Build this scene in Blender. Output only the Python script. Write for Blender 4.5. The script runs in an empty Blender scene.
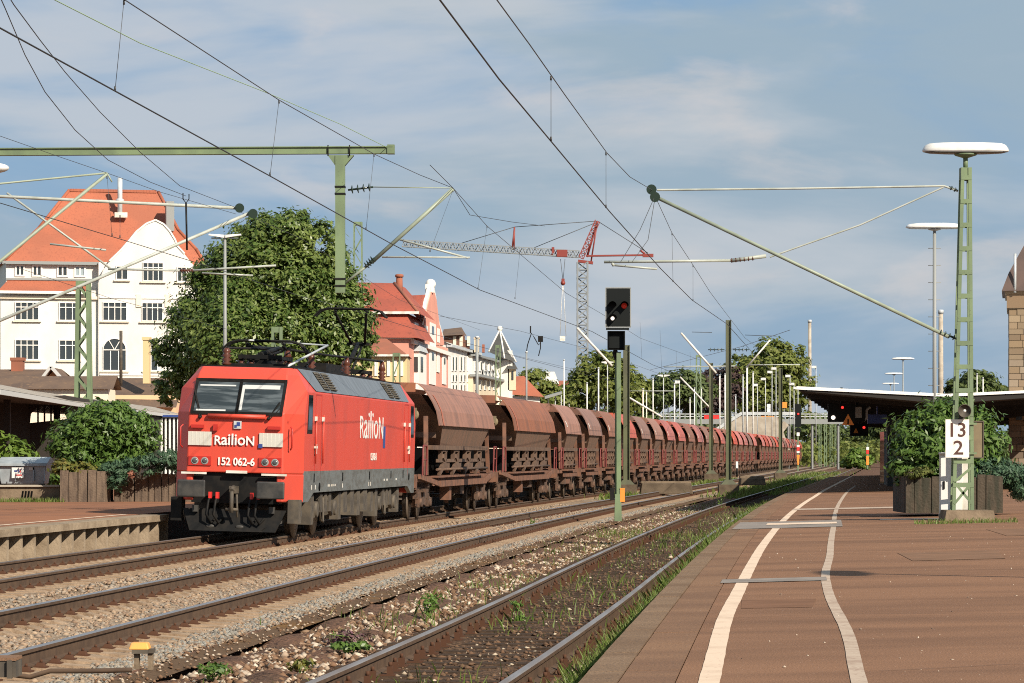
import bpy, bmesh, math, random
import numpy as np
from mathutils import Vector
C = bpy.context.scene.collection
scene = bpy.context.scene
R = math.radians
F = 3200.0            # focal length in pixels of the 1024 px wide frame
EYE = 1.85            # camera height above the rail tops (z = 0)

# ------------------------------------------------------------------ camera
cd = bpy.data.cameras.new('camera'); cam = bpy.data.objects.new('camera', cd); C.objects.link(cam)
cam.location = (0, 0, EYE); cam.rotation_euler = (R(90), 0, 0)
cd.sensor_width = 36; cd.lens = F / 1024 * 36
cd.shift_y = 112.5 / 1024; cd.clip_start = 0.5; cd.clip_end = 6000
scene.camera = cam

# ------------------------------------------------------------------ light
SUN_EL = R(34); SX, SY = 0.62, -0.785
SUN_AZ = math.atan2(SX, SY)
w = bpy.data.worlds.new('World'); scene.world = w; w.use_nodes = True
nt = w.node_tree; nd = nt.nodes; lk = nt.links
bg = nd['Background']; bg.inputs['Strength'].default_value = 0.10
sky = nd.new('ShaderNodeTexSky'); sky.sky_type = 'NISHITA'; sky.sun_disc = False
sky.sun_elevation = SUN_EL; sky.sun_rotation = SUN_AZ
sky.air_density = 1.0; sky.dust_density = 1.5; sky.ozone_density = 1.6
tc = nd.new('ShaderNodeTexCoord')
def wnoise(scale, loc, mscale, detail=6.0, rough=0.55, dist=0.0):
    mp = nd.new('ShaderNodeMapping'); mp.inputs['Scale'].default_value = mscale; mp.inputs['Location'].default_value = loc
    lk.new(tc.outputs['Generated'], mp.inputs['Vector'])
    n = nd.new('ShaderNodeTexNoise'); n.inputs['Scale'].default_value = scale; n.inputs['Detail'].default_value = detail
    n.inputs['Roughness'].default_value = rough; n.inputs['Distortion'].default_value = dist
    lk.new(mp.outputs['Vector'], n.inputs['Vector']); return n
def wramp(src, p0, p1, c0=(0,0,0,1), c1=(1,1,1,1)):
    r = nd.new('ShaderNodeValToRGB'); e = r.color_ramp.elements
    e[0].position = p0; e[0].color = c0; e[1].position = p1; e[1].color = c1
    r.color_ramp.interpolation = 'EASE'
    lk.new(src, r.inputs['Fac']); return r
def wmix(fac, a, b, f=None):
    m = nd.new('ShaderNodeMix'); m.data_type = 'RGBA'
    if fac is not None: lk.new(fac, m.inputs[0])
    else: m.inputs[0].default_value = f
    for k, s in ((6, a), (7, b)):
        if isinstance(s, tuple): m.inputs[k].default_value = s
        else: lk.new(s, m.inputs[k])
    return m.outputs[2]
# high veil of grey-blue cloud over most of the sky, soft pale clouds in it
veil = wramp(wnoise(4.5, (3.1, 0.4, 1.7), (1.1, 1.1, 3.4), 6, 0.55, 0.4).outputs['Fac'], 0.40, 0.58)
puff = wramp(wnoise(5.5, (0.3, 2.6, 0.35), (1.0, 1.0, 4.4), 6, 0.52, 0.3).outputs['Fac'], 0.46, 0.66)
small = wramp(wnoise(12.0, (5.3, 1.1, 2.2), (1.0, 1.0, 3.2), 7, 0.55, 0.3).outputs['Fac'], 0.54, 0.74)
sepz = nd.new('ShaderNodeSeparateXYZ'); lk.new(tc.outputs['Generated'], sepz.inputs[0])
SKY_BLUE = (1.38, 2.36, 3.66, 1); SKY_VEIL = (2.2, 2.92, 3.56, 1); SKY_PUFF = (3.9, 4.05, 4.25, 1); SKY_WARM = (4.6, 4.25, 4.1, 1)
base = wmix(None, sky.outputs['Color'], SKY_BLUE, 0.88)
v1 = wmix(veil.outputs['Color'], base, SKY_VEIL)
hz = wramp(sepz.outputs['Z'], 0.0, 0.13, (1,1,1,1), (0,0,0,1))
hzm = nd.new('ShaderNodeMath'); hzm.operation = 'MULTIPLY'; hzm.inputs[1].default_value = 0.55; lk.new(hz.outputs['Color'], hzm.inputs[0])
v2 = wmix(hzm.outputs[0], v1, SKY_VEIL)
pm = nd.new('ShaderNodeMath'); pm.operation = 'MULTIPLY'; pm.inputs[1].default_value = 0.7; lk.new(puff.outputs['Color'], pm.inputs[0])
v3 = wmix(pm.outputs[0], v2, SKY_PUFF)
sm = nd.new('ShaderNodeMath'); sm.operation = 'MULTIPLY'; sm.inputs[1].default_value = 0.5; lk.new(small.outputs['Color'], sm.inputs[0])
v4 = wmix(sm.outputs[0], v3, SKY_WARM)
lk.new(v4, bg.inputs['Color'])

sl = bpy.data.lights.new('sun', 'SUN'); so = bpy.data.objects.new('sun', sl); C.objects.link(so)
sl.energy = 4.6; sl.angle = R(0.5); sl.color = (1.0, 0.90, 0.76)
ch = math.cos(SUN_EL) / math.hypot(SX, SY)
SUNV = Vector((SX * ch, SY * ch, math.sin(SUN_EL)))
so.rotation_euler = (-SUNV).to_track_quat('-Z', 'Y').to_euler()
scene.view_settings.view_transform = 'Standard'; scene.view_settings.look = 'None'
scene.view_settings.gamma = 1.0; scene.view_settings.exposure = 0.62; scene.view_settings.use_curve_mapping = False
scene.cycles.use_denoising = False; scene.cycles.filter_width = 1.05
scene.cycles.max_bounces = 6; scene.cycles.transparent_max_bounces = 6

# ------------------------------------------------------------------ helpers
def Cv(Y):            # the common curve of the tracks: gentle right-hand bend, then straight
    return .0772*Y + .00016*Y*Y if Y < 130 else 12.74 + .1188*(Y-130)
def Sl(Y): return .0772 + .00032*min(Y, 130.)
def P(px, py, D): return Vector(((px-512)*D/F, D, EYE - (py-454)*D/F))
T1, T2, T3 = -12.3, -7.87, -2.65        # track centre offsets from the common curve
def wob(): return random.uniform(-1, 1)

def tag(o, label=None, cat=None, group=None, kind=None):
    if label: o['label'] = label
    if cat: o['category'] = cat
    if group: o['group'] = group
    if kind: o['kind'] = kind
    return o
def thing(name, label, cat, loc=(0,0,0), rz=0, group=None, ry=0):
    o = bpy.data.objects.new(name, None); C.objects.link(o); o.empty_display_size = .2
    o.location = loc; o.rotation_euler = (0, ry, rz)
    return tag(o, label, cat, group)
def copy_tree(o, parent=None):
    c = o.copy(); C.objects.link(c)
    if parent: c.parent = parent
    for chd in list(o.children): copy_tree(chd, c)
    return c

class MB:
    def __init__(s): s.v = []; s.f = []; s.m = []; s.sm = []
    def add(s, vs, fs, m=0, smooth=False):
        b = len(s.v); s.v += [tuple(p) for p in vs]
        for f in fs: s.f.append(tuple(i+b for i in f)); s.m.append(m); s.sm.append(smooth)
        return s
    def box(s, c, d, rz=0, m=0, top=None):
        x, y, z = d[0]/2, d[1]/2, d[2]/2
        t = top or (1, 1)
        p = [(-x,-y,-z),(x,-y,-z),(x,y,-z),(-x,y,-z),(-x*t[0],-y*t[1],z),(x*t[0],-y*t[1],z),(x*t[0],y*t[1],z),(-x*t[0],y*t[1],z)]
        cz, sz = math.cos(rz), math.sin(rz)
        p = [(c[0]+a*cz-b*sz, c[1]+a*sz+b*cz, c[2]+e) for a, b, e in p]
        return s.add(p, [(0,3,2,1),(4,5,6,7),(0,1,5,4),(1,2,6,5),(2,3,7,6),(3,0,4,7)], m)
    def box2(s, a, b, m=0):
        return s.box([(a[i]+b[i])/2 for i in range(3)], [abs(b[i]-a[i]) for i in range(3)], 0, m)
    def tube(s, p, q, r, r2=None, n=8, m=0, smooth=True):
        p = Vector(p); q = Vector(q); d = q-p
        if d.length < 1e-6: return s
        d.normalize(); u = d.orthogonal().normalized(); v = d.cross(u); r2 = r if r2 is None else r2
        vs = []
        for c, rr in ((p, r), (q, r2)):
            for k in range(n):
                a = 2*math.pi*k/n; vs.append(c + u*(rr*math.cos(a)) + v*(rr*math.sin(a)))
        s.add(vs, [(k, (k+1) % n, n+(k+1) % n, n+k) for k in range(n)], m, smooth)
        b = len(s.v)-2*n
        s.f += [tuple(b+k for k in range(n-1,-1,-1)), tuple(b+n+k for k in range(n))]; s.m += [m, m]; s.sm += [False, False]
        return s
    def path(s, pts, r, n=6, m=0):
        pts = [Vector(p) for p in pts]; N = len(pts); vs = []
        u0 = None
        for i, p in enumerate(pts):
            d = (pts[min(i+1, N-1)] - pts[max(i-1, 0)]).normalized()
            u = d.orthogonal().normalized() if u0 is None else (u0 - d*u0.dot(d)).normalized()
            u0 = u; v = d.cross(u)
            for k in range(n):
                a = 2*math.pi*k/n; vs.append(p + u*(r*math.cos(a)) + v*(r*math.sin(a)))
        fs = [(i*n+k, i*n+(k+1) % n, (i+1)*n+(k+1) % n, (i+1)*n+k) for i in range(N-1) for k in range(n)]
        return s.add(vs, fs, m, True)
    def bar(s, p, q, w_, h, m=0, up=(0,0,1)):
        p = Vector(p); q = Vector(q); d = (q-p).normalized(); up = Vector(up)
        if abs(d.dot(up)) > .97: up = Vector((0, 1, 0))
        u = d.cross(up).normalized()*(w_/2); v = u.cross(d).normalized()*(h/2)
        vs = [p-u-v, p+u-v, p+u+v, p-u+v, q-u-v, q+u-v, q+u+v, q-u+v]
        return s.add(vs, [(0,3,2,1),(4,5,6,7),(0,1,5,4),(1,2,6,5),(2,3,7,6),(3,0,4,7)], m)
    def prism(s, poly, ax, a, b, m=0):
        """closed 2-D polygon extruded along axis ax from a to b; the 2-D coords are the other two axes in order"""
        def mk(p, t):
            l = [p[0], p[1]]; l.insert(ax, t); return tuple(l)
        n = len(poly)
        vs = [mk(p, a) for p in poly] + [mk(p, b) for p in poly]
        return s.add(vs, [tuple(range(n)), tuple(range(2*n-1, n-1, -1))] + [(k, (k+1) % n, n+(k+1) % n, n+k) for k in range(n)], m)
    def lathe(s, prof, c, n=12, m=0, axis=2):
        vs = []
        for r, z in prof:
            for k in range(n):
                a = 2*math.pi*k/n; l = [r*math.cos(a), r*math.sin(a)]; l.insert(axis, z)
                vs.append((c[0]+l[0], c[1]+l[1], c[2]+l[2]))
        fs = [(i*n+k, i*n+(k+1) % n, (i+1)*n+(k+1) % n, (i+1)*n+k) for i in range(len(prof)-1) for k in range(n)]
        fs += [tuple(range(n-1,-1,-1)), tuple((len(prof)-1)*n+k for k in range(n))]
        return s.add(vs, fs, m, True)
    def ball(s, c, r, sc=(1,1,1), m=0):
        pr = [(r*math.sin(math.pi*(i+.02)/8.04), -r*math.cos(math.pi*(i+.02)/8.04)) for i in range(9)]
        b = len(s.v); s.lathe(pr, (0,0,0), 10, m)
        for i in range(b, len(s.v)):
            x, y, z = s.v[i]; s.v[i] = (c[0]+x*sc[0], c[1]+y*sc[1], c[2]+z*sc[2])
        return s
    def build(s, name, mats, parent=None, recalc=True, bevel=0):
        me = bpy.data.meshes.new(name); me.from_pydata(s.v, [], s.f)
        if not isinstance(mats, (list, tuple)): mats = [mats]
        for x in mats: me.materials.append(M[x] if isinstance(x, str) else x)
        me.polygons.foreach_set('material_index', s.m); me.polygons.foreach_set('use_smooth', s.sm)
        if recalc:
            b = bmesh.new(); b.from_mesh(me); bmesh.ops.recalc_face_normals(b, faces=b.faces); b.to_mesh(me); b.free()
        me.update()
        o = bpy.data.objects.new(name, me); C.objects.link(o)
        if parent is not None: o.parent = parent
        if bevel:
            md = o.modifiers.new('bevel', 'BEVEL'); md.width = bevel; md.segments = 2; md.limit_method = 'ANGLE'; md.angle_limit = R(35)
        return o
def arr_obj(name, V, Fq, mat, parent=None):
    """numpy fast path: V (n,3), Fq (m,k)"""
    me = bpy.data.meshes.new(name); k = Fq.shape[1]
    me.vertices.add(len(V)); me.vertices.foreach_set('co', V.astype(np.float32).ravel())
    me.loops.add(Fq.size); me.loops.foreach_set('vertex_index', Fq.astype(np.int32).ravel())
    me.polygons.add(len(Fq)); me.polygons.foreach_set('loop_start', np.arange(0, Fq.size, k, dtype=np.int32))
    me.polygons.foreach_set('loop_total', np.full(len(Fq), k, dtype=np.int32))
    me.materials.append(M[mat]); me.update(calc_edges=True); me.validate()
    o = bpy.data.objects.new(name, me); C.objects.link(o)
    if parent is not None: o.parent = parent
    return o
def text(name, body, size, mat, parent, loc, rot, sx=1.0, ext=0.004, bold=0.0, sy=1.0, space=1.0, caps=()):
    cu = bpy.data.curves.new(name, 'FONT'); cu.body = body; cu.small_caps_scale = .80
    for i_ in caps: cu.body_format[i_].use_small_caps = True
    cu.size = size; cu.extrude = ext; cu.offset = bold
    cu.align_x = 'CENTER'; cu.align_y = 'CENTER'; cu.resolution_u = 3; cu.space_character = space
    t = bpy.data.objects.new(name, cu); C.objects.link(t)
    bpy.context.view_layer.update()
    me = bpy.data.meshes.new_from_object(t.evaluated_get(bpy.context.evaluated_depsgraph_get()))
    bpy.data.objects.remove(t); bpy.data.curves.remove(cu)
    o = bpy.data.objects.new(name, me); me.materials.clear(); me.materials.append(M[mat]); C.objects.link(o)
    o.parent = parent; o.location = loc; o.rotation_euler = rot; o.scale = (sx, sy, 1)
    return o

# ------------------------------------------------------------------ materials
M = {}
def mat(name, col, rough=.6, metal=0., var=None, var_scale=3., col2=None, stretch=(1,1,1), bump=0., bump_scale=20., spec=.5,
        rnd=None, objvar=0., emit=None, coord='Object', ramp=(.4, .62), fine=None, transl=0.):
    m = bpy.data.materials.new(name); m.use_nodes = True; M[name] = m
    t = m.node_tree; n = t.nodes; l = t.links; b = n['Principled BSDF']
    b.inputs['Roughness'].default_value = rough; b.inputs['Metallic'].default_value = metal
    b.inputs['Specular IOR Level'].default_value = spec
    col = tuple(col)+(1,); b.inputs['Base Color'].default_value = col
    out = None
    def noise(scale, detail=6, st=stretch, dist=0.):
        tcn = n.new('ShaderNodeTexCoord'); mp = n.new('ShaderNodeMapping'); mp.inputs['Scale'].default_value = st
        if coord == 'World':
            g = n.new('ShaderNodeNewGeometry'); l.new(g.outputs['Position'], mp.inputs['Vector'])
        else: l.new(tcn.outputs[coord], mp.inputs['Vector'])
        x = n.new('ShaderNodeTexNoise'); x.inputs['Scale'].default_value = scale; x.inputs['Detail'].default_value = detail
        x.inputs['Distortion'].default_value = dist
        l.new(mp.outputs['Vector'], x.inputs['Vector']); return x.outputs['Fac']
    def mix(fac, a, b_):
        x = n.new('ShaderNodeMix'); x.data_type = 'RGBA'
        l.new(fac, x.inputs[0])
        for k, q in ((6, a), (7, b_)):
            if isinstance(q, tuple): x.inputs[k].default_value = q
            else: l.new(q, x.inputs[k])
        return x.outputs[2]
    def rampf(src, a, c):
        r = n.new('ShaderNodeMapRange'); r.inputs[1].default_value = a; r.inputs[2].default_value = c
        l.new(src, r.inputs[0]); return r.outputs[0]
    if rnd:      # colour by loose piece: list of colours
        g = n.new('ShaderNodeNewGeometry'); r = n.new('ShaderNodeValToRGB'); r.color_ramp.interpolation = 'LINEAR'
        e = r.color_ramp.elements
        while len(e) < len(rnd): e.new(.5)
        for k, cc in enumerate(rnd): e[k].position = k/(len(rnd)-1); e[k].color = tuple(cc)+(1,)
        l.new(g.outputs['Random Per Island'], r.inputs['Fac']); out = r.outputs['Color']
    if col2:
        out = mix(rampf(noise(var_scale), *ramp), out or col, tuple(col2)+(1,))
    if fine:     # (scale, colour, lo, hi): a second, smaller pattern
        out = mix(rampf(noise(fine[0], 3, (1,1,1)), fine[2], fine[3]), out or col, tuple(fine[1])+(1,))
    if objvar:
        oi = n.new('ShaderNodeObjectInfo'); mr = n.new('ShaderNodeMapRange'); mr.inputs[3].default_value = 1-objvar; mr.inputs[4].default_value = 1+objvar
        l.new(oi.outputs['Random'], mr.inputs[0]); hs = n.new('ShaderNodeHueSaturation'); l.new(mr.outputs[0], hs.inputs['Value'])
        m2 = n.new('ShaderNodeMath'); m2.operation = 'FRACT'; m3 = n.new('ShaderNodeMath'); m3.operation = 'MULTIPLY'; m3.inputs[1].default_value = 7.3
        l.new(oi.outputs['Random'], m3.inputs[0]); l.new(m3.outputs[0], m2.inputs[0]); mr2 = n.new('ShaderNodeMapRange'); mr2.inputs[3].default_value = .82; mr2.inputs[4].default_value = 1.1
        l.new(m2.outputs[0], mr2.inputs[0]); l.new(mr2.outputs[0], hs.inputs['Saturation'])
        if out is not None: l.new(out, hs.inputs['Color'])
        else: hs.inputs['Color'].default_value = col
        out = hs.outputs['Color']
    if out is not None: l.new(out, b.inputs['Base Color'])
    if bump:
        bm = n.new('ShaderNodeBump'); bm.inputs['Strength'].default_value = bump; bm.inputs['Distance'].default_value = .05
        l.new(noise(bump_scale, 5, (1,1,1)), bm.inputs['Height']); l.new(bm.outputs['Normal'], b.inputs['Normal'])
    if emit:
        b.inputs['Emission Color'].default_value = tuple(emit[0])+(1,); b.inputs['Emission Strength'].default_value = emit[1]
    if transl:
        tr = n.new('ShaderNodeBsdfTranslucent'); mx = n.new('ShaderNodeMixShader'); mx.inputs[0].default_value = transl
        if out is not None: l.new(out, tr.inputs['Color'])
        else: tr.inputs['Color'].default_value = col
        l.new(b.outputs[0], mx.inputs[1]); l.new(tr.outputs[0], mx.inputs[2]); l.new(mx.outputs[0], n['Material Output'].inputs['Surface'])
    return m

# paint and metal
mat('loco_red', (.57,.060,.032), .45, col2=(.45,.056,.034), var_scale=1.6, stretch=(1,.8,.35), ramp=(.45,.75), bump=.02, bump_scale=3)
mat('loco_red_dark', (.40,.022,.014), .45)
mat('skirt_grey', (.135,.145,.14), .5, col2=(.10,.10,.09), var_scale=2.5, stretch=(1,1,3))
mat('roof_grey', (.135,.155,.175), .5, col2=(.105,.12,.135), var_scale=1.5, stretch=(1,3,.6))
mat('vent_brown', (.10,.085,.06), .6)
mat('black_metal', (.008,.008,.008), .6, col2=(.016,.014,.012), var_scale=5, spec=.15)
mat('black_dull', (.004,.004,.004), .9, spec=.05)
mat('gear_grey', (.10,.08,.056), .75, col2=(.055,.045,.034), var_scale=4)
mat('buffer_dark', (.022,.022,.021), .6, col2=(.05,.046,.040), var_scale=4)
mat('panel_cream', (.52,.50,.44), .55)
mat('white_paint', (.72,.71,.67), .5)
mat('white_dirty', (.72,.70,.64), .6, col2=(.55,.50,.42), var_scale=2)
mat('emblem_blue', (.03,.06,.22), .4)
mat('glass_dark', (.012,.016,.02), .06, spec=.8)
mat('glass_cab', (.025,.032,.034), .08, spec=.6, col2=(.085,.10,.105), var_scale=2.2, stretch=(.6,1,5), ramp=(.45,.6))
mat('lens_glass', (.07,.075,.075), .15, spec=.8)
mat('insul_brown', (.09,.028,.015), .3)
mat('insul_green', (.02,.035,.025), .25)
mat('copper_wire', (.022,.022,.022), .5)
mat('steel_wire', (.045,.045,.045), .5)
mat('green_wire', (.28,.40,.22), .6)
mat('mast_green', (.165,.225,.115), .55, col2=(.12,.165,.09), var_scale=2, stretch=(1,1,.5), fine=(40,(.09,.10,.06),.62,.75))
mat('mast_olive', (.10,.11,.05), .6, col2=(.07,.07,.04), var_scale=1.5, stretch=(1,1,.4))
mat('tube_grey', (.40,.42,.38), .5, col2=(.30,.32,.27), var_scale=3)
mat('tube_green', (.27,.31,.235), .5, col2=(.22,.25,.19), var_scale=3)
mat('galv', (.50,.52,.52), .5, col2=(.40,.42,.42), var_scale=2)
mat('galv_dull', (.24,.25,.24), .55)
mat('lamp_white', (.68,.68,.66), .4, col2=(.58,.57,.53), var_scale=4)
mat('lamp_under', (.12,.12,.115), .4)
mat('sign_white', (.80,.77,.68), .55, col2=(.72,.64,.50), var_scale=6, ramp=(.5,.75))
mat('sign_brown', (.07,.025,.015), .6)
mat('board_brown', (.20,.155,.085), .7, col2=(.16,.12,.07), var_scale=4)
mat('orange', (.75,.25,.03), .55)
mat('yellow', (.72,.34,.06), .6, col2=(.55,.28,.08), var_scale=9)
mat('red_sign', (.60,.03,.025), .5)
mat('signal_black', (.008,.010,.010), .7, spec=.15)
mat('lamp_red', (.5,.01,.01), .3, emit=((1.0,.06,.03), .9))
mat('lamp_off_red', (.40,.02,.015), .3, emit=((1.0,.06,.03), .06))
mat('lamp_red_far', (.5,.01,.01), .3, emit=((1.0,.05,.04), .75))
mat('lamp_warm', (.9,.8,.7), .3, emit=((1.0,.86,.74), 1.3))
mat('crane_grey', (.22,.235,.24), .6)
mat('crane_red', (.22,.035,.025), .55)
# wagons
mat('wagon_brown', (.285,.110,.058), .62, objvar=.18, col2=(.195,.084,.050), var_scale=1.6, stretch=(1,1,.35), fine=(9,(.31,.108,.055),.56,.72))
mat('wagon_brown_dull', (.225,.095,.056), .62, objvar=.18, col2=(.145,.074,.052), var_scale=1.6, stretch=(1,1,.35), fine=(9,(.20,.078,.048),.58,.74))
mat('wagon_red', (.46,.092,.052), .55, objvar=.15, col2=(.36,.08,.05), var_scale=1.8, stretch=(1,1,.4), fine=(9,(.27,.055,.038),.60,.75))
mat('wagon_stripe', (.36,.11,.06), .6)
mat('wagon_under', (.085,.050,.032), .8, col2=(.135,.07,.042), var_scale=3, fine=(14,(.03,.02,.016),.5,.7))
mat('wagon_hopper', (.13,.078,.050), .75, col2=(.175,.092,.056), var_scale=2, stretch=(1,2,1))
mat('wagon_rust', (.19,.085,.048), .75, col2=(.11,.055,.035), var_scale=4)
mat('wagon_door', (.135,.080,.050), .8, col2=(.09,.052,.034), var_scale=4)
mat('handrail_red', (.17,.032,.026), .6)
mat('wheel_steel', (.10,.075,.055), .6)
# ground
mat('rail_side', (.105,.069,.047), .75, col2=(.08,.054,.039), var_scale=6, spec=.06)
mat('rail_top', (.30,.29,.29), .42, metal=.7)
mat('rail_top_rust', (.24,.185,.145), .42, metal=.5, col2=(.30,.27,.25), var_scale=1.2, stretch=(4,.3,1))
mat('rail_top_dull', (.16,.125,.10), .5, metal=.4)
mat('fastening', (.085,.042,.026), .8, spec=.06)
mat('sleeper_concrete', (.34,.245,.165), .9, col2=(.25,.175,.115), var_scale=4, coord='World', bump=.3, spec=.06)
mat('sleeper_wood', (.045,.031,.022), .9, col2=(.078,.052,.036), var_scale=5, stretch=(.4,3,3), bump=.4, spec=.06)
mat('ballast', (.29,.205,.135), .95, col2=(.33,.26,.19), var_scale=.8, coord='World', fine=(16,(.085,.062,.046),.5,.66), bump=1., bump_scale=22, spec=.06)
mat('dirt_red', (.165,.092,.060), .95, col2=(.115,.070,.048), var_scale=.9, coord='World', fine=(14,(.065,.040,.030),.48,.66), bump=1., bump_scale=20, spec=.06)
mat('dirt_dark', (.115,.068,.042), .95, col2=(.155,.095,.058), var_scale=.9, coord='World', fine=(18,(.035,.024,.018),.48,.66), bump=1., bump_scale=22, spec=.06)
mat('trough', (.125,.078,.045), .85, col2=(.20,.105,.035), var_scale=.35, coord='World', ramp=(.55,.7), fine=(22,(.085,.055,.036),.5,.7), bump=.4, spec=.06)
mat('earth', (.13,.09,.055), .95, col2=(.09,.095,.04), var_scale=.12, coord='World', bump=.6, bump_scale=3, spec=.06)
mat('asphalt_red', (.238,.130,.078), .88, col2=(.165,.092,.058), var_scale=.9, stretch=(.28,1.0,1), coord='World', fine=(26,(.30,.19,.13),.66,.74), bump=.35, bump_scale=60, ramp=(.40,.68), spec=.06)
mat('coping', (.225,.150,.096), .9, col2=(.170,.110,.070), var_scale=1.0, stretch=(.5,1,1), coord='World', fine=(30,(.115,.082,.062),.55,.7), bump=.35, bump_scale=50, spec=.06)
mat('coping_in', (.235,.136,.082), .9, col2=(.180,.104,.066), var_scale=.8, stretch=(.5,1,1), coord='World', fine=(40,(.13,.085,.06),.55,.7), bump=.3, bump_scale=50, spec=.06)
mat('platform_left_red', (.27,.125,.070), .9, col2=(.21,.105,.065), var_scale=.6, coord='World', spec=.06)
mat('line_cream', (.66,.50,.36), .8, col2=(.50,.36,.25), var_scale=2.5, coord='World', ramp=(.5,.8), fine=(25,(.34,.22,.15),.62,.74))
mat('line_worn', (.44,.34,.25), .85, col2=(.29,.19,.13), var_scale=2.5, coord='World', ramp=(.45,.8), fine=(25,(.25,.15,.10),.56,.72))
mat('patch_grey', (.24,.20,.165), .85, col2=(.18,.15,.125), var_scale=3, coord='World')
mat('patch_dark', (.042,.032,.027), .9)
mat('gravel', (.2,.15,.1), .9, rnd=[(.25,.165,.108),(.38,.28,.19),(.17,.108,.072),(.31,.25,.19),(.23,.20,.165),(.30,.20,.13)], coord='World', spec=.06)
mat('gravel_mid', (.2,.15,.1), .9, rnd=[(.15,.086,.052),(.19,.112,.066),(.11,.068,.044),(.17,.095,.056),(.24,.152,.095),(.60,.51,.40),(.12,.074,.046),(.16,.096,.058),(.52,.43,.33),(.20,.122,.072)], spec=.06)
mat('gravel_grey', (.2,.2,.2), .9, rnd=[(.19,.175,.15),(.30,.28,.24),(.14,.125,.105),(.24,.235,.21),(.30,.23,.16),(.22,.15,.10)], spec=.06)
mat('gravel_dark', (.1,.08,.06), .9, rnd=[(.10,.060,.037),(.16,.098,.060),(.07,.044,.029),(.12,.073,.046),(.14,.082,.050),(.08,.050,.032),(.45,.37,.27)], spec=.06)
mat('gravel_pale', (.3,.25,.2), .9, rnd=[(.42,.33,.25),(.55,.46,.36),(.12,.08,.06)], spec=.06)
mat('concrete', (.215,.162,.11), .9, col2=(.14,.105,.072), var_scale=3, bump=.3, spec=.06)
mat('concrete_old', (.125,.095,.066), .9, col2=(.085,.064,.045), var_scale=2, bump=.3, spec=.06)
mat('concrete_wall', (.32,.25,.175), .9, col2=(.23,.175,.12), var_scale=2.5, bump=.3, spec=.06)
mat('concrete_pale', (.42,.37,.30), .9, col2=(.33,.28,.22), var_scale=1.2, spec=.06)
mat('wood_palisade', (.15,.105,.070), .85, col2=(.085,.058,.04), var_scale=4, stretch=(3,3,.5), bump=.4)
mat('wood_mossy', (.062,.045,.028), .85, col2=(.028,.026,.014), var_scale=3, stretch=(3,3,.6), bump=.4)
mat('soil', (.05,.035,.022), .95, spec=.06)
# buildings
mat('plaster_white', (.70,.68,.625), .85, col2=(.62,.59,.53), var_scale=.5, stretch=(1,1,.5), fine=(1.6,(.66,.635,.58),.5,.7))
mat('plaster_cream', (.66,.55,.39), .85, col2=(.58,.48,.34), var_scale=.6)
mat('plaster_beige', (.72,.48,.28), .8, col2=(.66,.44,.26), var_scale=.5)
mat('plaster_ochre', (.62,.47,.25), .8)
mat('plaster_pink', (.66,.29,.21), .85, col2=(.58,.26,.19), var_scale=.4)
mat('plaster_yellow', (.78,.60,.38), .8)
mat('trim_white', (.74,.71,.65), .7)
mat('trim_cream', (.80,.68,.52), .8)
mat('tile_orange', (.38,.112,.056), .8, col2=(.31,.098,.052), var_scale=.35, fine=(7,(.29,.085,.045),.52,.7))
mat('tile_red', (.34,.076,.043), .8, col2=(.27,.066,.040), var_scale=.4, fine=(4,(.22,.055,.034),.55,.7))
mat('tile_brown', (.135,.085,.055), .85, col2=(.095,.062,.045), var_scale=.8, fine=(5,(.17,.105,.06),.56,.7))
mat('tile_rust', (.30,.10,.055), .85, col2=(.22,.085,.05), var_scale=.6)
mat('slate', (.075,.072,.062), .75, col2=(.055,.055,.05), var_scale=.8)
mat('roof_felt', (.34,.30,.25), .9, col2=(.26,.22,.175), var_scale=.7)
mat('brick_brown', (.16,.072,.045), .85)
mat('stone_tower', (.30,.215,.13), .9, rnd=[(.24,.165,.095),(.17,.12,.075),(.29,.215,.135),(.20,.13,.075),(.26,.20,.14),(.14,.10,.07)])
mat('mortar', (.26,.195,.125), .9)
mat('tile_tower', (.105,.068,.056), .85, col2=(.08,.054,.046), var_scale=1.2)
mat('pane', (.035,.042,.045), .12, spec=.7)
mat('pane_pale', (.30,.36,.38), .2, spec=.7)
mat('shed_white', (.74,.74,.70), .7)
mat('dark_wood_shade', (.028,.022,.018), .9)  # near-black so that the shade inside the shelter is in the colour
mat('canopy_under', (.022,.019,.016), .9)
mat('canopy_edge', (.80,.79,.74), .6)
mat('post_dark', (.035,.04,.038), .6)
mat('zinc', (.36,.40,.42), .45, metal=.1, col2=(.28,.315,.335), var_scale=3)
mat('grey_pale', (.48,.48,.46), .8)
# foliage
mat('bark', (.06,.045,.032), .9, bump=.5)
def leafmat(n, cols, transl=.25, rough=.5, col2=None, vs=.5): mat(n, cols[0], rough, rnd=cols, spec=.35, transl=transl, col2=col2, var_scale=vs, ramp=(.52,.72))
leafmat('leaf_chestnut', [(.046,.084,.016),(.078,.130,.024),(.120,.178,.036),(.215,.262,.078),(.066,.112,.020)], .36, .36, (.19,.24,.06), .55)
leafmat('leaf_bush', [(.058,.112,.018),(.092,.160,.028),(.125,.200,.042),(.062,.120,.022)], .3, .4)
leafmat('leaf_juniper', [(.040,.085,.045),(.055,.110,.055),(.075,.13,.065),(.030,.065,.034)], .15, .6)
leafmat('leaf_far', [(.130,.165,.030),(.175,.210,.042),(.220,.235,.060),(.100,.135,.028)], .4, .6)
leafmat('leaf_far_dark', [(.070,.100,.028),(.095,.130,.034),(.115,.150,.042),(.055,.08,.024)], .3, .6)
leafmat('leaf_copper', [(.050,.030,.028),(.065,.036,.032),(.040,.026,.024),(.075,.044,.034)], .2, .6)
leafmat('leaf_yellow', [(.16,.15,.025),(.12,.14,.03),(.20,.15,.03)], .3)
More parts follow.
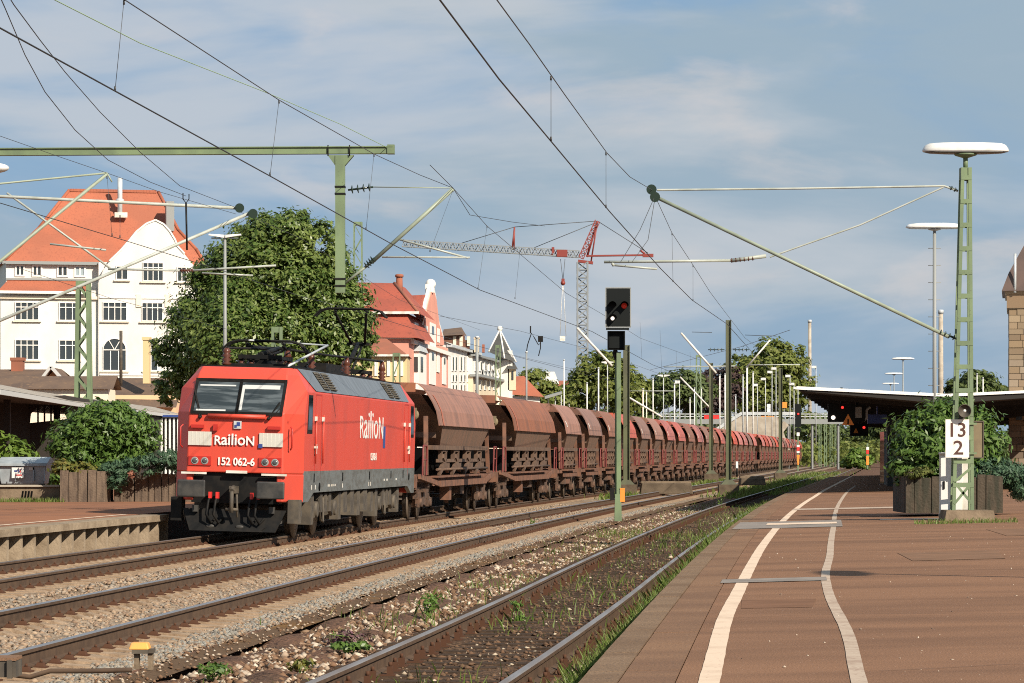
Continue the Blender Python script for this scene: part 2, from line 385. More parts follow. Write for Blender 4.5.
leafmat('leaf_bright', [(.12,.20,.03),(.16,.24,.04),(.09,.16,.025)], .35)
leafmat('grass', [(.10,.17,.025),(.15,.225,.04),(.20,.25,.06),(.085,.13,.024),(.26,.24,.09)], .35)
leafmat('weed', [(.09,.17,.025),(.13,.22,.04),(.17,.25,.06)], .35)
leafmat('weed_purple', [(.20,.10,.12),(.15,.07,.08),(.10,.09,.04),(.24,.14,.14)], .25)
leafmat('moss', [(.06,.075,.012),(.09,.10,.018),(.045,.055,.012)], .1, .8)

rng = np.random.default_rng(7)
def unit(a): return a/np.maximum(np.linalg.norm(a, axis=1, keepdims=True), 1e-9)
def leaf_cloud(name, matn, parent, blobs, n, size, seed=0, clump=.16, per=40, aspect=.55, up=.5, shell=.55, droop=0.):
    """foliage: leaf-sized faces in clumps spread through the outer volume of several ellipsoids (cx,cy,cz,rx,ry,rz)"""
    g = np.random.default_rng(seed)
    B = np.array(blobs, float); vol = (B[:,3]*B[:,4]*B[:,5])**(2/3); pr = vol/vol.sum()
    nc = max(1, n//per)
    bi = g.choice(len(B), nc, p=pr)
    d = unit(g.normal(size=(nc,3))); rad = shell + (1-shell)*g.random((nc,1))**.6
    cc = B[bi,:3] + d*rad*B[bi,3:6]; mr = B[bi,3:6].min(axis=1)
    li = np.repeat(np.arange(nc), per)
    cr = (clump*mr*(.6+.8*g.random(nc)))[li][:,None]
    off = g.normal(size=(len(li),3))*np.array([1,1,.55])*cr
    c = cc[li] + off
    nrm = unit(.55*d[li] + .75*unit(off+1e-6) + np.array([0,0,up]) + .32*g.normal(size=(len(li),3)))
    t = unit(np.cross(nrm, g.normal(size=(len(li),3)))); t[:,2] -= droop; t = unit(t)
    b = unit(np.cross(nrm, t))
    s = size*(.6+.8*g.random((len(li),1)))
    v = np.stack([c-t*s, c+b*s*aspect, c+t*s, c-b*s*aspect], 1).reshape(-1,3)
    return arr_obj(name, v, np.arange(len(v)).reshape(-1,4), matn, parent)
def trunk_mb(base, h, r, limbs, seed=0):
    m = MB(); g = random.Random(seed); x, y, z = base
    m.path([(x+g.uniform(-.1,.1)*k, y, z+h*k/4) for k in range(5)], r, 8)
    m.tube((x,y,z), (x,y,z+.6), r*1.35, r*1.0, 8)
    for (tx,ty,tz) in limbs:
        m.tube((x,y,z+h*.55), ((x+tx)/2,(y+ty)/2,(z+h*.6+tz)/2+.3), r*.5, r*.35, 6)
        m.tube(((x+tx)/2,(y+ty)/2,(z+h*.6+tz)/2+.3), (tx,ty,tz), r*.35, r*.12, 6)
    return m
def tree(label, base, h, blobs, n, leaf, matn, seed, name='leafy_tree', r=.25, group=None, **kw):
    """base in world; blobs relative to the base"""
    t = thing(name, label, 'tree', base, 0, group)
    trunk_mb((0,0,0), h, r, [(b[0]*.8, b[1]*.8, b[2]) for b in blobs[:6]], seed).build('trunk', 'bark', t)
    leaf_cloud('crown', matn, t, blobs, n, leaf, seed, **kw)
    return t
ORD = ['first','second','third','fourth','fifth','sixth','seventh','eighth','ninth','tenth','eleventh','twelfth','thirteenth','fourteenth','fifteenth','sixteenth','seventeenth','eighteenth','nineteenth']
def ordinal(i):
    if i <= 19: return ORD[i-1]
    t, u = divmod(i, 10); tens = {2:'twent',3:'thirt',4:'fort'}[t]
    return tens+'ieth' if u == 0 else tens+'y-'+ORD[u-1]
# ------------------------------------------------------------------ ground, tracks, platforms
random.seed(3)
def ys(y0, y1, s0=.5, s1=8., mid=130.):
    out = []; y = y0
    while y < y1: out.append(y); y += s0 if y < mid else s1
    out.append(y1); return out
def near_shift(tr, Y): return -.00055*max(0., 44.-Y)**2 if tr == 3 else 0.
def cant(tr, Y):
    if tr == 1: return .05
    if tr == 2: return max(.04, min(.11, .11-.0008*(Y-35)))
    return 0.
def strip(name, aa, zf, matn, Y, kind='structure', jit=0., xf=None):
    """sheet that follows the track curve: one column per offset in aa"""
    V = []; na = len(aa)
    for y in Y:
        for a in aa:
            V.append(((Cv(y)+a) + wob()*jit*(0 if a in (aa[0], aa[-1]) else 1), y, zf(a, y) + (wob()*jit if jit else 0)))
    V = np.array(V); n = len(Y)
    q = np.array([[i*na+k, i*na+k+1, (i+1)*na+k+1, (i+1)*na+k] for i in range(n-1) for k in range(na-1)])
    o = arr_obj(name, V, q, matn); tag(o, kind=kind); return o

g = MB(); g.add([(-2500,-60,-.62),(2500,-60,-.62),(2500,5000,-.62),(-2500,5000,-.62)], [(0,1,2,3)])
tag(g.build('ground', 'earth'), 'brown weedy earth of the station yard reaching to the horizon', kind='structure')

def bed_z(a, y):
    z = -.205
    for tr, tc_ in ((1, T1), (2, T2)):
        if abs(a-tc_) < 1.35: z += cant(tr, y)*(tc_+.75-a)/1.5*.8
    if a > -6.3: z -= (a+6.3)*.02
    if a < -13.6: z -= .06
    if -10.6 < a < -9.6: z -= .03
    return z
o = strip('ballast_bed', list(np.arange(-14.02, -5.92, .22)), bed_z, 'ballast', ys(15, 900, .4), jit=.018)
tag(o, 'brown grey ballast under the two main tracks')
o = strip('gravel_strip', list(np.arange(-6.0, -3.7, .14)), lambda a, y: -.255 + .04*max(0., -5.2-a) + .04*math.sin(a*9)+.03*math.sin(y*1.7+a*5), 'dirt_red', ys(15, 900, .3), jit=.022)
tag(o, 'reddish stony strip between main line and siding')
o = strip('siding_bed', list(np.arange(-3.74, -1.15, .15)), lambda a, y: (-.118 if -3.25 < a < -2.05 else -.118) + .012*math.sin(y*1.3+a*3)*math.sin(y*.41), 'dirt_dark', ys(15, 900, .4), jit=.014)
tag(o, 'dark dirty bed of the rusty siding beside the platform')
# cable trough lid between main line and siding
o = strip('cable_trough', [-5.98, -5.58], lambda a, y: -.192, 'trough', ys(15, 150, 1.), jit=0)
tag(o, 'flat brown rust-stained trough lid in the stony strip')
# further tracks of the yard beyond the platforms, far away, as gravel sheets
o = strip('yard_ground', [-60, -30, -14.0], lambda a, y: -.32, 'dirt_red', ys(200, 900, 8.)); tag(o, 'far brown gravel of the yard')
o = strip('yard_ground', [-1.2, 4, 30, 80], lambda a, y: -.22, 'dirt_red', ys(206, 900, 8.), jit=.02); tag(o, 'far brown gravel of the yard')

# rails
PROF = [(-.07,-.172),(.07,-.172),(.07,-.155),(.012,-.14),(.012,-.05),(.036,-.04),(.036,-.008),(.028,0),(-.028,0),(-.036,-.008),(-.036,-.04),(-.012,-.05),(-.012,-.14),(-.07,-.155)]
def rail(parent, a, zf, top, tr=0):
    Y = ys(15, 900, 1.); V = []; n = len(PROF)
    for y in Y:
        for (dx, dz) in PROF: V.append((Cv(y)+a+dx+near_shift(tr, y), y, zf(y)+dz))
    m = MB(); fs = []; mi = []
    for i in range(len(Y)-1):
        for k in range(n):
            fs.append((i*n+k, i*n+(k+1) % n, (i+1)*n+(k+1) % n, (i+1)*n+k)); mi.append(1 if k in (6, 7, 8) else 0)
    m.v = V; m.f = fs; m.m = mi; m.sm = [False]*len(fs)
    return m.build('rail', ['rail_side', top], parent)
def sleeper_mb(wood):
    m = MB()
    if wood:
        m.box((0,0,-.08), (2.5,.25,.16), 0, 0)
        for s in (-1, 1):
            m.box((s*.7525,0,.004), (.34,.17,.022), 0, 1)
            for e in (-1, 1):
                m.box((s*.7525+e*.115,0,.045), (.055,.075,.075), 0, 1); m.tube((s*.7525+e*.115,0,.08), (s*.7525+e*.115,0,.12), .018, n=6, m=1)
    else:
        m.prism([(-1.28,-.16),(1.28,-.16),(1.28,-.02),(1.2,.0),(.55,.0),(.4,-.035),(-.4,-.035),(-.55,.0),(-1.2,.0),(-1.28,-.02)], 1, -.13, .13, 0)
        for s in (-1, 1):
            m.box((s*.7525,0,.006), (.36,.16,.016), 0, 1)
            for e in (-1, 1):
                m.box((s*.7525+e*.115,0,.030), (.09,.10,.034), 0, 1, top=(.6,.8)); m.tube((s*.7525+e*.115,0,.045), (s*.7525+e*.115,0,.075), .016, n=6, m=1)
    return m
def track(tr, tc_, z0, label, wood, top, s0, rust=False):
    t = thing('railway_track', label, 'track', (0,0,0)); t['kind'] = 'structure'
    rail(t, tc_-.7525, lambda y: z0+cant(tr, y), top, tr); rail(t, tc_+.7525, lambda y: z0, top, tr)
    first = sleeper_mb(wood).build('sleeper', ['sleeper_wood' if wood else 'sleeper_concrete', 'fastening'], t)
    for i in range(100):
        y = s0 + .6*i; o = first if i == 0 else first.copy()
        if i: C.objects.link(o); o.parent = t
        o.location = (Cv(y)+tc_+near_shift(tr, y), y, z0-.176+cant(tr, y)/2); o.rotation_euler = (0, math.atan(cant(tr, y)/1.5), -math.atan(Sl(y)))
        if wood: o.location.x += wob()*.05; o.rotation_euler[2] += wob()*.02
    m = MB()
    for i in range(100, 420):
        y = s0 + .6*i; tmp = MB()
        tmp.box((0,0,-.08), (2.5,.25,.16))
        for s in (-1, 1): tmp.box((s*.7525,0,.03), (.34,.16,.06), 0, 1)
        c_, s_ = math.cos(-math.atan(Sl(y))), math.sin(-math.atan(Sl(y)))
        m.add([(Cv(y)+tc_+vx*c_-vy*s_, y+vx*s_+vy*c_, z0-.176+vz) for vx, vy, vz in tmp.v], tmp.f)
        m.m[-len(tmp.f):] = tmp.m
    tag(m.build('sleeper_rows', ['sleeper_wood' if wood else 'sleeper_concrete', 'fastening'], t), kind='stuff')
    return t
track(1, T1, 0., 'main track under the red locomotive and its goods train', False, 'rail_top_dull', 42.)
track(2, T2, 0., 'main track between the train and the stony strip', False, 'rail_top', 27.)
track(3, T3, .07, 'rusty wooden-sleepered siding along the platform edge', True, 'rail_top_rust', 21.)

# loose stones (uncountable)
def stones(name, matn, n, afun, yfun, zf, s0, s1, label):
    g = np.random.default_rng(len(name)*7+n)
    y = yfun(g, n); a = afun(g, n, y)
    x = np.array([Cv(t) for t in y]) + a
    z = np.array([zf(p, q) for p, q in zip(a, y)])
    s = (s0 + (s1-s0)*g.random(n)**2.2)
    base_ = np.array([(1,0,0),(-1,0,0),(0,1,0),(0,-1,0),(0,0,1),(0,0,-1)], float)
    ang = g.random(n)*6.28; ca, sa = np.cos(ang), np.sin(ang)
    v = np.repeat(base_[None], n, 0)*(1+.45*(g.random((n,6,1))-.5)*2) + .28*(g.random((n,6,3))-.5)
    v *= np.stack([s*(.8+.6*g.random(n)), s*(.7+.4*g.random(n)), s*(.45+.3*g.random(n))], 1)[:,None,:]
    vx = v[:,:,0]*ca[:,None]-v[:,:,1]*sa[:,None]; vy = v[:,:,0]*sa[:,None]+v[:,:,1]*ca[:,None]
    v = np.stack([vx+x[:,None], vy+y[:,None], v[:,:,2]+(z+s*.2)[:,None]], 2).reshape(-1,3)
    fi = np.array([(0,2,4),(2,1,4),(1,3,4),(3,0,4),(2,0,5),(1,2,5),(3,1,5),(0,3,5)])
    f = (fi[None]+6*np.arange(n)[:,None,None]).reshape(-1,3)
    o = arr_obj(name, v, f, matn); tag(o, label, kind='stuff'); return o
near = lambda lo, hi, p=1.7: (lambda g, n: lo + (hi-lo)*g.random(n)**p)
uni = lambda lo, hi: (lambda g, n, y: lo + (hi-lo)*g.random(n))
def between(g, n, y):     # ballast beside and between the sleepers of tracks 1 and 2
    c = g.choice(4, n, p=[.28,.22,.28,.22]); lo = np.array([-6.6,-11.0,-9.4,-7.1])[c]; hi = np.array([-5.4,-9.4,-9.0,-6.55])[c]
    return lo + (hi-lo)*g.random(n)
stones('ballast_stones', 'gravel', 15000, uni(-10.9, -9.2), near(26, 130), bed_z, .024, .058, 'loose ballast stones between the two main tracks')
stones('ballast_stones', 'gravel', 13000, uni(-8.6, -7.1), near(24, 120), bed_z, .02, .05, 'small loose stones between the rails of the second track')
stones('ballast_stones', 'gravel_grey', 9000, lambda g, n, y: -6.35+.16*g.normal(size=n), near(24, 130), bed_z, .02, .045, 'grey ballast shoulder stones beside the second track')
stones('ballast_stones', 'gravel', 6000, uni(-6.75, -6.0), near(24, 120), bed_z, .018, .04, 'mixed brown stones beside the second track')
stones('gravel_stones', 'gravel_mid', 26000, uni(-5.55, -3.45), near(22, 130), lambda a, y: -.245, .012, .058, 'reddish and white stones between main line and siding')
stones('gravel_stones', 'gravel_mid', 1500, uni(-6.05, -5.5), near(22, 100), lambda a, y: -.18, .012, .035, 'reddish stones along the trough lid')
stones('siding_stones', 'gravel_dark', 7000, uni(-3.5, -1.25), near(20, 110), lambda a, y: -.112, .012, .042, 'dark dirt crumbs and pale stones in the siding')
stones('ballast_stones', 'gravel', 6000, uni(-13.9, -13.1), near(42, 80), bed_z, .02, .045, 'pale stones along the foot of the left platform wall')

# right platform
EDGE = -1.2
def plat_z(a): return .42 + .02*(min(a, 6.0)-EDGE)
PY = ys(6, 206, 1., 4.)
strip('platform', [-.58, 0, .6, 1.5, 3, 6, 10, 18, 40], lambda a, y: plat_z(a), 'asphalt_red', PY)['label'] = 'reddish brown asphalt platform with painted lines'
def slabs(name, a0, a1, L, matn, label, dz=0.):
    m = MB(); y = 6.
    while y < 200:
        c = [(a0+.004, y), (a1-.004, y), (a1-.004, y+L-.012), (a0+.004, y+L-.012)]
        dzz = wob()*.003
        vs = [(Cv(q)+p, q, plat_z(p)+dz+dzz) for p, q in c] + [(Cv(q)+p, q, plat_z(p)-.22) for p, q in c]
        m.add(vs, [(0,1,2,3),(0,4,5,1),(1,5,6,2),(2,6,7,3),(3,7,4,0)])
        y += L
    o = m.build(name, matn); tag(o, label, kind='structure')
slabs('platform_edge', EDGE, -.95, 1.0, 'coping', 'worn concrete edge slabs of the right platform')
slabs('platform_edge', -.945, -.585, 1.5, 'coping_in', 'second row of edge slabs of the right platform')
strip('platform_wall', [EDGE+.05, EDGE+.051], lambda a, y: plat_z(EDGE)-.2 if a > EDGE+.0505 else -.5, 'concrete', PY)['label'] = 'concrete face below the platform edge'
def line(name, pts, wd, matn, label, dz=.004, E0=None):
    m = MB(); vs = []
    # pts: (Y, a) ; smooth
    Y = np.arange(pts[0][0], pts[-1][0]+.01, .5); A = np.interp(Y, [p[0] for p in pts], [p[1] for p in pts])
    k = np.ones(9)/9; A2 = np.convolve(np.pad(A, 4, 'edge'), k, 'valid')
    for y, a in zip(Y, A2):
        ww = wd*(1+.035*wob())/2
        for s in (-1, 1): vs.append((Cv(y)+a+s*ww, y, plat_z(a)+dz))
    m.add(vs, [(2*i, 2*i+1, 2*i+3, 2*i+2) for i in range(len(Y)-1)])
    tag(m.build(name, matn), label, kind='structure')
line('painted_line', [(8,-.36),(20,-.37),(24.6,-.40),(28,-.42),(31.3,-.39),(38,-.37),(47.7,-.34),(60,-.27),(75,-.17),(106,.06),(200,.14)], .135, 'line_cream', 'cream safety line along the platform edge')
line('painted_line', [(8,.52),(20,.55),(24.6,.60),(31.3,.53),(37,.54),(43.2,.66),(60.2,.82),(99,1.0),(140,1.1)], .10, 'line_worn', 'worn second line wavering along the platform')
def patch(pts, matn, label, name='pavement_patch', dz=.008):
    """pts: list of (a, Y) on the right platform"""
    m = MB(); m.add([(Cv(y)+a, y, plat_z(a)+dz) for a, y in pts], [tuple(range(len(pts)))])
    tag(m.build(name, matn), label, kind='structure')
patch([(-.62,35.0),(.55,35.2),(.55,36.2),(-.62,36.0)], 'patch_grey', 'pale grey strip set across the platform between the lines')
patch([(-1.1,60.5),(1.0,61.0),(1.0,67.0),(-1.1,66.5)], 'patch_grey', 'grey repaired band across the platform')
patch([(-.5,63.2),(.9,63.4),(.9,65.0),(-.5,64.8)], 'line_cream', 'white dash crossing the grey band', dz=.014)
patch([(-.2,80.0),(3.4,80.2),(3.4,82.2),(-.2,82.0)], 'line_worn', 'pale joint across the platform before the canopy')
patch([(1.8,66.0),(7.0,66.0),(7.0,67.2),(1.8,67.2)], 'patch_grey', 'pale kerb joint at the foot of the lattice mast')

# repaired places, joints and cracks of the asphalt
def crack(pts, wd, label, matn='crack'):
    m = MB(); vs = []; P_ = []
    for (a0, y0), (a1, y1) in zip(pts[:-1], pts[1:]):
        n_ = max(2, int(math.hypot(a1-a0, y1-y0)/.25))
        for k in range(n_): t_ = k/n_; P_.append((a0+(a1-a0)*t_+wob()*.03, y0+(y1-y0)*t_+wob()*.03))
    P_.append(pts[-1])
    for i, (a, y) in enumerate(P_):
        q0, q1 = P_[max(0,i-1)], P_[min(len(P_)-1,i+1)]; d = Vector((q1[0]-q0[0], q1[1]-q0[1])).normalized(); ww = wd*(.5+.5*random.random())
        for s in (-1, 1): a2, y2 = a-s*d.y*ww/2, y+s*d.x*ww/2; vs.append((Cv(y2)+a2, y2, plat_z(a2)+.004))
    m.add(vs, [(2*i, 2*i+1, 2*i+3, 2*i+2) for i in range(len(P_)-1)])
    tag(m.build('pavement_crack', matn), label, kind='structure')
mat('crack', (.080,.046,.032), .95)
mat('patch_old', (.215,.122,.075), .9, col2=(.175,.102,.064), var_scale=2, coord='World', fine=(30,(.26,.17,.11),.64,.74), spec=.06)
mat('patch_new', (.165,.088,.053), .9, col2=(.195,.103,.062), var_scale=2.5, coord='World', spec=.06)
for k, pts in enumerate(([(-.5,27.5),(.6,27.9),(2.2,27.3),(4.6,28.2)], [(1.0,45.5),(3.0,46.2),(6.5,45.2)], [(2.6,16),(2.9,20),(3.6,24),(3.4,31),(4.2,37)], [(-.3,50),(.8,50.5),(2.6,49.8)], [(.7,20.5),(1.6,20.9),(3.2,20.6)])):
    crack(pts, .012, 'thin dark crack in the platform asphalt')
patch([(1.7,41.0),(2.9,41.2),(3.0,44.6),(1.6,44.3)], 'patch_old', 'greyer repaired patch in the platform asphalt', dz=.005)
patch([(2.3,24.5),(3.6,24.4),(3.7,26.4),(2.2,26.6)], 'patch_new', 'darker repaired patch in the platform asphalt', dz=.005)
patch([(-.3,29.2),(.35,29.2),(.4,30.8),(-.32,30.9)], 'patch_new', 'small dark patch between the painted lines', dz=.003)
patch([(3.6,52),(6.2,52.3),(6.3,57),(3.5,56.6)], 'patch_old', 'large greyer patch before the planter', dz=.005)
patch([(1.0,70),(3.0,70.2),(3.2,75),(.9,75)], 'patch_new', 'dark worn patch before the canopy', dz=.005)
g_ = np.random.default_rng(77)
stones('platform_litter', 'gravel_pale', 420, uni(-.5, 6.5), near(18, 70, 1.4), lambda a, y: plat_z(a), .004, .014, 'pale specks of gum and grit scattered on the platform')
# left platform with ribbed concrete wall
LZ = .5
LY = ys(12, 71.3, 1.)
strip('platform', [-40, -27, -20, -16, -14.0], lambda a, y: LZ, 'platform_left_red', ys(12, 71.3, 1.))['label'] = 'orange brown surface of the left platform'
strip('platform', [-60, -20, -14.75], lambda a, y: LZ-.004, 'platform_left_red', ys(71.2, 200, 2.))['label'] = 'left platform surface beyond the wall end'
strip('platform_line', [-15.0, -14.86], lambda a, y: LZ+.006, 'line_cream', LY)['label'] = 'cream safety line on the left platform'
m = MB(); y = 14.
while y < 71:
    y2 = min(y+2.0, 71.3)
    for (a0, a1, z0, z1) in ((-14.55, -13.96, LZ-.13, LZ+.004),):
        c = [(a0, y), (a1, y), (a1, y2-.012), (a0, y2-.012)]
        m.add([(Cv(q)+p, q, z0) for p, q in c]+[(Cv(q)+p, q, z1) for p, q in c], [(0,3,2,1),(4,5,6,7),(0,1,5,4),(1,2,6,5),(2,3,7,6),(3,0,4,7)])
    for k in range(2):
        yy = y+.5+1.0*k
        if yy > 71.2: continue
        a0, a1 = -14.5, -14.06
        for (s0_, s1_) in ((yy-.08, yy+.08),):
            c = [(a0, s0_), (a1+.03, s0_), (a1+.03, s1_), (a0, s1_)]
            m.add([(Cv(q)+p, q, -.3) for p, q in c]+[(Cv(q)+p, q, LZ-.131) for p, q in c], [(0,3,2,1),(0,1,5,4),(1,2,6,5),(2,3,7,6),(3,0,4,7)])
    c = [(-14.5, y), (-14.5, y2)]
    m.add([(Cv(q)+p, q, z) for p, q in c for z in (-.4, LZ-.1)], [(0,2,3,1)])
    y += 2.0
m.add([(Cv(71.3)+p, 71.3, z) for p, z in ((-14.42,-.4),(-13.98,-.4),(-13.98,LZ),(-14.42,LZ))], [(0,1,2,3)])
tag(m.build('platform_wall', 'concrete_wall'), 'ribbed concrete wall under the left platform edge', kind='structure')
strip('platform_wall', [-14.76, -14.75], lambda a, y: LZ-.01 if a > -14.755 else -.5, 'dark_wood_shade', ys(71.3, 200, 2.))['label'] = 'dark set-back face of the left platform'  # dark colour stands in for the shadow beside the locomotive

# grass along the platform edge and weeds on the track
def grass(name, n, afun, yfun, zf, h0, h1, label, matn='grass', wd=.007):
    g = np.random.default_rng(n); y = yfun(g, n); a = afun(g, n, y)
    x = np.array([Cv(t) for t in y])+a; z = np.array([zf(p, q) for p, q in zip(a, y)])
    h = h0+(h1-h0)*g.random(n)**1.6; th = g.random(n)*6.28; ln = h*(.15+.6*g.random(n))
    wx, wy = np.cos(th)*wd, np.sin(th)*wd; ph = g.random(n)*6.28
    p0 = np.stack([x-wx, y-wy, z], 1); p1 = np.stack([x+wx, y+wy, z], 1)
    mid = np.stack([x+np.cos(ph)*ln*.35, y+np.sin(ph)*ln*.35, z+h*.6], 1)
    tip = np.stack([x+np.cos(ph)*ln, y+np.sin(ph)*ln, z+h], 1)
    v = np.stack([p0, p1, mid+(p1-p0)*.4, tip, mid-(p1-p0)*.4], 1).reshape(-1,3)
    f = np.arange(len(v)).reshape(-1,5)
    o = arr_obj(name, v, f, matn); tag(o, label, kind='stuff'); return o
def clumped(lo, hi, cl=70):
    def fn(g, n):
        c = lo + (hi-lo)*g.random(cl); return np.clip(c[g.integers(0, cl, n)] + g.normal(size=n)*.5, lo, hi)
    return fn
grass('grass', 22000, lambda g, n, y: -1.32-.15*np.abs(g.normal(size=n)), clumped(20, 60, 90), lambda a, y: -.16, .06, .34, 'green grass and weeds growing between siding and platform edge')
grass('grass', 9000, lambda g, n, y: -1.38-.25*np.abs(g.normal(size=n)), clumped(58, 125, 60), lambda a, y: -.16, .10, .42, 'taller far grass along the platform edge', wd=.011)
grass('grass', 1800, lambda g, n, y: -2.65+.55*g.normal(size=n), clumped(22, 125, 40), lambda a, y: -.14, .04, .24, 'sparse weeds between the rails of the siding')
grass('grass', 1800, lambda g, n, y: -4.5+.55*g.normal(size=n), clumped(22, 140, 45), lambda a, y: -.26, .05, .22, 'sparse weeds on the stony strip')
grass('grass', 6000, lambda g, n, y: -4.0+1.0*g.normal(size=n), clumped(150, 330, 60), lambda a, y: -.26, .15, .5, 'far weeds between the tracks', wd=.03)
grass('grass', 2500, lambda g, n, y: -10.1+.35*g.normal(size=n), clumped(140, 260, 16), lambda a, y: -.26, .15, .4, 'weeds around the mast foundations', wd=.03)

def weed(label, px, py, h, n, matn, spread, tall=False):
    D = (EYE+.2)*F/(py-454); p = P(px, py, D)
    t = thing('weed_plant', label, 'weed', p, 0, None)
    m = MB()
    for k in range(4): m.path([(0,0,-.05),(wob()*spread*.3,wob()*spread*.3,h*.5),(wob()*spread*.6,wob()*spread*.6,h*.9)], .006, 5)
    m.build('stem', 'weed', t)
    bl = [(0,0,h*.55,spread*.5,spread*.5,h*.5)] if not tall else [(0,0,h*.3,spread*.5,spread*.5,h*.3),(0,0,h*.75,spread*.25,spread*.25,h*.3)]
    leaf_cloud('foliage', matn, t, bl, n, .026, int(px), clump=.3, per=8, shell=.2)
weed('bright green weed with broad leaves beside the siding rail', 430, 617, .30, 220, 'weed', .30)
weed('tall thin green weed between the siding rails', 518, 628, .36, 120, 'weed', .18, True)
weed('low purple heather tuft on the stony strip', 348, 646, .16, 700, 'weed_purple', .55)
weed('green cushion plant below the purple heather tuft', 350, 651, .10, 500, 'leaf_bush', .45)
weed('small dark weed at the bottom edge near the yellow box', 215, 678, .14, 200, 'leaf_bush', .32)
weed('small weed sprouting on the second track by its rail', 533, 530, .35, 80, 'weed', .22, True)
weed('yellowish weed low on the stony strip near the siding rail', 300, 672, .12, 160, 'leaf_yellow', .25)
weed('slender weed at the siding rail below the signal', 720, 512, .55, 120, 'weed', .3, True)
weed('slim upright weed in the far siding grass', 777, 497, .8, 120, 'weed', .25, True)
# ------------------------------------------------------------------ the train on track 1
def on_track(tc_, Y, dz=0): return (Cv(Y)+tc_, Y, dz)
LZ0 = .025
loco = thing('locomotive', 'red electric freight locomotive leading the brown hopper wagons', 'locomotive', on_track(T1, 70.05, .02), -math.atan(.1045), None, .026)
L = 19.4
LV = [(1.42,1.07,0.,1.42,.62),(2.735,1.05,.03,1.42,.62),(3.26,1.02,.432,1.42,.9),(3.60,.99,.700,1.18,1.15),(3.76,.95,.92,1.07,1.22)]
def ring(z, f, yf, hw, yb): return [(-hw,yb,z),(-f,yf,z),(f,yf,z),(hw,yb,z),(hw,L-yb,z),(f,L-yf,z),(-f,L-yf,z),(-hw,L-yb,z)]
m = MB(); vs = []
for lv in LV: vs += ring(*lv)
fs = [(i*8+k, i*8+(k+1) % 8, (i+1)*8+(k+1) % 8, (i+1)*8+k) for i in range(len(LV)-1) for k in range(8)]
m.add(vs, fs+[tuple(range(8)), tuple(range(8*(len(LV)-1), 8*len(LV)))])
# lower corner cheeks beside the buffers
for s in (-1, 1):
    for (q, e) in ((lambda y: y, 0), (lambda y: L-y, 1)):
        poly = [(s*.93, q(.0)), (s*1.07, q(.0)), (s*1.42, q(.62)), (s*1.42, q(1.25)), (s*.93, q(1.25))]
        m.prism(poly, 2, .80, 1.419)
body = m.build('body', 'loco_red', loco, bevel=.03)
# roof deck (dark) and grey roof flanks
m = MB(); m.box((0, L/2, 3.775), (2.1, L-2.3, .05)); m.box((0, L/2, 3.83), (1.3, L-5, .10)); m.build('roof', 'black_metal', loco)
for s in (-1, 1):
    m = MB()
    def flank(y, t, out):   # point on the flank plane between (1.5,3.26) and (1.25,3.60) and (1.13,3.76)
        pts = [(1.42,3.26),(1.18,3.60),(1.07,3.76)]
        x, z = np.interp(t, [0,.66,1], [p[0] for p in pts]), np.interp(t, [0,.66,1], [p[1] for p in pts])
        return (s*(x+out*.8), y, z+out*.6)
    y0, y1 = 2.3, L-2.3
    rows = [(y0-.25, 0.02), (y0-.65, .66), (y0-.85, .995)]
    vs = []
    for (yy, t) in rows: vs += [flank(yy, t, .012), flank(L-yy, t, .012)]
    m.add(vs, [(0,1,3,2),(2,3,5,4)])
    pn = m.build('roof_panel', 'roof_grey', loco)
    for yv in (3.3, 4.35, 13.9, 14.95):
        mv = MB(); vs = [flank(yv, .12, .03), flank(yv+.8, .12, .03), flank(yv+.8, .66, .03), flank(yv, .66, .03), flank(yv+.8, .93, .03), flank(yv, .93, .03)]
        mv.add(vs, [(0,1,2,3),(3,2,4,5)])
        for k in range(7):
            a = flank(yv+.05, .14+.11*k, .05); b = flank(yv+.75, .14+.11*k, .05); mv.bar(a, b, .03, .02)
        mv.build('vent_grille', 'vent_brown', pn)
# grey skirt with raised ends
for s in (-1, 1):
    m = MB(); poly = [(.63,.80),(1.25,.80),(2.0,1.0),(L-2.0,1.0),(L-1.25,.80),(L-.63,.80),(L-.63,1.485),(.63,1.485)]
    m.prism(poly, 0, s*1.32, s*1.425)
    sk = m.build('skirt', 'skirt_grey', loco)
    m = MB()
    for yv in (2.0, 6.1, 10.4, 14.2, 16.5): m.box((s*1.427, yv, 1.33), (.008, .12, .20))
    m.lathe([(.10,-.01),(.10,.01)], (s*1.427, 2.75, 1.12), 10, 0, 0); m.lathe([(.10,-.01),(.10,.01)], (s*1.427, L-1.75, 1.25), 10, 0, 0)
    m.build('skirt_recess', 'black_dull', sk)
    m = MB()
    for yv in (1.7, 2.2, 6.1, 10.3, 10.6): m.box((s*1.428, yv, 1.12), (.006, .05, .10))
    for yv in (4.0, 4.2, 4.5, 4.7, 5.0): m.box((s*1.428, yv, 1.14), (.006, .10, .05))
    for yv in (13.0, 13.5, 15.2): m.box((s*1.428, yv, 1.20), (.006, .16, .05))
    m.build('skirt_marking', 'white_dirty', sk)
m = MB(); m.box((0, L/2, 1.2), (2.7, L-2.6, .5)); m.build('underframe', 'black_dull', loco)
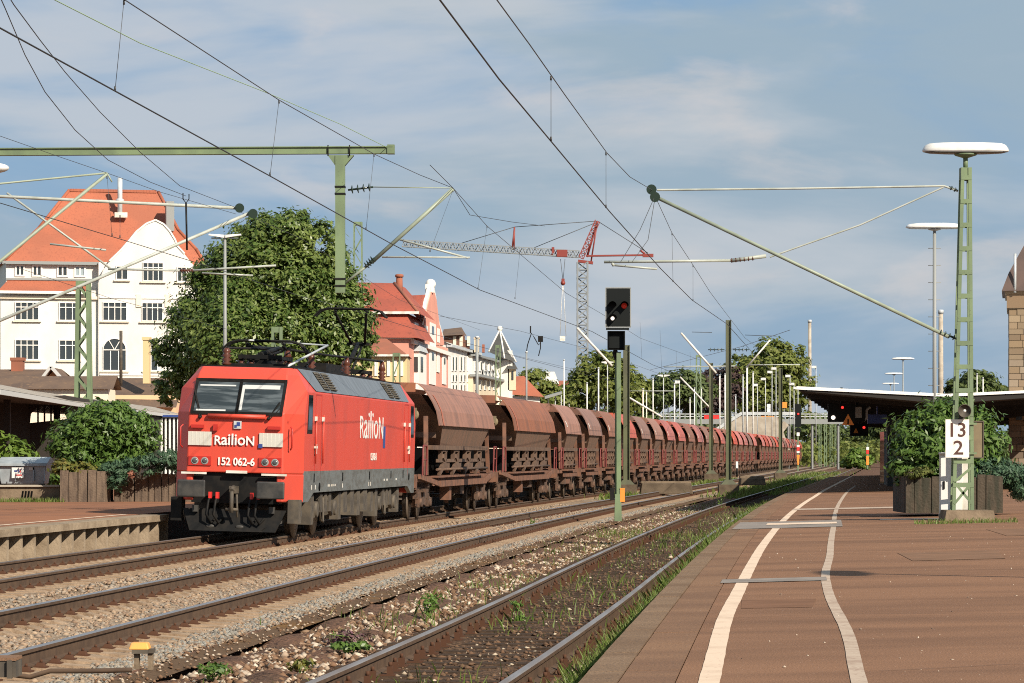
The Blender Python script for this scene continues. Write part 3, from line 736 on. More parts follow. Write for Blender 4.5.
# front features
def fz(z):     # y of the front plane at height z
    return float(np.interp(z, [l[0] for l in LV], [l[2] for l in LV]))
wa, wb = 2.735, 3.44
def front_quad(m, x0, x1, z0, z1, off, sh0=0, mi=0):
    m.add([(x0, fz(z0)-off, z0), (x1, fz(z0)-off, z0), (x1+sh0, fz(z1)-off, z1), (x0+sh0, fz(z1)-off, z1)], [(0,1,2,3)], mi)
for k, (x0, x1) in enumerate(((-.96, -.03), (.03, .96))):
    m = MB(); xo0, xo1 = (x0-.03, x1+.03)
    f = []
    m.bar((xo0, fz(wa)-.012, wa), (xo0, fz(wb)-.012, wb), .06, .03); m.bar((xo1, fz(wa)-.012, wa), (xo1, fz(wb)-.012, wb), .06, .03)
    m.bar((xo0-.03, fz(wa)-.014, wa-.01), (xo1+.03, fz(wa)-.014, wa-.01), .03, .07); m.bar((xo0-.03, fz(wb)-.014, wb+.01), (xo1+.03, fz(wb)-.014, wb+.01), .03, .08)
    fr = m.build('windscreen', 'black_metal', loco)
    m = MB(); front_quad(m, x0, x1, wa+.02, wb-.02, .006); m.build('pane', 'glass_cab', fr)
    m = MB(); zz = (wb-.12, wb-.09) if k == 0 else (wb-.17, wb-.08)
    front_quad(m, x0+.05, x1-.08, zz[0], zz[1], .009)
    if k == 1: front_quad(m, x0+.01, x0+.07, wa+.06, wb-.09, .010)
    else: front_quad(m, x0+.05, x1-.22, wa+.03, wa+.065, .009)
    m.build('blind', 'grey_pale', fr)
for (x0, x1, zt) in ((-.80, -1.0, 3.2), (.72, .93, 2.98)):
    m = MB(); m.bar((x0, fz(2.62)-.05, 2.62), (x1, fz(zt)-.05, zt), .03, .03); m.bar((x0+.04, fz(2.62)-.05, 2.62), (x1+.05, fz(zt-.1)-.05, zt-.1), .016, .016)
    m.ball((x0, -.03, 2.62), .04); m.build('wiper', 'black_metal', loco)
m = MB(); m.tube((-.62,-.03,2.655), (.66,-.03,2.655), .05, n=8); m.build('warning_ledge', 'loco_red', loco)
for x in (-.85, .85): MB().box((x,-.02,2.42), (.28,.07,.07)).build('handle', 'loco_red_dark', loco)
m = MB(); m.box((-.45,-.03,2.40), (.09,.07,.14)); m.build('bracket', 'loco_red_dark', loco)
m = MB(); m.box((.04,-.010,2.47), (.17,.02,.17)); m.build('emblem', 'galv', loco)
m = MB(); m.box((.06,-.024,2.49), (.07,.01,.08), 0); m.box((.0,-.025,2.44), (.05,.01,.06)); m.build('emblem_mark', 'emblem_blue', loco)
for x in (-.79, .79):
    m = MB(); m.box((x,-.010,2.155), (.52,.03,.30)); pnl = m.build('warning_panel', 'panel_cream', loco)
    m = MB()
    for k in range(1, 6): m.box((x-.26+.087*k, -.0262, 2.155), (.012,.003,.29))
    m.build('panel_louvre', 'white_dirty', pnl)
fl = text('lettering', 'railion', .42, 'white_paint', loco, (-.02,-.022,2.135), (R(90),0,0), 1, .004, .006, caps=(0, 6))
bpy.context.view_layer.update(); fl.scale = (.88/fl.dimensions[0], .84, 1)
m = MB(); m.box((.56,-.02,2.02), (.09,.015,.09)); m.build('logo_block', 'emblem_blue', loco)
text('number', '152 062-6', .235, 'white_paint', loco, (.02,-.022,1.655), (R(90),0,0), .88, .004, .006)
for x in (-.78, .78):
    m = MB(); m.box((x,-.012,1.665), (.50,.03,.20)); hb = m.build('headlight', 'loco_red_dark', loco)
    for d in (-.11, .11):
        m = MB(); m.lathe([(.062,-.03),(.075,-.035),(.085,-.02),(.085,.0)], (x+d,-.005,1.665), 14, 0, 1); m.build('lamp_ring', 'galv_dull', hb)
        m = MB(); m.lathe([(.02,-.040),(.055,-.036),(.058,.0)], (x+d,-.005,1.665), 14, 0, 1); m.build('lens', 'lens_glass', hb)
m = MB(); m.box((.05,-.04,1.44), (.46,.07,.06)); m.build('step_plate', 'white_dirty', loco)
for x in (-.90, .88): MB().box((x,-.03,1.395), (.55,.08,.045)).build('step_plate', 'white_dirty', loco)
for s in (-1, 1):
    m = MB(); m.path([(s*1.20,.13,1.95),(s*1.24,.06,2.0),(s*1.24,.06,2.40),(s*1.20,.13,2.45)], .018); m.build('handrail', 'loco_red_dark', loco)
# buffer beam, buffers, hook, hoses, plough, steps
m = MB(); m.box((0,.30,1.08), (1.94,.4,.66)); m.build('buffer_beam', 'black_metal', loco)
for x in (-.875, .875):
    m = MB(); m.tube((x,.25,1.06), (x,-.35,1.06), .12, n=12); bfr = m.build('buffer', 'black_metal', loco)
    m = MB(); m.box((x,-.40,1.06), (.62,.06,.38)); m.build('buffer_plate', 'buffer_dark', bfr, bevel=.05)
m = MB(); m.box((0,-.02,1.05), (.16,.34,.16)); m.tube((0,-.10,1.10),(0,-.30,1.02),.06); m.tube((0,-.28,1.02),(0,-.28,.55),.045)
m.tube((-.14,-.22,.62),(.14,-.22,.62),.035); m.tube((.10,-.22,.95),(.12,-.2,.45),.025); m.build('coupling_hook', 'gear_grey', loco)
for x in (-.52, -.36, .40, .55):
    m = MB(); m.path([(x,.05,.92),(x-.02,-.15,.80),(x-.05,-.2,.5),(x+.05,-.15,.32),(x+.12,.0,.42)], .03); hs = m.build('brake_hose', 'black_metal', loco)
    MB().box((x,-.05,.92), (.06,.12,.14)).build('hose_valve', 'red_sign', hs)
m = MB(); m.add([(-1.15,.10,.62),(1.15,.10,.62),(.95,-.12,.14),(-.95,-.12,.14),(-1.15,.16,.62),(1.15,.16,.62),(.95,-.06,.14),(-.95,-.06,.14)], [(0,1,2,3),(4,7,6,5),(0,4,5,1),(1,5,6,2),(2,6,7,3),(3,7,4,0)])
pl = m.build('snow_plough', 'black_metal', loco)
m = MB(); m.add([(.62,-.135,.15),(1.42,.55,.50),(1.42,.55,.62),(.70,-.135,.22)], [(0,1,2,3)])
for x in (-.50, .15): m.ball((x,-.085,.24), .06, (1.6,.25,.7))
m.build('plough_edge', 'buffer_dark', pl)
for s in (-1, 1):
    m = MB(); m.box((s*1.30,.28,.60), (.24,.40,.52)); m.build('step_box', 'gear_grey' if s > 0 else 'black_metal', loco)
    m = MB(); m.box((s*.85,-.02,.62), (.12,.10,.14)); m.build('cable_box', 'buffer_dark', loco)
# doors, side windows, side logo
for s in (-1, 1):
    for (q, sgn) in ((lambda y: y, 1), (lambda y: L-y, -1)):
        m = MB(); poly = [(q(.95), 2.32), (q(1.62), 2.32), (q(1.62), 3.18), (q(1.08), 3.18)]
        m.prism(poly, 0, s*1.41, s*1.428); wn = m.build('side_window', 'black_metal', loco)
        m = MB(); poly = [(q(1.02), 2.40), (q(1.56), 2.40), (q(1.56), 3.12), (q(1.13), 3.12)]
        m.prism(poly, 0, s*1.42, s*1.432); m.build('pane', 'glass_dark', wn)
        m = MB()
        for yy in (2.05, 2.85): m.box((s*1.422, q(yy), 2.25), (.006, .035, 1.9))
        m.box((s*1.422, q(2.45), 3.2), (.006,.82,.03)); dr = m.build('side_door', 'loco_red_dark', loco)
        m = MB()
        for yy in (1.95, 2.95): m = MB(); m.tube((s*1.46, q(yy), 1.65), (s*1.46, q(yy), 2.75), .018, n=6); m.build('handrail', 'loco_red', dr)
        m = MB(); m.box((s*1.45, q(2.0), 1.98), (.05,.05,.22)); m.box((s*1.45, q(2.02), 2.02), (.05,.22,.05)); m.build('handle', 'white_dirty', dr)
        for yy in (1.95, 2.95): m = MB(); m.box((s*1.45, q(yy), 2.66), (.05,.10,.10)); m.build('rail_bracket', 'white_dirty', dr)
def y_at(px, a):   # distance along the track where lateral offset a from the common curve shows at column px
    Y = np.linspace(40, 600, 56001); x = 512+F*(a+np.array([Cv(t) for t in Y]))/Y
    return float(Y[np.argmin(np.abs(x-px))])
yl0, yl1 = y_at(357, -10.88)-70.05, y_at(380, -10.88)-70.05
side = text('side_logo', 'railion', 1.0, 'white_paint', loco, (1.426,(yl0+yl1)/2,2.56), (R(90),0,R(90)), 1.0, .003, .0, 1.0, caps=(0, 6))
dx = side.dimensions
bpy.context.view_layer.update()
side.scale = ((yl1-yl0)/max(side.dimensions[0], .1), 1.0, 1)
m = MB(); m.box2((1.423, yl1+.03, 2.02), (1.429, yl1+.42, 2.58)); m.build('logo_block', 'emblem_blue', loco)
text('number', '152 062-6', .26, 'white_dirty', loco, (1.426,(yl0+yl1)/2+.4,1.79), (R(90),0,R(90)), 1.0, .003, .004)
# running gear
for yc in (9.3-4.95, 9.3+4.95):
    m = MB()
    for s in (-1, 1):
        m.box((s*1.12, yc, .72), (.16, 4.3, .30)); m.box((s*1.18, yc-1.95, .70), (.30,.42,.86)); m.box((s*1.18, yc+2.0, .66), (.30,.40,.70))
        for d in (-1.325, 1.325): m.box((s*1.2, yc+d, .60), (.22,.55,.36)); m.tube((s*1.15,yc+d,.60),(s*1.36,yc+d,.60),.17,n=10)
        for d in (-.75, -.1, .5): m.box((s*1.24, yc+d, .78), (.2,.34,.50))
        m.path([(s*1.3,yc-1.0,.85),(s*1.34,yc-.8,.35),(s*1.34,yc-.45,.30),(s*1.3,yc-.3,.85)], .03)
        m.tube((s*1.28,yc+.1,.9),(s*1.28,yc+1.0,.45),.05)
    m.box((0,yc,.72),(2.2,.5,.2)); bg_ = m.build('bogie', 'gear_grey', loco)
    for d in (-1.325, 1.325):
        m = MB()
        for s in (-1, 1): m.lathe([(.62,-.07),(.625,.05),(.66,.06),(.66,.08)][::s], (s*.74, yc+d, .60), 22, 0, 0)
        m.tube((-.7,yc+d,.6),(.7,yc+d,.6),.09); m.build('wheel', 'wheel_steel', bg_)
for (yv, w_, zc, h) in ((6.9,.7,.72,.5),(8.0,.7,.70,.62),(9.0,.6,.66,.6),(10.1,.8,.72,.5),(11.2,.5,.66,.5)):
    for s in (-1, 1): m = MB(); m.box((s*1.20, yv, zc), (.35, w_, h), 0, 0, (1, .8)); m.build('equipment_box', 'gear_grey', loco)
# roof equipment: folded front pantograph, raised rear one
def pantograph(yc, head_z, name='pantograph', d=1):
    m = MB(); z0 = 3.98
    for s in (-1, 1):
        for e in (-.5, .5): m.box((s*.45, yc+e*1.2, z0), (.10,.10,.04))
        m.bar((s*.45,yc-.8,z0+.04),(s*.45,yc+.8,z0+.04),.07,.07)
    m.bar((-.5,yc-.7,z0+.06),(.5,yc-.7,z0+.06),.09,.09); m.bar((-.5,yc+.7,z0+.06),(.5,yc+.7,z0+.06),.09,.09)
    kz = z0+.12 + (head_z-z0)*.42 if head_z > 4.6 else z0+.32
    ky = yc + d*1.35 if head_z > 4.6 else yc+d*1.6
    m.tube((0,yc-d*.7,z0+.1),(0,ky,kz),.07,.06); m.tube((.14,yc-d*.5,z0+.1),(.10,ky,kz-.06),.03)
    hy = yc - d*.1
    for s in (-1, 1): m.tube((s*.18,ky,kz),(s*.42,hy,head_z-.12),.035)
    m.bar((-.3,ky,kz),(.3,ky,kz),.08,.08)
    pg = m.build(name, 'black_metal', loco)
    m = MB()
    for e in (-.16, .16):
        m.path([(-.97,hy+e,head_z-.22),(-.82,hy+e,head_z-.06),(-.6,hy+e,head_z),(.6,hy+e,head_z),(.82,hy+e,head_z-.06),(.97,hy+e,head_z-.22)], .028)
    m.tube((-.42,hy-.16,head_z-.06),(-.42,hy+.16,head_z-.06),.025); m.tube((.42,hy-.16,head_z-.06),(.42,hy+.16,head_z-.06),.025); m.build('pantograph_head', 'black_metal', pg)
    for s in (-1, 1):
        for e in (-.6, .6): m = MB(); m.lathe([(.07,0),(.11,.03),(.06,.05),(.11,.08),(.06,.10),(.10,.13),(.06,.16)], (s*.45,yc+e,3.80), 10); m.build('insulator', 'insul_brown', pg)
pantograph(3.4, 4.42)
pantograph(L-3.5, 5.72, d=1)
for (x, yv, h) in ((-.6,1.8,.4),(.15,5.4,.5),(.55,6.4,.45),(-.35,6.2,.4),(.6,11.5,.5),(.3,13.0,.45),(.75,16.7,.55)):
    m = MB(); m.lathe([(.06,0),(.12,.05),(.06,.09),(.12,.14),(.06,.18),(.12,.23),(.06,.27),(.10,.32),(.05,h)], (x,yv,3.80), 10); m.build('insulator', 'insul_brown', loco)
m = MB(); m.tube((-.6,1.8,4.2),(.15,5.4,4.30),.03); m.tube((.15,5.4,4.30),(.55,6.4,4.25),.03); m.tube((.55,6.4,4.25),(.6,11.5,4.3),.03); m.tube((.6,11.5,4.3),(.75,16.7,4.35),.03)
m.box((-.5,5.6,3.95),(.5,1.2,.28)); m.box((.4,8.5,3.93),(.7,2.2,.24)); m.build('roof_busbar', 'black_metal', loco)
m = MB(); m.tube((.62,2.6,3.82),(.9,6.6,4.45),.03); m.tube((-.3,2.9,4.42),(.9,6.6,4.45),.02); m.build('ground_rod', 'galv', loco)

# ---- wagons
def wagon_axles(m, w_, s, yc, r=.46):
    pass
def make_wagon(long, skin, label, skin2=None):
    """origin at the near coupling end, y back along the track"""
    W = thing('hopper_wagon', label, 'wagon', (0,0,0), 0, 'hopper wagons of the goods train')
    if long: LW, b0, b1 = 20.2, 3.55, 17.7
    else: LW, b0, b1 = 10.0, 1.85, 8.15
    prof = [(.72,3.93),(.84,3.91),(1.0,3.79),(1.15,3.60),(1.29,3.38),(1.41,3.13),(1.5,2.70)]
    # outer skin: two curved side sheets with thickness, joined by the end hoppers
    for s in (-1, 1):
        m = MB(); ins = [(x-.035, z-.01) for x, z in prof]
        poly = [(s*x, z) for x, z in prof] + [(s*x, z) for x, z in ins[::-1]]
        m.prism(poly, 1, b0, b1)
        sd = m.build('side_sheet', skin, W)
        if long:
            m = MB(); pts = [(s*(x+.012), z+.006) for x, z in prof[3:]]
            for a, b in zip(pts[:-1], pts[1:]): m.add([(a[0],b0+.75,a[1]),(a[0],b0+1.0,a[1]),(b[0],b0+1.0,b[1]),(b[0],b0+.75,b[1])], [(0,1,2,3)])
            m.build('side_stripe', 'wagon_stripe', sd)
        else:
            m = MB(); m.add([(s*1.327,b0+.4,3.30),(s*1.327,b0+.66,3.30),(s*1.427,b0+.66,3.10),(s*1.427,b0+.4,3.10)], [(0,1,2,3)])
            m.add([(s*1.427,b0+.4,3.10),(s*1.427,b0+.66,3.10),(s*1.45,b0+.66,2.98),(s*1.45,b0+.4,2.98)], [(0,1,2,3)])
            m.build('label_plate', 'white_dirty', sd)
    # hopper: lower sloping sheets and sloping ends
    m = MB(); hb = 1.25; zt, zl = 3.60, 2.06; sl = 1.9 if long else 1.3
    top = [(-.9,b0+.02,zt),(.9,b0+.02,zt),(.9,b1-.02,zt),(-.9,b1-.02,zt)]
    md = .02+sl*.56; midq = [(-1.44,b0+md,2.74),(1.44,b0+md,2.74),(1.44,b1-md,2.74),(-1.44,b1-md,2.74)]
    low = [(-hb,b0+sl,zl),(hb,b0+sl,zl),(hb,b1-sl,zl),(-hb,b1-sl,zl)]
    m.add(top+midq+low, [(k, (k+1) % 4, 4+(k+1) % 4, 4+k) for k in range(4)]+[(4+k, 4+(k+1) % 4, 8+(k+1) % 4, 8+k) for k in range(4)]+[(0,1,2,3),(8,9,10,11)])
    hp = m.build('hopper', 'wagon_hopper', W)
    for e_ in (b0+.02, b1-.02): m = MB(); m.box((0,e_,3.80), (1.5,.06,.27)); m.build('end_plate', skin, hp)
    if long:
        m = MB(); m.add([(.55,b0+.05,2.95),(.8,b0+.05,2.95),(.8,b0+.05,3.2),(.55,b0+.05,3.2)], [(0,1,2,3)]); m.lathe([(.16,-.01),(.16,.01)], (.7,b0+.12,3.0), 12, 0, 1); m.build('end_marking', 'board_brown', hp)
    m = MB()
    for s in (-1, 1): m.box((s*1.27, LW/2, 2.05), (.16, b1-b0-.4, .13))
    m.box((0,b0+1.0,2.42),(2.5,.10,.16)); m.box((0,b1-1.0,2.42),(2.5,.10,.16))
    m.build('top_beam', 'wagon_door', W)
    # discharge doors with levers
    m = MB(); m2 = MB(); nb = 4 if long else 3; y0, y1 = b0+1.3, b1-1.0; st = (y1-y0)/nb
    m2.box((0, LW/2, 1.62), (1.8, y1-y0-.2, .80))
    for s in (-1, 1):
        for k in range(nb):
            yc = y0+st*(k+.5)
            m.box((s*1.25, yc-st*.22, 1.82), (.12, .16, .34)); m.box((s*1.25, yc+st*.12, 1.82), (.12, .16, .34)); m.box((s*1.25, yc-.05*st, 1.97), (.12, st*.45, .08))
            m.bar((s*1.30,yc-st*.42,1.30),(s*1.30,yc+.02,1.62),.10,.16); m.bar((s*1.30,yc+.02,1.62),(s*1.30,yc-st*.2,1.80),.10,.12)
            m.bar((s*1.22,yc+st*.15,1.64),(s*1.22,yc+st*.45,1.38),.10,.20)
            m.box((s*1.18, yc+st*.3, 1.52), (.2, st*.3, .26))
        m.bar((s*1.27,y0,1.66),(s*1.27,y1,1.66),.08,.10); m.tube((s*1.32,y0-.4,1.40),(s*1.32,y1+.4,1.40),.04,n=6)
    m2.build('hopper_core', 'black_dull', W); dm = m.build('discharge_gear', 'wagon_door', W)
    # frame
    m = MB()
    for s in (-1, 1):
        m.box((s*1.15, LW/2, 1.13), (.16, LW-1.3, .14)); m.box((s*1.32, LW/2, 1.19), (.24, y1-y0+.4, .05))
        if long: m.bar((s*1.36,b0+1.2,.98),(s*1.36,b1-1.2,.98),.08,.18); m.bar((s*1.30,.9,1.22),(s*1.34,b0+1.2,.98),.08,.14); m.bar((s*1.34,b1-1.2,.98),(s*1.30,LW-.9,1.22),.08,.14)
        else: m.bar((s*1.34,b0+.6,.98),(s*1.34,b1-.6,.98),.08,.14)
    for e in (.68, LW-.68): m.box((0,e,1.06),(2.5,.16,.34))
    m.box((0,LW/2,1.05),(.5,LW-1.4,.26)); m.box((0,1.5 if long else 1.0,1.24),(2.4,1.5 if long else .6,.05)); m.box((0,LW-(1.5 if long else 1.0),1.24),(2.4,1.5 if long else .6,.05))
    m.build('frame', 'wagon_rust', W)
    for e, d in ((.62,-1),(LW-.62,1)):
        for s in (-1, 1): m = MB(); m.tube((s*.875,e,1.05),(s*.875,e+d*.5,1.05),.10); m.tube((s*.875,e+d*.5,1.05),(s*.875,e+d*.56,1.05),.20,n=12); m.build('buffer', 'wagon_under', W)
    # end platform rails, ladders and upright posts
    for e, d in ((.9 if long else .75, 1), (LW-(.9 if long else .75), -1)):
        for s in (-1, 1):
            m = MB(); mr = MB(); mr.path([(s*1.38,e,1.25),(s*1.38,e,2.0),(s*1.38,e+d*.1,2.1),(s*1.38,e+d*.75,2.1),(s*1.38,e+d*.8,2.0),(s*1.38,e+d*.8,1.25)], .028, 6)
            mr.tube((s*1.38,e,1.7),(s*1.38,e+d*.8,1.7),.02)
            m.bar((s*1.28,e+d*(1.5 if long else .85),1.25),(s*1.2,e+d*(1.75 if long else 1.0),2.95 if long else 2.75),.12,.12)
            m.build('end_post', 'wagon_rust', W); mr.build('handrail', 'handrail_red', W)
    # running gear
    def wheelset(yc, par, r=.46):
        m = MB()
        for s in (-1, 1): m.lathe([(r,-.06),(r,.05),(r+.03,.06),(r+.03,.075)][::s], (s*.75, yc, r), 18, 0, 0)
        m.tube((-.95,yc,r),(.95,yc,r),.07); m.build('wheel', 'wheel_steel', par)
    def boxes(m, yc, s):
        m.box((s*1.05,yc,.47),(.22,.36,.30)); m.tube((s*1.0,yc,.46),(s*1.22,yc,.46),.13,n=10)
        m.bar((s*1.05,yc-.55,.86),(s*1.05,yc+.55,.86),.12,.07); m.bar((s*1.05,yc-.4,.78),(s*1.05,yc+.4,.78),.12,.06)
        m.bar((s*1.08,yc-.30,.98),(s*1.08,yc-.24,.36),.06,.06); m.bar((s*1.08,yc+.30,.98),(s*1.08,yc+.24,.36),.06,.06)
    for e in ((3.1, LW-3.1) if long else (2.2, LW-2.2)):
        m = MB()
        if long:
            for s in (-1, 1):
                m.bar((s*1.05,e-1.25,.66),(s*1.05,e+1.25,.66),.14,.20); m.box((s*1.05,e,.62),(.2,.6,.46)); m.box((s*1.16,e-.35,.80),(.24,.5,.10)); m.box((s*1.16,e+.1,.95),(.2,.4,.12))
                for d in (-.95,.95): boxes(m, e+d, s)
            m.box((0,e,.66),(2.1,.4,.18)); bgm = m.build('bogie', 'wagon_under', W)
            for d in (-.95,.95): wheelset(e+d, bgm)
        else:
            for s in (-1, 1): boxes(m, e, s)
            m.box((0,e,.62),(2.0,.10,.12)); bgm = m.build('suspension', 'wagon_under', W); wheelset(e, bgm)
    for s in (-1, 1):
        m = MB()
        if long: m.box((s*1.1,8.2,.70),(.3,.5,.5)); m.tube((s*1.05,9.4,.9),(s*1.1,8.4,.4),.06)
        else: m.box((s*1.15,5.0,.78),(.25,1.4,.34))
        m.build('brake_gear', 'wagon_rust', W); m = MB()
        if long: m.box((s*1.05,11.5,.75),(.3,.9,.3))
        else: m.box((s*1.2,3.5,.8),(.2,.5,.4))
        m.build('air_tank', 'wagon_under', W)
    return W
RED = set('r'); names = {'b': ('wagon_brown','rust brown'), 'r': ('wagon_red','bright red'), 'd': ('wagon_brown_dull','dark brown')}
protoL = make_wagon(True, 'wagon_brown', 'long rust brown hopper wagon coupled directly behind the red locomotive')
protoS = {k: make_wagon(False, names[k][0], 'x') for k in 'brd'}
def set_wagon(o, Y0, LW):
    ym = Y0+LW/2; o.location = (Cv(Y0)+T1, Y0, .02); o.rotation_euler = (0, .022, -math.atan((Cv(Y0+LW)-Cv(Y0))/LW))
set_wagon(protoL, 90.15, 20.2)
second = copy_tree(protoL); set_wagon(second, 110.35, 19.4); second['label'] = 'long rust brown hopper wagon, second behind the red locomotive'
seq = 'bdbrdbrrdrdbrbrrrdrrrrdrbrdrrdrdrr'; used = set(); Y0 = 130.6
for i, k in enumerate(seq):
    n = i+3
    if k in used: o = copy_tree(protoS[k])
    else: o = protoS[k]; used.add(k)
    set_wagon(o, Y0, 10.0)
    where = ' passing behind the light signal' if n in (6, 7) else ''
    o['label'] = f'short {names[k][1]} hopper wagon, {ordinal(n)} behind the red locomotive' + where
    Y0 += 10.0
    if i == 18: Y0 += 10.5
# ------------------------------------------------------------------ signals, masts, overhead line, lamps, canopy, platform furniture
random.seed(11)
def flat_mast(m, h, w0, w1, step=.48, d=.22, leg=.07, bat=.09):
    """four-legged batten mast, base at z=0, wide in x"""
    for s in (-1, 1):
        for e in (-1, 1):
            m.add([], [])
            p, q = Vector((s*(w0/2-leg/2), e*d/2, 0)), Vector((s*(w1/2-leg/2), e*d/2*.8, h))
            m.bar(p, q, leg, .05, up=(0,1,0))
    z = .55
    while z < h-.1:
        t = z/h; ww = w0+(w1-w0)*t
        for e in (-1, 1): m.box((0, e*(d/2*(1-.2*t)+.027), z), (ww-.005, .012, bat))
        z += step
    m.box((0,0,h-.12),(w1+.01,d*.85,.24))
def zig_mast(m, h, w0, w1, step=.7, leg=.07, diag=.045):
    pts = []
    for s in (-1, 1):
        for e in (-1, 1):
            m.bar((s*w0/2,e*w0/2,0),(s*w1/2,e*w1/2,h),leg,leg,up=(0,1,0))
    z = 0.; k = 0
    while z < h-step:
        a, b = w0+(w1-w0)*z/h, w0+(w1-w0)*(z+step)/h; s = 1 if k % 2 else -1
        for e in (-1, 1):
            m.bar((s*a/2,e*(a/2+.01),z),(-s*b/2,e*(b/2+.01),z+step),diag,.02,up=(0,1,0))
            m.bar((e*(a/2+.01),s*a/2,z),(e*(b/2+.01),-s*b/2,z+step),.02,diag,up=(0,1,0))
        z += step; k += 1
    m.box((0,0,h-.1),(w1+.03,w1+.03,.2))
def hmast_mb(h, w_=.24, d=.24):
    m = MB(); t = .03
    m.box((-w_/2+t/2,0,h/2),(t,d,h)); m.box((w_/2-t/2,0,h/2),(t,d,h)); m.box((0,0,h/2),(w_-2*t,.03,h-.01)); return m
def insul(m, p, q, n=4, r=.09, rod=.022):
    p, q = Vector(p), Vector(q); m.tube(p, q, rod, n=6)
    d = q-p
    for k in range(n):
        c = p + d*((k+.7)/(n+.4)); u = d.normalized()*.018
        m.tube(c-u, c+u*.3, r*.35, r, n=10); m.tube(c+u*.3, c+u, r, r*.9, n=10)

# -- the light signal between the tracks
D = 95.; p = P(618, 521, D)
sg = thing('light_signal', 'black light signal with one red and one white lamp on a green mast', 'signal', p)
px = D/F
h_ = (521-352)*px
m = MB(); m.box((0,0,h_/2),(.09,.18,h_)); m.box((.068,0,h_/2),(.045,.012,h_)); m.box((-.068,0,h_/2),(.045,.012,h_)); m.box((.0,-.01,.4),(.22,.21,.8),0,0,(.8,.9)); m.build('mast', 'mast_green', sg)
m = MB(); m.box((0,0,-.20),(.6,.6,.34)); m.build('foundation', 'dirt_dark', sg)
z_ = lambda y: (521-y)*px
m = MB(); m.box2((-12*px,-.10,z_(327)),(12.2*px,.10,z_(288))); sc_ = m.build('signal_screen', 'signal_black', sg)
m = MB(); 
for (a, b) in (((-12.3,288),(12.5,288)),((-12.3,327.3),(12.5,327.3)),((12.4,288),(12.4,327.3)),((-12.3,288),(-12.3,327.3))): m.bar((a[0]*px,-.09,z_(a[1])),(b[0]*px,-.09,z_(b[1])),.03,.03)
m.build('screen_rim', 'galv_dull', sc_)
for (x, y, matn) in ((6.0,306,'lamp_off_red'),(-5.6,318.6,'lamp_warm')):
    m = MB(); rr = .055 if 'warm' in matn else .085; m.lathe([(rr,-.03),(rr,.0)], (x*px,-.13,z_(y)), 16, 0, 1); lp = m.build('signal_lamp', matn, sc_)
for (x, y) in ((6.0,306),(-5.6,318.6),(-6.0,306)):
    m = MB()
    vs = []; n = 10
    for j, (yy, r) in enumerate(((-.10,.12),(-.42,.125))):
        for k in range(n+1):
            a = math.pi*k/n; vs.append((x*px+r*math.cos(a), yy, z_(y)+r*math.sin(a)))
    m.add(vs, [(k,k+1,n+2+k,n+1+k) for k in range(n)]); m.build('lamp_hood', 'black_dull', sc_)
m = MB(); m.box2((-10.5*px,-.09,z_(350)),(7*px,.10,z_(331))); m.box2((-12*px,-.10,z_(330)),(11*px,.0,z_(328)),0); sp = m.build('speed_indicator', 'signal_black', sg)
m = MB(); m.add([(-9*px,-.25,z_(348.5)),(5.5*px,-.25,z_(348.5)),(6.2*px,-.10,z_(349.5)),(-9.7*px,-.10,z_(349.5)),(-9*px,-.25,z_(332)),(5.5*px,-.25,z_(332)),(6.2*px,-.10,z_(331.3)),(-9.7*px,-.10,z_(331.3))], [(0,1,2,3),(4,5,6,7),(0,3,7,4),(1,2,6,5)]); m.build('indicator_hood', 'black_dull', sp)
m = MB(); m.path([(-2*px,0,z_(350)),(-3.5*px,.02,z_(353)),(-1.0*px,.05,z_(360)),(0,.08,z_(364))], .07, 8); m.build('cable_conduit', 'black_metal', sg)
m = MB(); m.box((.13,-.02,z_(495)),(.14,.18,.40)); m.box((.13,-.02,z_(488.6)),(.15,.19,.03)); m.build('terminal_box', 'orange', sg)
m = MB(); m.box((-.17,0,z_(494)),(.13,.2,.36)); m.build('relay_box', 'black_metal', sg)

# -- I-beam catenary masts on concrete blocks
def beam_mast(label, px_, ytop, ybase, D, matn='mast_olive', wid=.30, insulators=False, block=True, wires=None):
    b = P(px_, ybase, D); h = (ybase-ytop)*D/F
    t = thing('catenary_mast', label, 'mast', b, 0, 'steel beam catenary masts')
    hmast_mb(h, wid, .26).build('post', matn, t)
    if block:
        m = MB(); m.box((0,0,-.20),(1.0,1.0,.60)); m.build('foundation', 'concrete_old', t)
        m = MB(); m.box((0,0,.21),(.8,.8,.24),0,0,(.45,.45)); m.build('mast_foot', 'mast_olive', t)
    if insulators:
        for s in (-1, 1):
            mi = MB(); z = h-1.45*D/156; k = D/F
            insul(mi, (s*.2,-.05,z), (s*1.0,-.05,z), 4, .10); mi.build('insulator', 'insul_green', t)
    return t
mA = beam_mast('green steel beam mast with two insulator strings at its top', 728.5, 320, 486.5, 156., 'mast_olive', .26, True)
beam_mast('dark green steel beam mast standing right behind the light signal', 626.5, 345, 486.5, 158., 'mast_olive', .32)
beam_mast('slim green beam mast left of the one with insulators, before the far wagons', 711, 363, 475, 226., 'mast_olive', .28)
beam_mast('green beam mast in front of the far end of the goods train', 780.5, 368, 474, 253., 'mast_olive', .28)

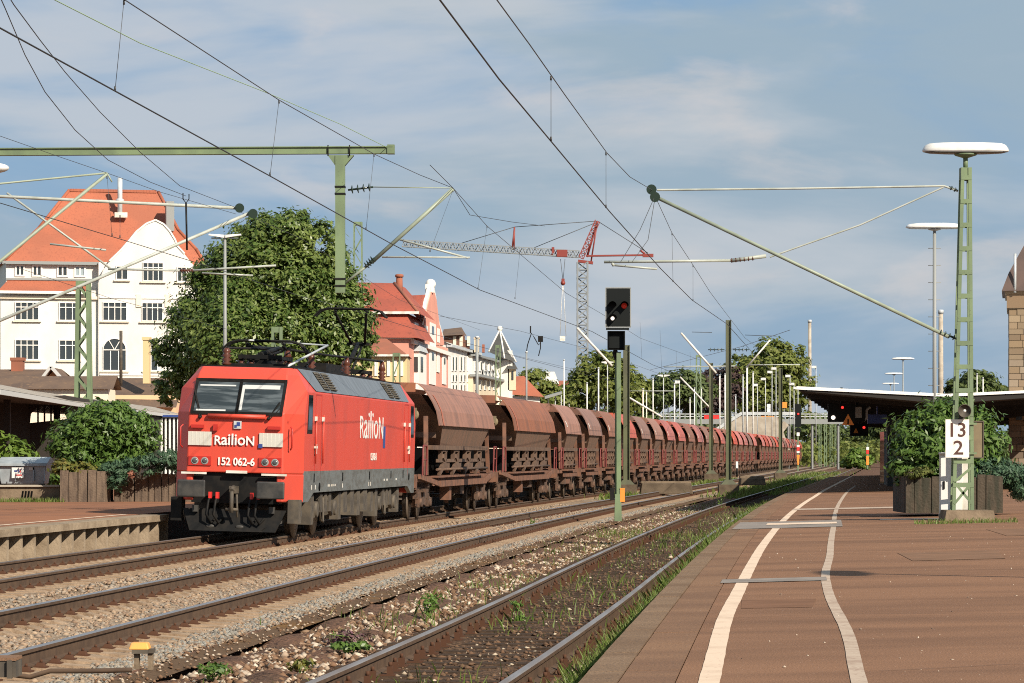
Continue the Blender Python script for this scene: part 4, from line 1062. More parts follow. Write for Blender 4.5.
# -- lattice mast on the right platform carrying the siding cantilever
DR = 65.; b = P(962, 512, DR); kx = DR/F
lm = thing('lattice_mast', 'pale green lattice mast carrying a long cantilever on the right platform', 'mast', b)
H = (512-168)*kx
m = MB(); flat_mast(m, H, 22*kx, 10.5*kx, 23.6*kx, .30)
for i in range(len(m.v)): # lean of the outline: left leg slopes, right leg nearly upright
    x, y, z = m.v[i]; m.v[i] = (x + 3.5*kx*z/H, y, z)
m.build('mast_frame', 'mast_green', lm)
m = MB()
for (a, c) in (((-9,8),(9,30)),((9,8),(-9,30)),((-9,30),(9,45))): m.bar((a[0]*kx,-.17,a[1]*kx),(c[0]*kx,-.17,c[1]*kx),.05,.02,up=(0,1,0))
m.build('foot_bracing', 'mast_green', lm)
m = MB(); m.box((.1,0,-.08),(1.05,1.0,.24),0,0,(.9,.9)); m.build('foundation', 'concrete', lm)
def loc(px_, py, D, o): return P(px_, py, D) - Vector(o.location)
tip = loc(655, 193, DR, lm)
ct = MB(); ct.tube(loc(949, 337, DR, lm), loc(656, 197, DR, lm), .038, n=10); cantil = ct.build('cantilever', 'tube_green', lm)
m = MB(); m.path([loc(x, y, DR, lm) for x, y in ((657,190),(800,188.5),(944,186),(958,191))], .022); m.path([loc(x, y, DR, lm) for x, y in ((770,257),(860,225),(944,187))], .018); m.build('stay_rod', 'tube_grey', cantil)
m = MB(); insul(m, loc(957,339,DR,lm), loc(938,331,DR,lm), 4, .06); insul(m, loc(958,191,DR,lm), loc(949,187,DR,lm), 2, .05); m.build('insulator', 'insul_green', cantil)
m = MB(); m.tube(loc(766,256,DR,lm), loc(732,260.5,DR,lm), .04); m.tube(loc(732,260.5,DR,lm), loc(604,262,DR,lm), .028); rgt = m.build('registration_tube', 'tube_grey', cantil)
m = MB(); insul(m, loc(756,258,DR,lm), loc(729,260.8,DR,lm), 6, .05); m.build('insulator', 'insul_brown', rgt)
m = MB(); m.tube(loc(612,263,DR,lm), loc(614,266,DR,lm), .03); m.tube(loc(612,265,DR,lm), loc(657,269,DR,lm), .022); m.build('steady_arm', 'tube_grey', rgt)
m = MB()
for (x, y) in ((651.5,189.5),(655,197)):
    m.tube(loc(x,y,DR-.08,lm), loc(x,y,DR+.08,lm), .105, n=14)
m.build('pulley', 'insul_green', cantil)
lp_ = thing('platform_lamp', 'white long-headed lamp on top of the green lattice mast', 'lamp', P(965.5, 168, DR), 0, 'long-headed platform lamps')
def lamp_head(t, W, z0, stem_mat):
    m = MB(); m.tube((0,0,-.02),(0,0,z0),.05,n=10); m.lathe([(.06,z0-.02),(.22,z0+.03),(.24,z0+.06)], (0,0,0), 16); m.build('stem', stem_mat, t)
    def shell(pr, name, matn):
        vs = []; n = 28
        for (f, z) in pr:
            for k in range(n):
                a = 2*math.pi*k/n; cx, sy = math.cos(a), math.sin(a)
                vs.append((math.copysign(abs(cx)**.55, cx)*f*W/2, math.copysign(abs(sy)**.8, sy)*(f*.5*W/2*.55), z0+z))
        m = MB(); m.add(vs, [(i*n+k, i*n+(k+1) % n, (i+1)*n+(k+1) % n, (i+1)*n+k) for i in range(len(pr)-1) for k in range(n)], 0, True)
        m.f += [tuple(range(n-1,-1,-1)), tuple((len(pr)-1)*n+k for k in range(n))]; m.m += [0,0]; m.sm += [False, False]
        m.build(name, matn, t)
    shell([(.55,.06),(.86,.075),(.97,.10)], 'lamp_underside', 'lamp_under')
    shell([(.98,.101),(1.0,.125),(.98,.17),(.93,.235),(.84,.27),(.6,.285)], 'lamp_cover', 'lamp_white')
lamp_head(lp_, 87*kx, 14*kx-.06, 'mast_green')
def pole_lamp(label, px_, yhead, D, wpx, zbase, rungs=True, name='platform_lamp'):
    k = D/F; b = P(px_, 454, D); b.z = zbase; z_top = EYE+(454-yhead)*k
    t = thing(name, label, 'lamp', b, 0, 'long-headed platform lamps')
    m = MB(); m.tube((0,0,0),(0,0,z_top-zbase-.25), .085, .06, n=10)
    m.build('pole', 'galv_dull', t)
    if rungs:
        m = MB(); z = 2.5
        while z < z_top-zbase-.6: m.tube((-.22,0,z),(.22,0,z),.014,n=5); z += .6
        tag(m.build('climbing_rungs', 'galv_dull', t))
    tt = thing('lamp_head', None, None, (0,0,z_top-zbase-.3)); tt.parent = t
    W = wpx*k
    m = MB(); m.tube((0,0,-.05),(0,0,.16),.05,n=8); m.lathe([(.06,.12),(.22,.17),(.24,.2)], (0,0,0), 12); m.build('stem', 'galv_dull', tt)
    for nm, pr, matn in (('lamp_underside',[(.55,.19),(.86,.2),(.97,.23)],'lamp_under'),('lamp_cover',[(.98,.231),(1.,.25),(.98,.30),(.9,.36),(.6,.40)],'lamp_white')):
        vs = []; n = 20
        for (f, z) in pr:
            for q in range(n):
                a = 2*math.pi*q/n; cx, sy = math.cos(a), math.sin(a)
                vs.append((math.copysign(abs(cx)**.55, cx)*f*W/2, sy*f*.28*W/2, z))
        m = MB(); m.add(vs, [(i*n+q, i*n+(q+1) % n, (i+1)*n+(q+1) % n, (i+1)*n+q) for i in range(len(pr)-1) for q in range(n)], 0, True)
        m.f += [tuple(range(n-1,-1,-1)), tuple((len(pr)-1)*n+q for q in range(n))]; m.m += [0,0]; m.sm += [False, False]; m.build(nm, matn, tt)
    return t
pole_lamp('white long-headed lamp on a tall grey pole behind the bush', 934.5, 226, 112., 58, .55)
pole_lamp('long-headed lamp above the canopy, highest of the three far ones', 903, 358.5, 300., 23, .5, False)
pole_lamp('long-headed lamp above the canopy, middle of the three far ones', 894, 373.5, 370., 19, .5, False)
pole_lamp('long-headed lamp above the canopy, lowest of the three far ones', 890.5, 383.5, 430., 17, .5, False)

# lamp outside the frame on the right: its shadow lies across the platform
sl_ = thing('platform_lamp', 'long-headed lamp right of the frame whose shadow crosses the platform', 'lamp', (12.1, 26.9, .56), R(90), 'long-headed platform lamps')
m = MB(); m.tube((0,0,0),(0,0,8.6),.08,.06,n=10); m.build('pole', 'galv_dull', sl_)
hh_ = thing('lamp_head', None, None, (0,0,8.5)); hh_.parent = sl_; lamp_head(hh_, 1.75, .2, 'galv_dull')
# -- loudspeaker, track sign, board and cabinet on and beside the lattice mast
ls = thing('loudspeaker', 'round grey horn loudspeaker on the lattice mast above the number sign', 'loudspeaker', P(963.5, 411, DR-.25))
m = MB(); m.lathe([(.135,-.16),(.125,-.13),(.07,.0),(.05,.12)], (0,0,0), 18, 0, 1); m.build('horn', 'black_metal', ls)
m = MB(); m.lathe([(.045,-.15),(.02,-.18)], (0,0,0), 12, 0, 1); m.build('driver', 'lamp_white', ls)
m = MB(); m.lathe([(.137,-.165),(.125,-.17),(.125,-.15)], (0,0,0), 18, 0, 1); m.build('horn_rim', 'gear_grey', ls)
m = MB(); m.box((-.02,.1,-.12),(.12,.1,.12)); m.build('bracket', 'gear_grey', ls)
sn = thing('track_sign', 'white sign with the brown numbers 13 and 2 on the lattice mast', 'sign', P(957.3, 438.5, DR-.24))
m = MB(); m.box((0,0,0),(23.6*kx,.02,38*kx)); m.build('panel', 'sign_white', sn)
text('number', '13', .40, 'sign_brown', sn, (-.01,-.014,.16), (R(90),0,0), 1.02, .002, .004)
text('number', '2', .40, 'sign_brown', sn, (.02,-.014,-.20), (R(90),0,0), 1.1, .002, .004)
m = MB()
for z in (.3,-.3): m.box((.15,.05,z),(.5,.03,.04))
m.build('bracket', 'mast_green', sn)
bd = thing('notice_board', 'brown square board fixed beside the number sign', 'board', P(977.5, 439.5, DR+.05))
m = MB(); m.box((0,0,0),(11.5*kx,.03,36*kx)); m.build('panel', 'board_brown', bd)
m = MB()
for s in (-1, 1): m.box((s*5.7*kx,-.01,0),(.02,.05,36.5*kx))
m.box((0,-.01,18.2*kx),(12*kx,.06,.02)); m.box((0,-.01,-18.2*kx),(12*kx,.06,.02)); m.build('frame', 'gear_grey', bd)
cb = thing('switch_cabinet', 'tall white electrical cabinet behind the foot of the lattice mast', 'cabinet', P(953.5, 514, DR+.75), -.137)
kc = (DR+.75)/F
m = MB(); m.box((0,.0,30*kc),(28*kc,.36,60*kc)); m.box((0,0,60.6*kc),(29.5*kc,.42,.05)); m.build('housing', 'white_dirty', cb, bevel=.012)
m = MB(); m.box((-2*kc,-.186,30*kc),(21*kc,.012,55*kc)); d_ = m.build('door', 'white_paint', cb)
m = MB(); m.box((-9.5*kc,-.20,29*kc),(.04,.03,.16)); m.build('handle', 'black_metal', d_)
m = MB(); m.box((0,0,-.02),(30*kc,.4,.06)); m.build('plinth', 'concrete_pale', cb)

# -- right planter of upright timbers with a bush and a juniper
def palisade(name, label, x0, x1, D, ztop, zbot, dpth, matn, n):
    t = thing(name, label, 'planter', ((x0+x1)/2, D, zbot))
    g = random.Random(int(D*10+n)); w_ = (x1-x0)/n
    for (yy, cnt) in ((0, n), (dpth, n)):
        m = MB()
        for k in range(cnt):
            hh = (ztop-zbot)*(1+g.uniform(-.05,.05)); m.box((-(x1-x0)/2+w_*(k+.5)+g.uniform(-.01,.01), yy+g.uniform(-.02,.02), hh/2), (w_*.93,.14,hh), g.uniform(-.03,.03), 0, (.97,.97))
        m.build('palisade', matn, t)
    for s in (-1, 1):
        m = MB()
        for k in range(max(2, int(dpth/w_))):
            m.box((s*((x1-x0)/2-.06), w_*(k+.7), (ztop-zbot)/2*.98), (.13,w_*.9,(ztop-zbot)*.98))
        m.build('palisade', matn, t)
    m = MB(); m.box((0,dpth/2,(ztop-zbot)*.82),((x1-x0)-.2,dpth-.2,.1)); m.build('soil', 'soil', t)
    return t
pr_ = palisade('timber_planter', 'dark mossy timber planter behind the white cabinet on the right platform', P(905,0,69.).x, P(1003,0,69.).x, 69., P(0,476,69.).z, P(0,513,69.).z, 2.2, 'wood_mossy', 11)
def bush(label, px_, py, D, blobs, n, leaf, matn, seed, name='bush', cat='bush', stems=6, **kw):
    t = thing(name, label, cat, P(px_, py, D)); m = MB()
    for k in range(stems):
        b_ = blobs[k % len(blobs)]; m.path([(wob()*.15,wob()*.1,-.2),(b_[0]*.5+wob()*.1,b_[1]*.5,b_[2]*.55),(b_[0]+wob()*.2,b_[1],b_[2]+b_[5]*.4)], .03, 6)
    m.build('stem', 'bark', t); leaf_cloud('foliage', matn, t, blobs, n, leaf, seed, **kw); return t
kp = 70./F
bush('big glossy green rhododendron in the right planter behind the number sign', 942, 480, 70.2,
     [(-16*kp,0,40*kp,36*kp,.8,32*kp),(12*kp,.1,48*kp,38*kp,.8,34*kp),(-34*kp,-.1,18*kp,21*kp,.7,26*kp),(34*kp,.1,30*kp,32*kp,.7,34*kp),(0,-.2,24*kp,34*kp,.8,30*kp)],
     15000, .08, 'leaf_bush', 21, per=28, clump=.17, aspect=.36, up=.55, droop=.35)
bush('blue green juniper hanging over the right end of the planter', 990, 478, 69.8,
     [(4*kp,0,6*kp,30*kp,.7,13*kp),(22*kp,-.1,2*kp,26*kp,.6,12*kp),(30*kp,-.3,-10*kp,14*kp,.4,12*kp),(-14*kp,0,8*kp,16*kp,.5,10*kp)],
     7000, .055, 'leaf_juniper', 22, name='juniper', per=30, clump=.2, aspect=.25, up=.3)
bush('low mossy growth spilling over the left corner of the right planter', 914, 474, 69.0,
     [(0,0,0,9*kp,.3,4*kp),(10*kp,.2,3*kp,10*kp,.3,4*kp)], 1600, .04, 'moss', 23, name='ground_plant', cat='plant', per=20, clump=.3, stems=3)
grass('grass', 500, lambda g, n, y: 7.0-Cv(62)+g.random(n)*2.0+.8, lambda g, n: 61.5+g.random(n)*1.0, lambda a, y: plat_z(a), .03, .12, 'thin weeds at the foot of the lattice mast')

# -- platform canopy on the right platform, far
CY0, CY1 = 112., 230.
def cx(a, y): return Cv(y)+a
EL, VA, ER = T3+1.95, T3+7.2, T3+14.5
cn = thing('platform_canopy', 'dark butterfly platform canopy with white edge over the right platform', 'canopy', (0,0,0))
zl, zv, zr = P(0,388,CY0).z, P(0,395,CY0).z-.02, P(0,386,CY0).z
Y_ = list(np.arange(CY0, CY1+1, 4.))
def cstrip(prof, name, matn):
    m = MB(); n = len(prof); vs = [(cx(a,y), y, z) for y in Y_ for a, z in prof]
    fs = [(i*n+k, i*n+k+1, (i+1)*n+k+1, (i+1)*n+k) for i in range(len(Y_)-1) for k in range(n-1)]
    fs += [tuple(range(n)), tuple((len(Y_)-1)*n+k for k in range(n-1,-1,-1))]
    fs += [(i*n+n-1, i*n, (i+1)*n, (i+1)*n+n-1) for i in range(len(Y_)-1)]
    m.add(vs, fs); return m.build(name, matn, cn)
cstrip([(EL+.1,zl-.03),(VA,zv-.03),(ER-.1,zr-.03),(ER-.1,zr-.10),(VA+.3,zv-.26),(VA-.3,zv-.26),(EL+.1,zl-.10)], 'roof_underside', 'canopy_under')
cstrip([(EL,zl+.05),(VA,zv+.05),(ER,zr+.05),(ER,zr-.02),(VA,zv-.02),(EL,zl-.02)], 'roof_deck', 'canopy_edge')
m = MB()
vs = [(cx(a,CY0)+0, CY0-.06, z) for a, z in ((EL,zl+.06),(VA,zv+.06),(ER,zr+.055),(ER,zr-.04),(VA,zv-.04),(EL,zl-.05))]
vs += [(x, y+.05, z) for x, y, z in vs]
m.add(vs, [(0,1,4,5),(1,2,3,4),(6,11,10,7),(7,10,9,8),(0,6,7,1),(1,7,8,2),(5,4,10,11),(4,3,9,10),(0,5,11,6),(2,8,9,3)]); m.build('fascia', 'canopy_edge', cn)
for yy in np.arange(116, 230, 6.):
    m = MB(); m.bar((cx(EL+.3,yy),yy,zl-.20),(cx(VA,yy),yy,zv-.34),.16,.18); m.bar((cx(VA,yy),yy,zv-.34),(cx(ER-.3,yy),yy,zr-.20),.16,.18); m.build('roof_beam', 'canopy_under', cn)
for yy in (133., 158., 183., 208.):
    for a in (VA-1.9, VA+1.9):
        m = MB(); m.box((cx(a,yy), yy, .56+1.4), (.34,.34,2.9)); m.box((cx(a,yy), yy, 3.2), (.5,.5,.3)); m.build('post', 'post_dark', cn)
# signals, monitor and signs hanging under the canopy
def hang_signal(label, pxs, D, triangle=True, s=1.):
    k = D/F; x0, x1, y0, y1 = pxs
    c_ = P((x0+x1)/2, (y0+y1)/2, D); W, Hh = (x1-x0)*k, (y1-y0)*k
    t = thing('hanging_signal', label, 'signal', c_)
    m = MB(); m.box((0,0,0),(W,.25,Hh)); m.box((0,0,Hh/2+.3),(.08,.08,.6)); m.build('signal_screen', 'signal_black', t, recalc=True)
    return t, k
t, k = hang_signal('signal box with a red and a bright white lamp hanging under the canopy edge', (828,855,404,422), 116.)
for (dx, y, mm, r) in ((842.0,407.5,'lamp_red_far',.05),(832.8,417.6,'lamp_warm',.075)):
    m = MB(); m.lathe([(r,-.04),(r,.0)], ((dx-841.5)*k,-.14,(413-y)*k), 12, 0, 1); m.build('signal_lamp', mm, t)
t2 = thing('hanging_sign', 'orange warning triangle sign hanging below the canopy signal', 'sign', P(848, 420, 115.))
m = MB(); m.add([(-6*k,-.02,-5*k),(6*k,-.02,-5*k),(0,-.02,6*k),(-6*k,.02,-5*k),(6*k,.02,-5*k),(0,.02,6*k)], [(0,1,2),(5,4,3),(0,3,4,1),(1,4,5,2),(2,5,3,0)]); m.build('panel', 'orange', t2)
m = MB(); m.box((0,-.03,-.06),(.05,.01,.18)); m.build('mark', 'signal_black', t2)
t3 = thing('hanging_monitor', 'dark monitor box with grey screen under the canopy beside the signal', 'monitor', P(857, 413, 117.))
m = MB(); m.box((0,0,0),(15*k,.4,17*k)); m.box((0,0,12*k),(.1,.1,8*k)); m.build('case', 'signal_black', t3)
m = MB(); m.box((-.5*k,-.21,.5*k),(9*k,.02,11*k)); m.build('screen', 'galv_dull', t3)
m = MB(); m.path([(6*k,-.1,-8*k),(9*k,-.1,-5*k),(9*k,-.1,3*k),(13*k,-.1,6*k)], .06); m.build('conduit', 'galv_dull', t3)
t4, k4 = hang_signal('smaller farther signal box with red lamp hanging under the canopy', (850,868,424,436), 150.)
m = MB(); m.lathe([(.065,-.04),(.065,.0)], (4.6*k4,-.14,2.5*k4), 12, 0, 1); m.build('signal_lamp', 'lamp_red_far', t4)
m = MB(); m.add([(-6*k4,-.15,-3*k4),(-1*k4,-.15,-3*k4),(-3.5*k4,-.15,2*k4)], [(0,1,2)]); m.build('triangle_mark', 'orange', t4)
t5 = thing('station_sign', 'dark blue station sign hanging deep under the canopy', 'sign', P(877, 419, 124.))
m = MB(); m.box((0,0,0),(19*.0388,.12,9*.0388)); m.box((0,0,.5),(.06,.06,.7)); m.build('panel', 'emblem_blue', t5)
t6 = thing('platform_kiosk', 'pale glass-walled waiting box standing under the canopy', 'shelter', P(893, 486, 142.))
m = MB(); m.box((0,0,1.2),(.95,1.8,2.4)); m.build('body', 'glass_dark', t6)
m = MB()
for s in (-1, 1): m.box((s*.47,-.91,1.2),(.06,.04,2.4))
m.box((0,-.91,2.38),(1.0,.05,.10)); m.box((0,-.91,.25),(1.0,.05,.5)); m.build('frame', 'galv_dull', t6)

# -- drop post and beam of the portal over tracks 1 and 2
DP = 70.7; kk = DP/F
pt = thing('portal_mast', 'pale green catenary portal beam with a hanging drop post', 'portal', P(-150, 478, DP))
lo = lambda x, y, D=DP: P(x, y, D)-Vector(pt.location)
m = MB()
a, b = lo(-160, 153.2), lo(393, 150.5)
m.bar(a, b, .20, 6.5*kk); m.bar(a+Vector((0,-.11,3.6*kk)), b+Vector((0,-.11,3.6*kk)), .06, .02)
m.box(lo(391,149.5), (.16,.26,9*kk)); bm_ = m.build('beam', 'mast_green', pt)
m = MB(); m.box2(lo(335.5,293)-Vector((0,.12,0)), lo(345,156)+Vector((0,.12,0)))
m.add([lo(335.5,166)+Vector((0,-.1,0)), lo(345,166)+Vector((0,-.1,0)), lo(354,155.5)+Vector((0,-.1,0)), lo(328,155.5)+Vector((0,-.1,0)),
       lo(335.5,166)+Vector((0,.1,0)), lo(345,166)+Vector((0,.1,0)), lo(354,155.5)+Vector((0,.1,0)), lo(328,155.5)+Vector((0,.1,0))], [(0,1,2,3),(4,7,6,5),(0,4,5,1),(1,5,6,2),(2,6,7,3),(3,7,4,0)])
dp = m.build('drop_post', 'mast_green', pt)
for x in (328, 349.5):
    m = MB(); m.tube(lo(x,156,DP-.13), lo(x,145,DP-.13), .015, n=6); m.tube(lo(x,156,DP+.13), lo(x,145,DP+.13), .015, n=6); m.bar(lo(x,154,DP-.14), lo(x,154,DP+.14), .03, .03); m.build('clamp_bolt', 'black_metal', dp)
for y in (187, 194, 279, 286): m = MB(); m.box(lo(340.2,y), (10.6*kk,.28,.035)); m.build('clamp', 'black_metal', dp)
m = MB(); insul(m, lo(348,190), lo(373,187), 4, .10); m.build('insulator', 'insul_green', dp)
m = MB(); m.tube(lo(373,187), lo(453,188), .012, n=5); m.tube(lo(345,283), lo(372,262), .03); m.tube(lo(372,262), lo(453,189), .045); ca = m.build('cantilever', 'tube_green', pt)
m = MB(); insul(m, lo(365,267), lo(374,258), 4, .09); m.build('insulator', 'insul_green', ca)
m = MB(); m.tube(lo(398,239), lo(468,258), .022); m.tube(lo(382,257), lo(470,257.5), .02); m.build('registration_tube', 'tube_grey', ca)
m = MB(); m.box(lo(-150, 316), (.34,.34,(478-153)*kk)); m.build('mast', 'mast_green', pt)
# left cantilever on the same mast: for track 1
m = MB(); m.tube(lo(-150,189), lo(236,208), .036); m.tube(lo(-150,385), lo(250,213), .036); cl_ = m.build('cantilever', 'tube_grey', pt)
m = MB(); 
for (x, y) in ((239.5,208),(253,213.5)): m.tube(lo(x,y,DP-.10), lo(x,y,DP+.10), .105, n=14)
m.build('pulley', 'insul_green', cl_)
m = MB(); m.tube(lo(7,193), lo(110,268), .024); m.tube(lo(108,269), lo(180,270.5), .024); m.tube(lo(192,270.5), lo(276,265.5), .024); m.tube(lo(202,273), lo(253,275.5), .02); rt = m.build('registration_tube', 'tube_grey', cl_)
m = MB(); insul(m, lo(180,270.5), lo(194,270.5), 5, .05); m.build('insulator', 'insul_brown', rt)
# second mast with cantilever further left, nearer (outside the frame, its arm reaches in)
DQ = 58.
q = thing('cantilever_mast', 'green tubular cantilever reaching in from the left above the white building', 'mast', P(-230, 482, DQ))
lq = lambda x, y: P(x, y, DQ)-Vector(q.location)
m = MB(); zig_mast(m, (482-120)*DQ/F, .5, .3); m.build('mast_frame', 'mast_green', q)
m = MB(); m.tube(lq(-225,445), lq(107,174), .03); ca = m.build('cantilever', 'tube_green', q)
m = MB(); m.tube(lq(-225,206), lq(107,173), .018); m.tube(lq(107,173), lq(112,182), .014); m.build('stay_rod', 'tube_green', ca)
m = MB(); m.tube(lq(50,244), lq(106,250), .018); m.build('steady_arm', 'tube_grey', ca)

# -- lattice masts left of the train
def zmast(label, px_, ytop, ybase, D, w0, w1, matn='mast_green', **kw):
    b = P(px_, ybase, D); t = thing('lattice_mast', label, 'mast', b)
    m = MB(); zig_mast(m, (ybase-ytop)*D/F, w0, w1, **kw); m.build('mast_frame', matn, t); return t
zmast('pale green lattice mast rising behind the bush on the left platform', 83.5, 281, 470, 128., .58, .40, step=.62, leg=.15, diag=.10)
zmast('slim green lattice mast beside the big chestnut tree', 358, 222, 440, 190., .55, .45, step=.8)
zmast('pale green lattice mast standing behind the locomotive roof', 277, 327, 440, 112., .30, .28, step=.9, leg=.09)
zmast('green lattice mast in front of the ochre house', 396.5, 353, 440, 180., .40, .36, step=.9)
zmast('green lattice mast in front of the cream row house', 498, 345, 440, 200., .3, .26, step=.8)

# -- overhead wires
def wire3(pts): return [Vector(p) for p in pts]
def overhead(label, contact, messenger, droppers, rc=.008, rm=.006, mats=('copper_wire','steel_wire')):
    t = thing('overhead_line', label, 'overhead wire', (0,0,0))
    if contact: MB().path(contact, rc*.85, 6).build('contact_wire', mats[0], t)
    for ms in (messenger or []): MB().path(ms, rm*.85, 6).build('messenger_wire', mats[1], t)
    for a, b in (droppers or []):
        m = MB(); m.tube(a, b, .0036, n=5); m.tube(b+Vector((0,0,.0)), b+Vector((0,0,.05)), .012, n=6); m.tube(a-Vector((0,0,.05)), a, .012, n=6); m.build('dropper', 'steel_wire', t)
    return t
def cpts(pxs, z):    # points of a contact wire at height z from their image columns/rows
    return [P(x, y, (z-EYE)*F/(454-y)) for x, y in pxs]
# siding: contact wire 5.5 m up
cs = cpts([(423,-22),(440,0),(499,79),(555,146),(610,212),(661,269),(692,300),(727,324)], 5.5)
cs += [Vector((Cv(y)+T3+.1, y, 5.5)) for y in (130., 160., 200., 250., 300.)]
ms1 = [P(478,-30,26.), P(497,0,29.), P(530,45,33.5), P(565,95,38.8), P(607,153,48.3), P(630,177,57.), P(652,190,65.)]
ms2 = [P(655,196,65.), P(672,233,72.), P(693,265,79.), P(710,292,92.), P(725,312,108.), P(745,338,130.), P(775,360,160.)]
dr = [(P(551,76,36.9), P(551,141,36.9)), (P(606,152,48.), P(606,208,48.)), (P(693,265,79.), P(693,301,79.)), (P(672,233,72.), P(673,282,72.))]
overhead('contact wire with hangers sweeping down over the platform siding', cs, [ms1, ms2, [P(655,196,65.), P(640,230,64.), P(620,263,63.)], [P(655,198,65.), P(648,240,64.5), P(632,262,64.)]], dr, .0095, .0075)
# track 2: 5.75 m
c2 = cpts([(-40,9),(0,28),(115,91),(270,176),(390,243),(480,290),(592,331.5)], 5.75) + [Vector((Cv(y)+T2+.1, y, 5.75)) for y in (140., 180., 230., 300.)]
m1 = [P(60,-48,30.), P(125,0,34.4), P(279,100,45.2), P(374,154,57.), P(420,175,64.), P(453,188,70.7)]
m2 = [P(453,188,70.7), P(487,226,77.), P(566,293,101.), P(602,314,118.), P(640,338,142.), P(700,360,170.)]
dr2 = [(P(124,0,34.4), P(115,91,34.4)), (P(279,100,45.2), P(270,176,44.9)), (P(374,154,57.), P(366,230,57.)), (P(487,226,77.), P(478,289,76.1)), (P(453,190,70.7), P(430,252,66.)), (P(520,250,88.), P(515,299,84.))]
overhead('long dark contact wire crossing in front of the green portal beam', c2, [m1, m2, [P(430,165,64.), P(453,188,70.7), P(470,215,72.), P(512,222,74.), P(545,226,90.)]], dr2, .0105, .008)
# track 1: 5.75 m, over the raised pantograph
c1 = [P(-30,194,49.), P(0,203,50.2), P(120,239,58.5), P(230,273,69.), P(300,296,79.), P(346,308,86.)] + [Vector((Cv(y)+T1, y, 5.74)) for y in (100., 130., 180., 240., 320.)]
m1 = [P(240,212,DP), P(300,238,78.), P(400,300,112.), P(480,330,150.)]
overhead('contact wire above the red locomotive and its wagons', c1, [m1, [P(-25,128,52.), P(0,136,54.), P(60,157,56.), P(107,173,DQ), P(160,192,64.), P(236,214,DP)], [P(0,262,60.), P(110,298,66.), P(230,330,80.)]],
         [(P(107,176,DQ), P(112,236,DQ)), (P(120,215,60.), P(120,238,58.5))], .009, .006)
# crossing wires from the upper left, and the pale green stay to the beam end
t = thing('overhead_line', 'steep twin wires sagging from the upper left corner towards the pulleys', 'overhead wire', (0,0,0))
MB().path([P(-12,-30,31.), P(5,8,33.), P(25,55,36.), P(45,92,39.), P(75,130,44.), P(108,160,50.), P(150,182,58.), P(186,196,66.)], .0058).build('messenger_wire', 'copper_wire', t)
MB().path([P(-5,-26,31.), P(14,5,33.), P(40,40,36.), P(65,72,40.), P(100,112,46.), P(140,152,53.), P(180,186,61.), P(237,208,DP)], .0058).build('messenger_wire', 'copper_wire', t)
m = MB(); m.path([P(183,193,66.), P(183,199,66.), P(186,203,66.), P(189,199,66.), P(189,194,66.)], .012); m.tube(P(186,203,66.), P(187,250,66.), .02); m.build('wire_yoke', 'black_metal', t)
t = thing('stay_wire', 'pale green stay wire running up from the right end of the portal beam', 'wire', (0,0,0))
MB().path([P(20,-18,38.), P(55,0,41.), P(140,43,47.), P(265,92,58.), P(340,124,66.), P(388,148,DP)], .0075).build('wire', 'green_wire', t)
# thin far wires
t = thing('overhead_line', 'thin far wires over the yard behind the light signal', 'overhead wire', (0,0,0))
for pts in ([(440,316,190.),(520,331,220.),(600,352,260.),(690,385,330.)], [(500,352,240.),(560,366,280.),(620,380,330.)], [(650,370,260.),(740,347,200.),(790,330,156.)]):
    MB().path([P(*p_) for p_ in pts], .012).build('messenger_wire', 'steel_wire', t)
for a, b in (((660,330,250.),(662,378,250.)),((676,350,270.),(678,388,270.)),((640,322,240.),(642,360,240.)),((690,352,280.),(692,392,280.))):
    MB().tube(P(*a), P(*b), .010, n=4).build('dropper', 'steel_wire', t)
t = thing('overhead_line', 'wires from the insulators of the green beam mast with side cantilevers', 'overhead wire', (0,0,0))
for pts in ([(692,332,156.),(712,332.5,156.)], [(745,335,156.),(775,336,156.)]): MB().tube(P(*pts[0]), P(*pts[1]), .014, n=5).build('wire', 'steel_wire', t)
def side_arm(label, pts, D, r, reg=None, post=None):
    t = thing('cantilever', label, 'cantilever', (0,0,0)); MB().tube(P(*pts[0],D), P(*pts[1],D), r, n=8).build('tube', 'white_dirty', t)
    if reg: MB().tube(P(*reg[0],D), P(*reg[1],D), .035, n=6).build('registration_tube', 'tube_grey', t)
    return t
side_arm('white sloping cantilever tube left of the green beam mast', ((681,333),(716,373)), 190., .065, ((676,367),(735,366)))
side_arm('white cantilever tube sloping up to the right beside the green beam mast', ((747,367),(770,340)), 190., .05, ((748,365),(800,364.5)))
side_arm('white sloping cantilever tube above the far red wagons', ((680,377),(712,410)), 230., .06, ((664,367),(700,366)))
side_arm('white cantilever tube sloping down behind the light signal', ((577,328),(612,366)), 150., .06)
side_arm('thin white sloping tube from signal to wagon roofs', ((628,397),(662,417)), 260., .08, ((628,391),(675,391)))

# -- the twin-headed lamp behind the locomotive
tl = thing('platform_lamp', 'twin-headed white lamp on a thin pole before the chestnut tree', 'lamp', P(225, 440, 118.))
k = 118./F
m = MB(); m.tube((0,0,0),(0,0,203*k),.09,.05,n=8); m.build('pole', 'galv_dull', tl)
for s in (-1, 1):
    m = MB(); m.add([(s*.02,-.12,202*k),(s*.02,.12,202*k),(s*16*k,.16,204.5*k),(s*16*k,-.16,204.5*k),(s*.02,-.12,205*k),(s*.02,.12,205*k),(s*16*k,.14,206*k),(s*16*k,-.14,206*k)], [(0,1,2,3),(4,7,6,5),(0,4,5,1),(1,5,6,2),(2,6,7,3),(3,7,4,0)])
    hd = m.build('lamp_head', 'lamp_white', tl); m = MB(); m.box((s*9*k,0,201.6*k+.02*9*k),(9*k,.16,.05)); m.build('lens', 'lens_glass', hd)
tl = thing('platform_lamp', 'white lamp head peeping in at the left picture edge', 'lamp', P(-12, 470, 60.)); k = 60./F
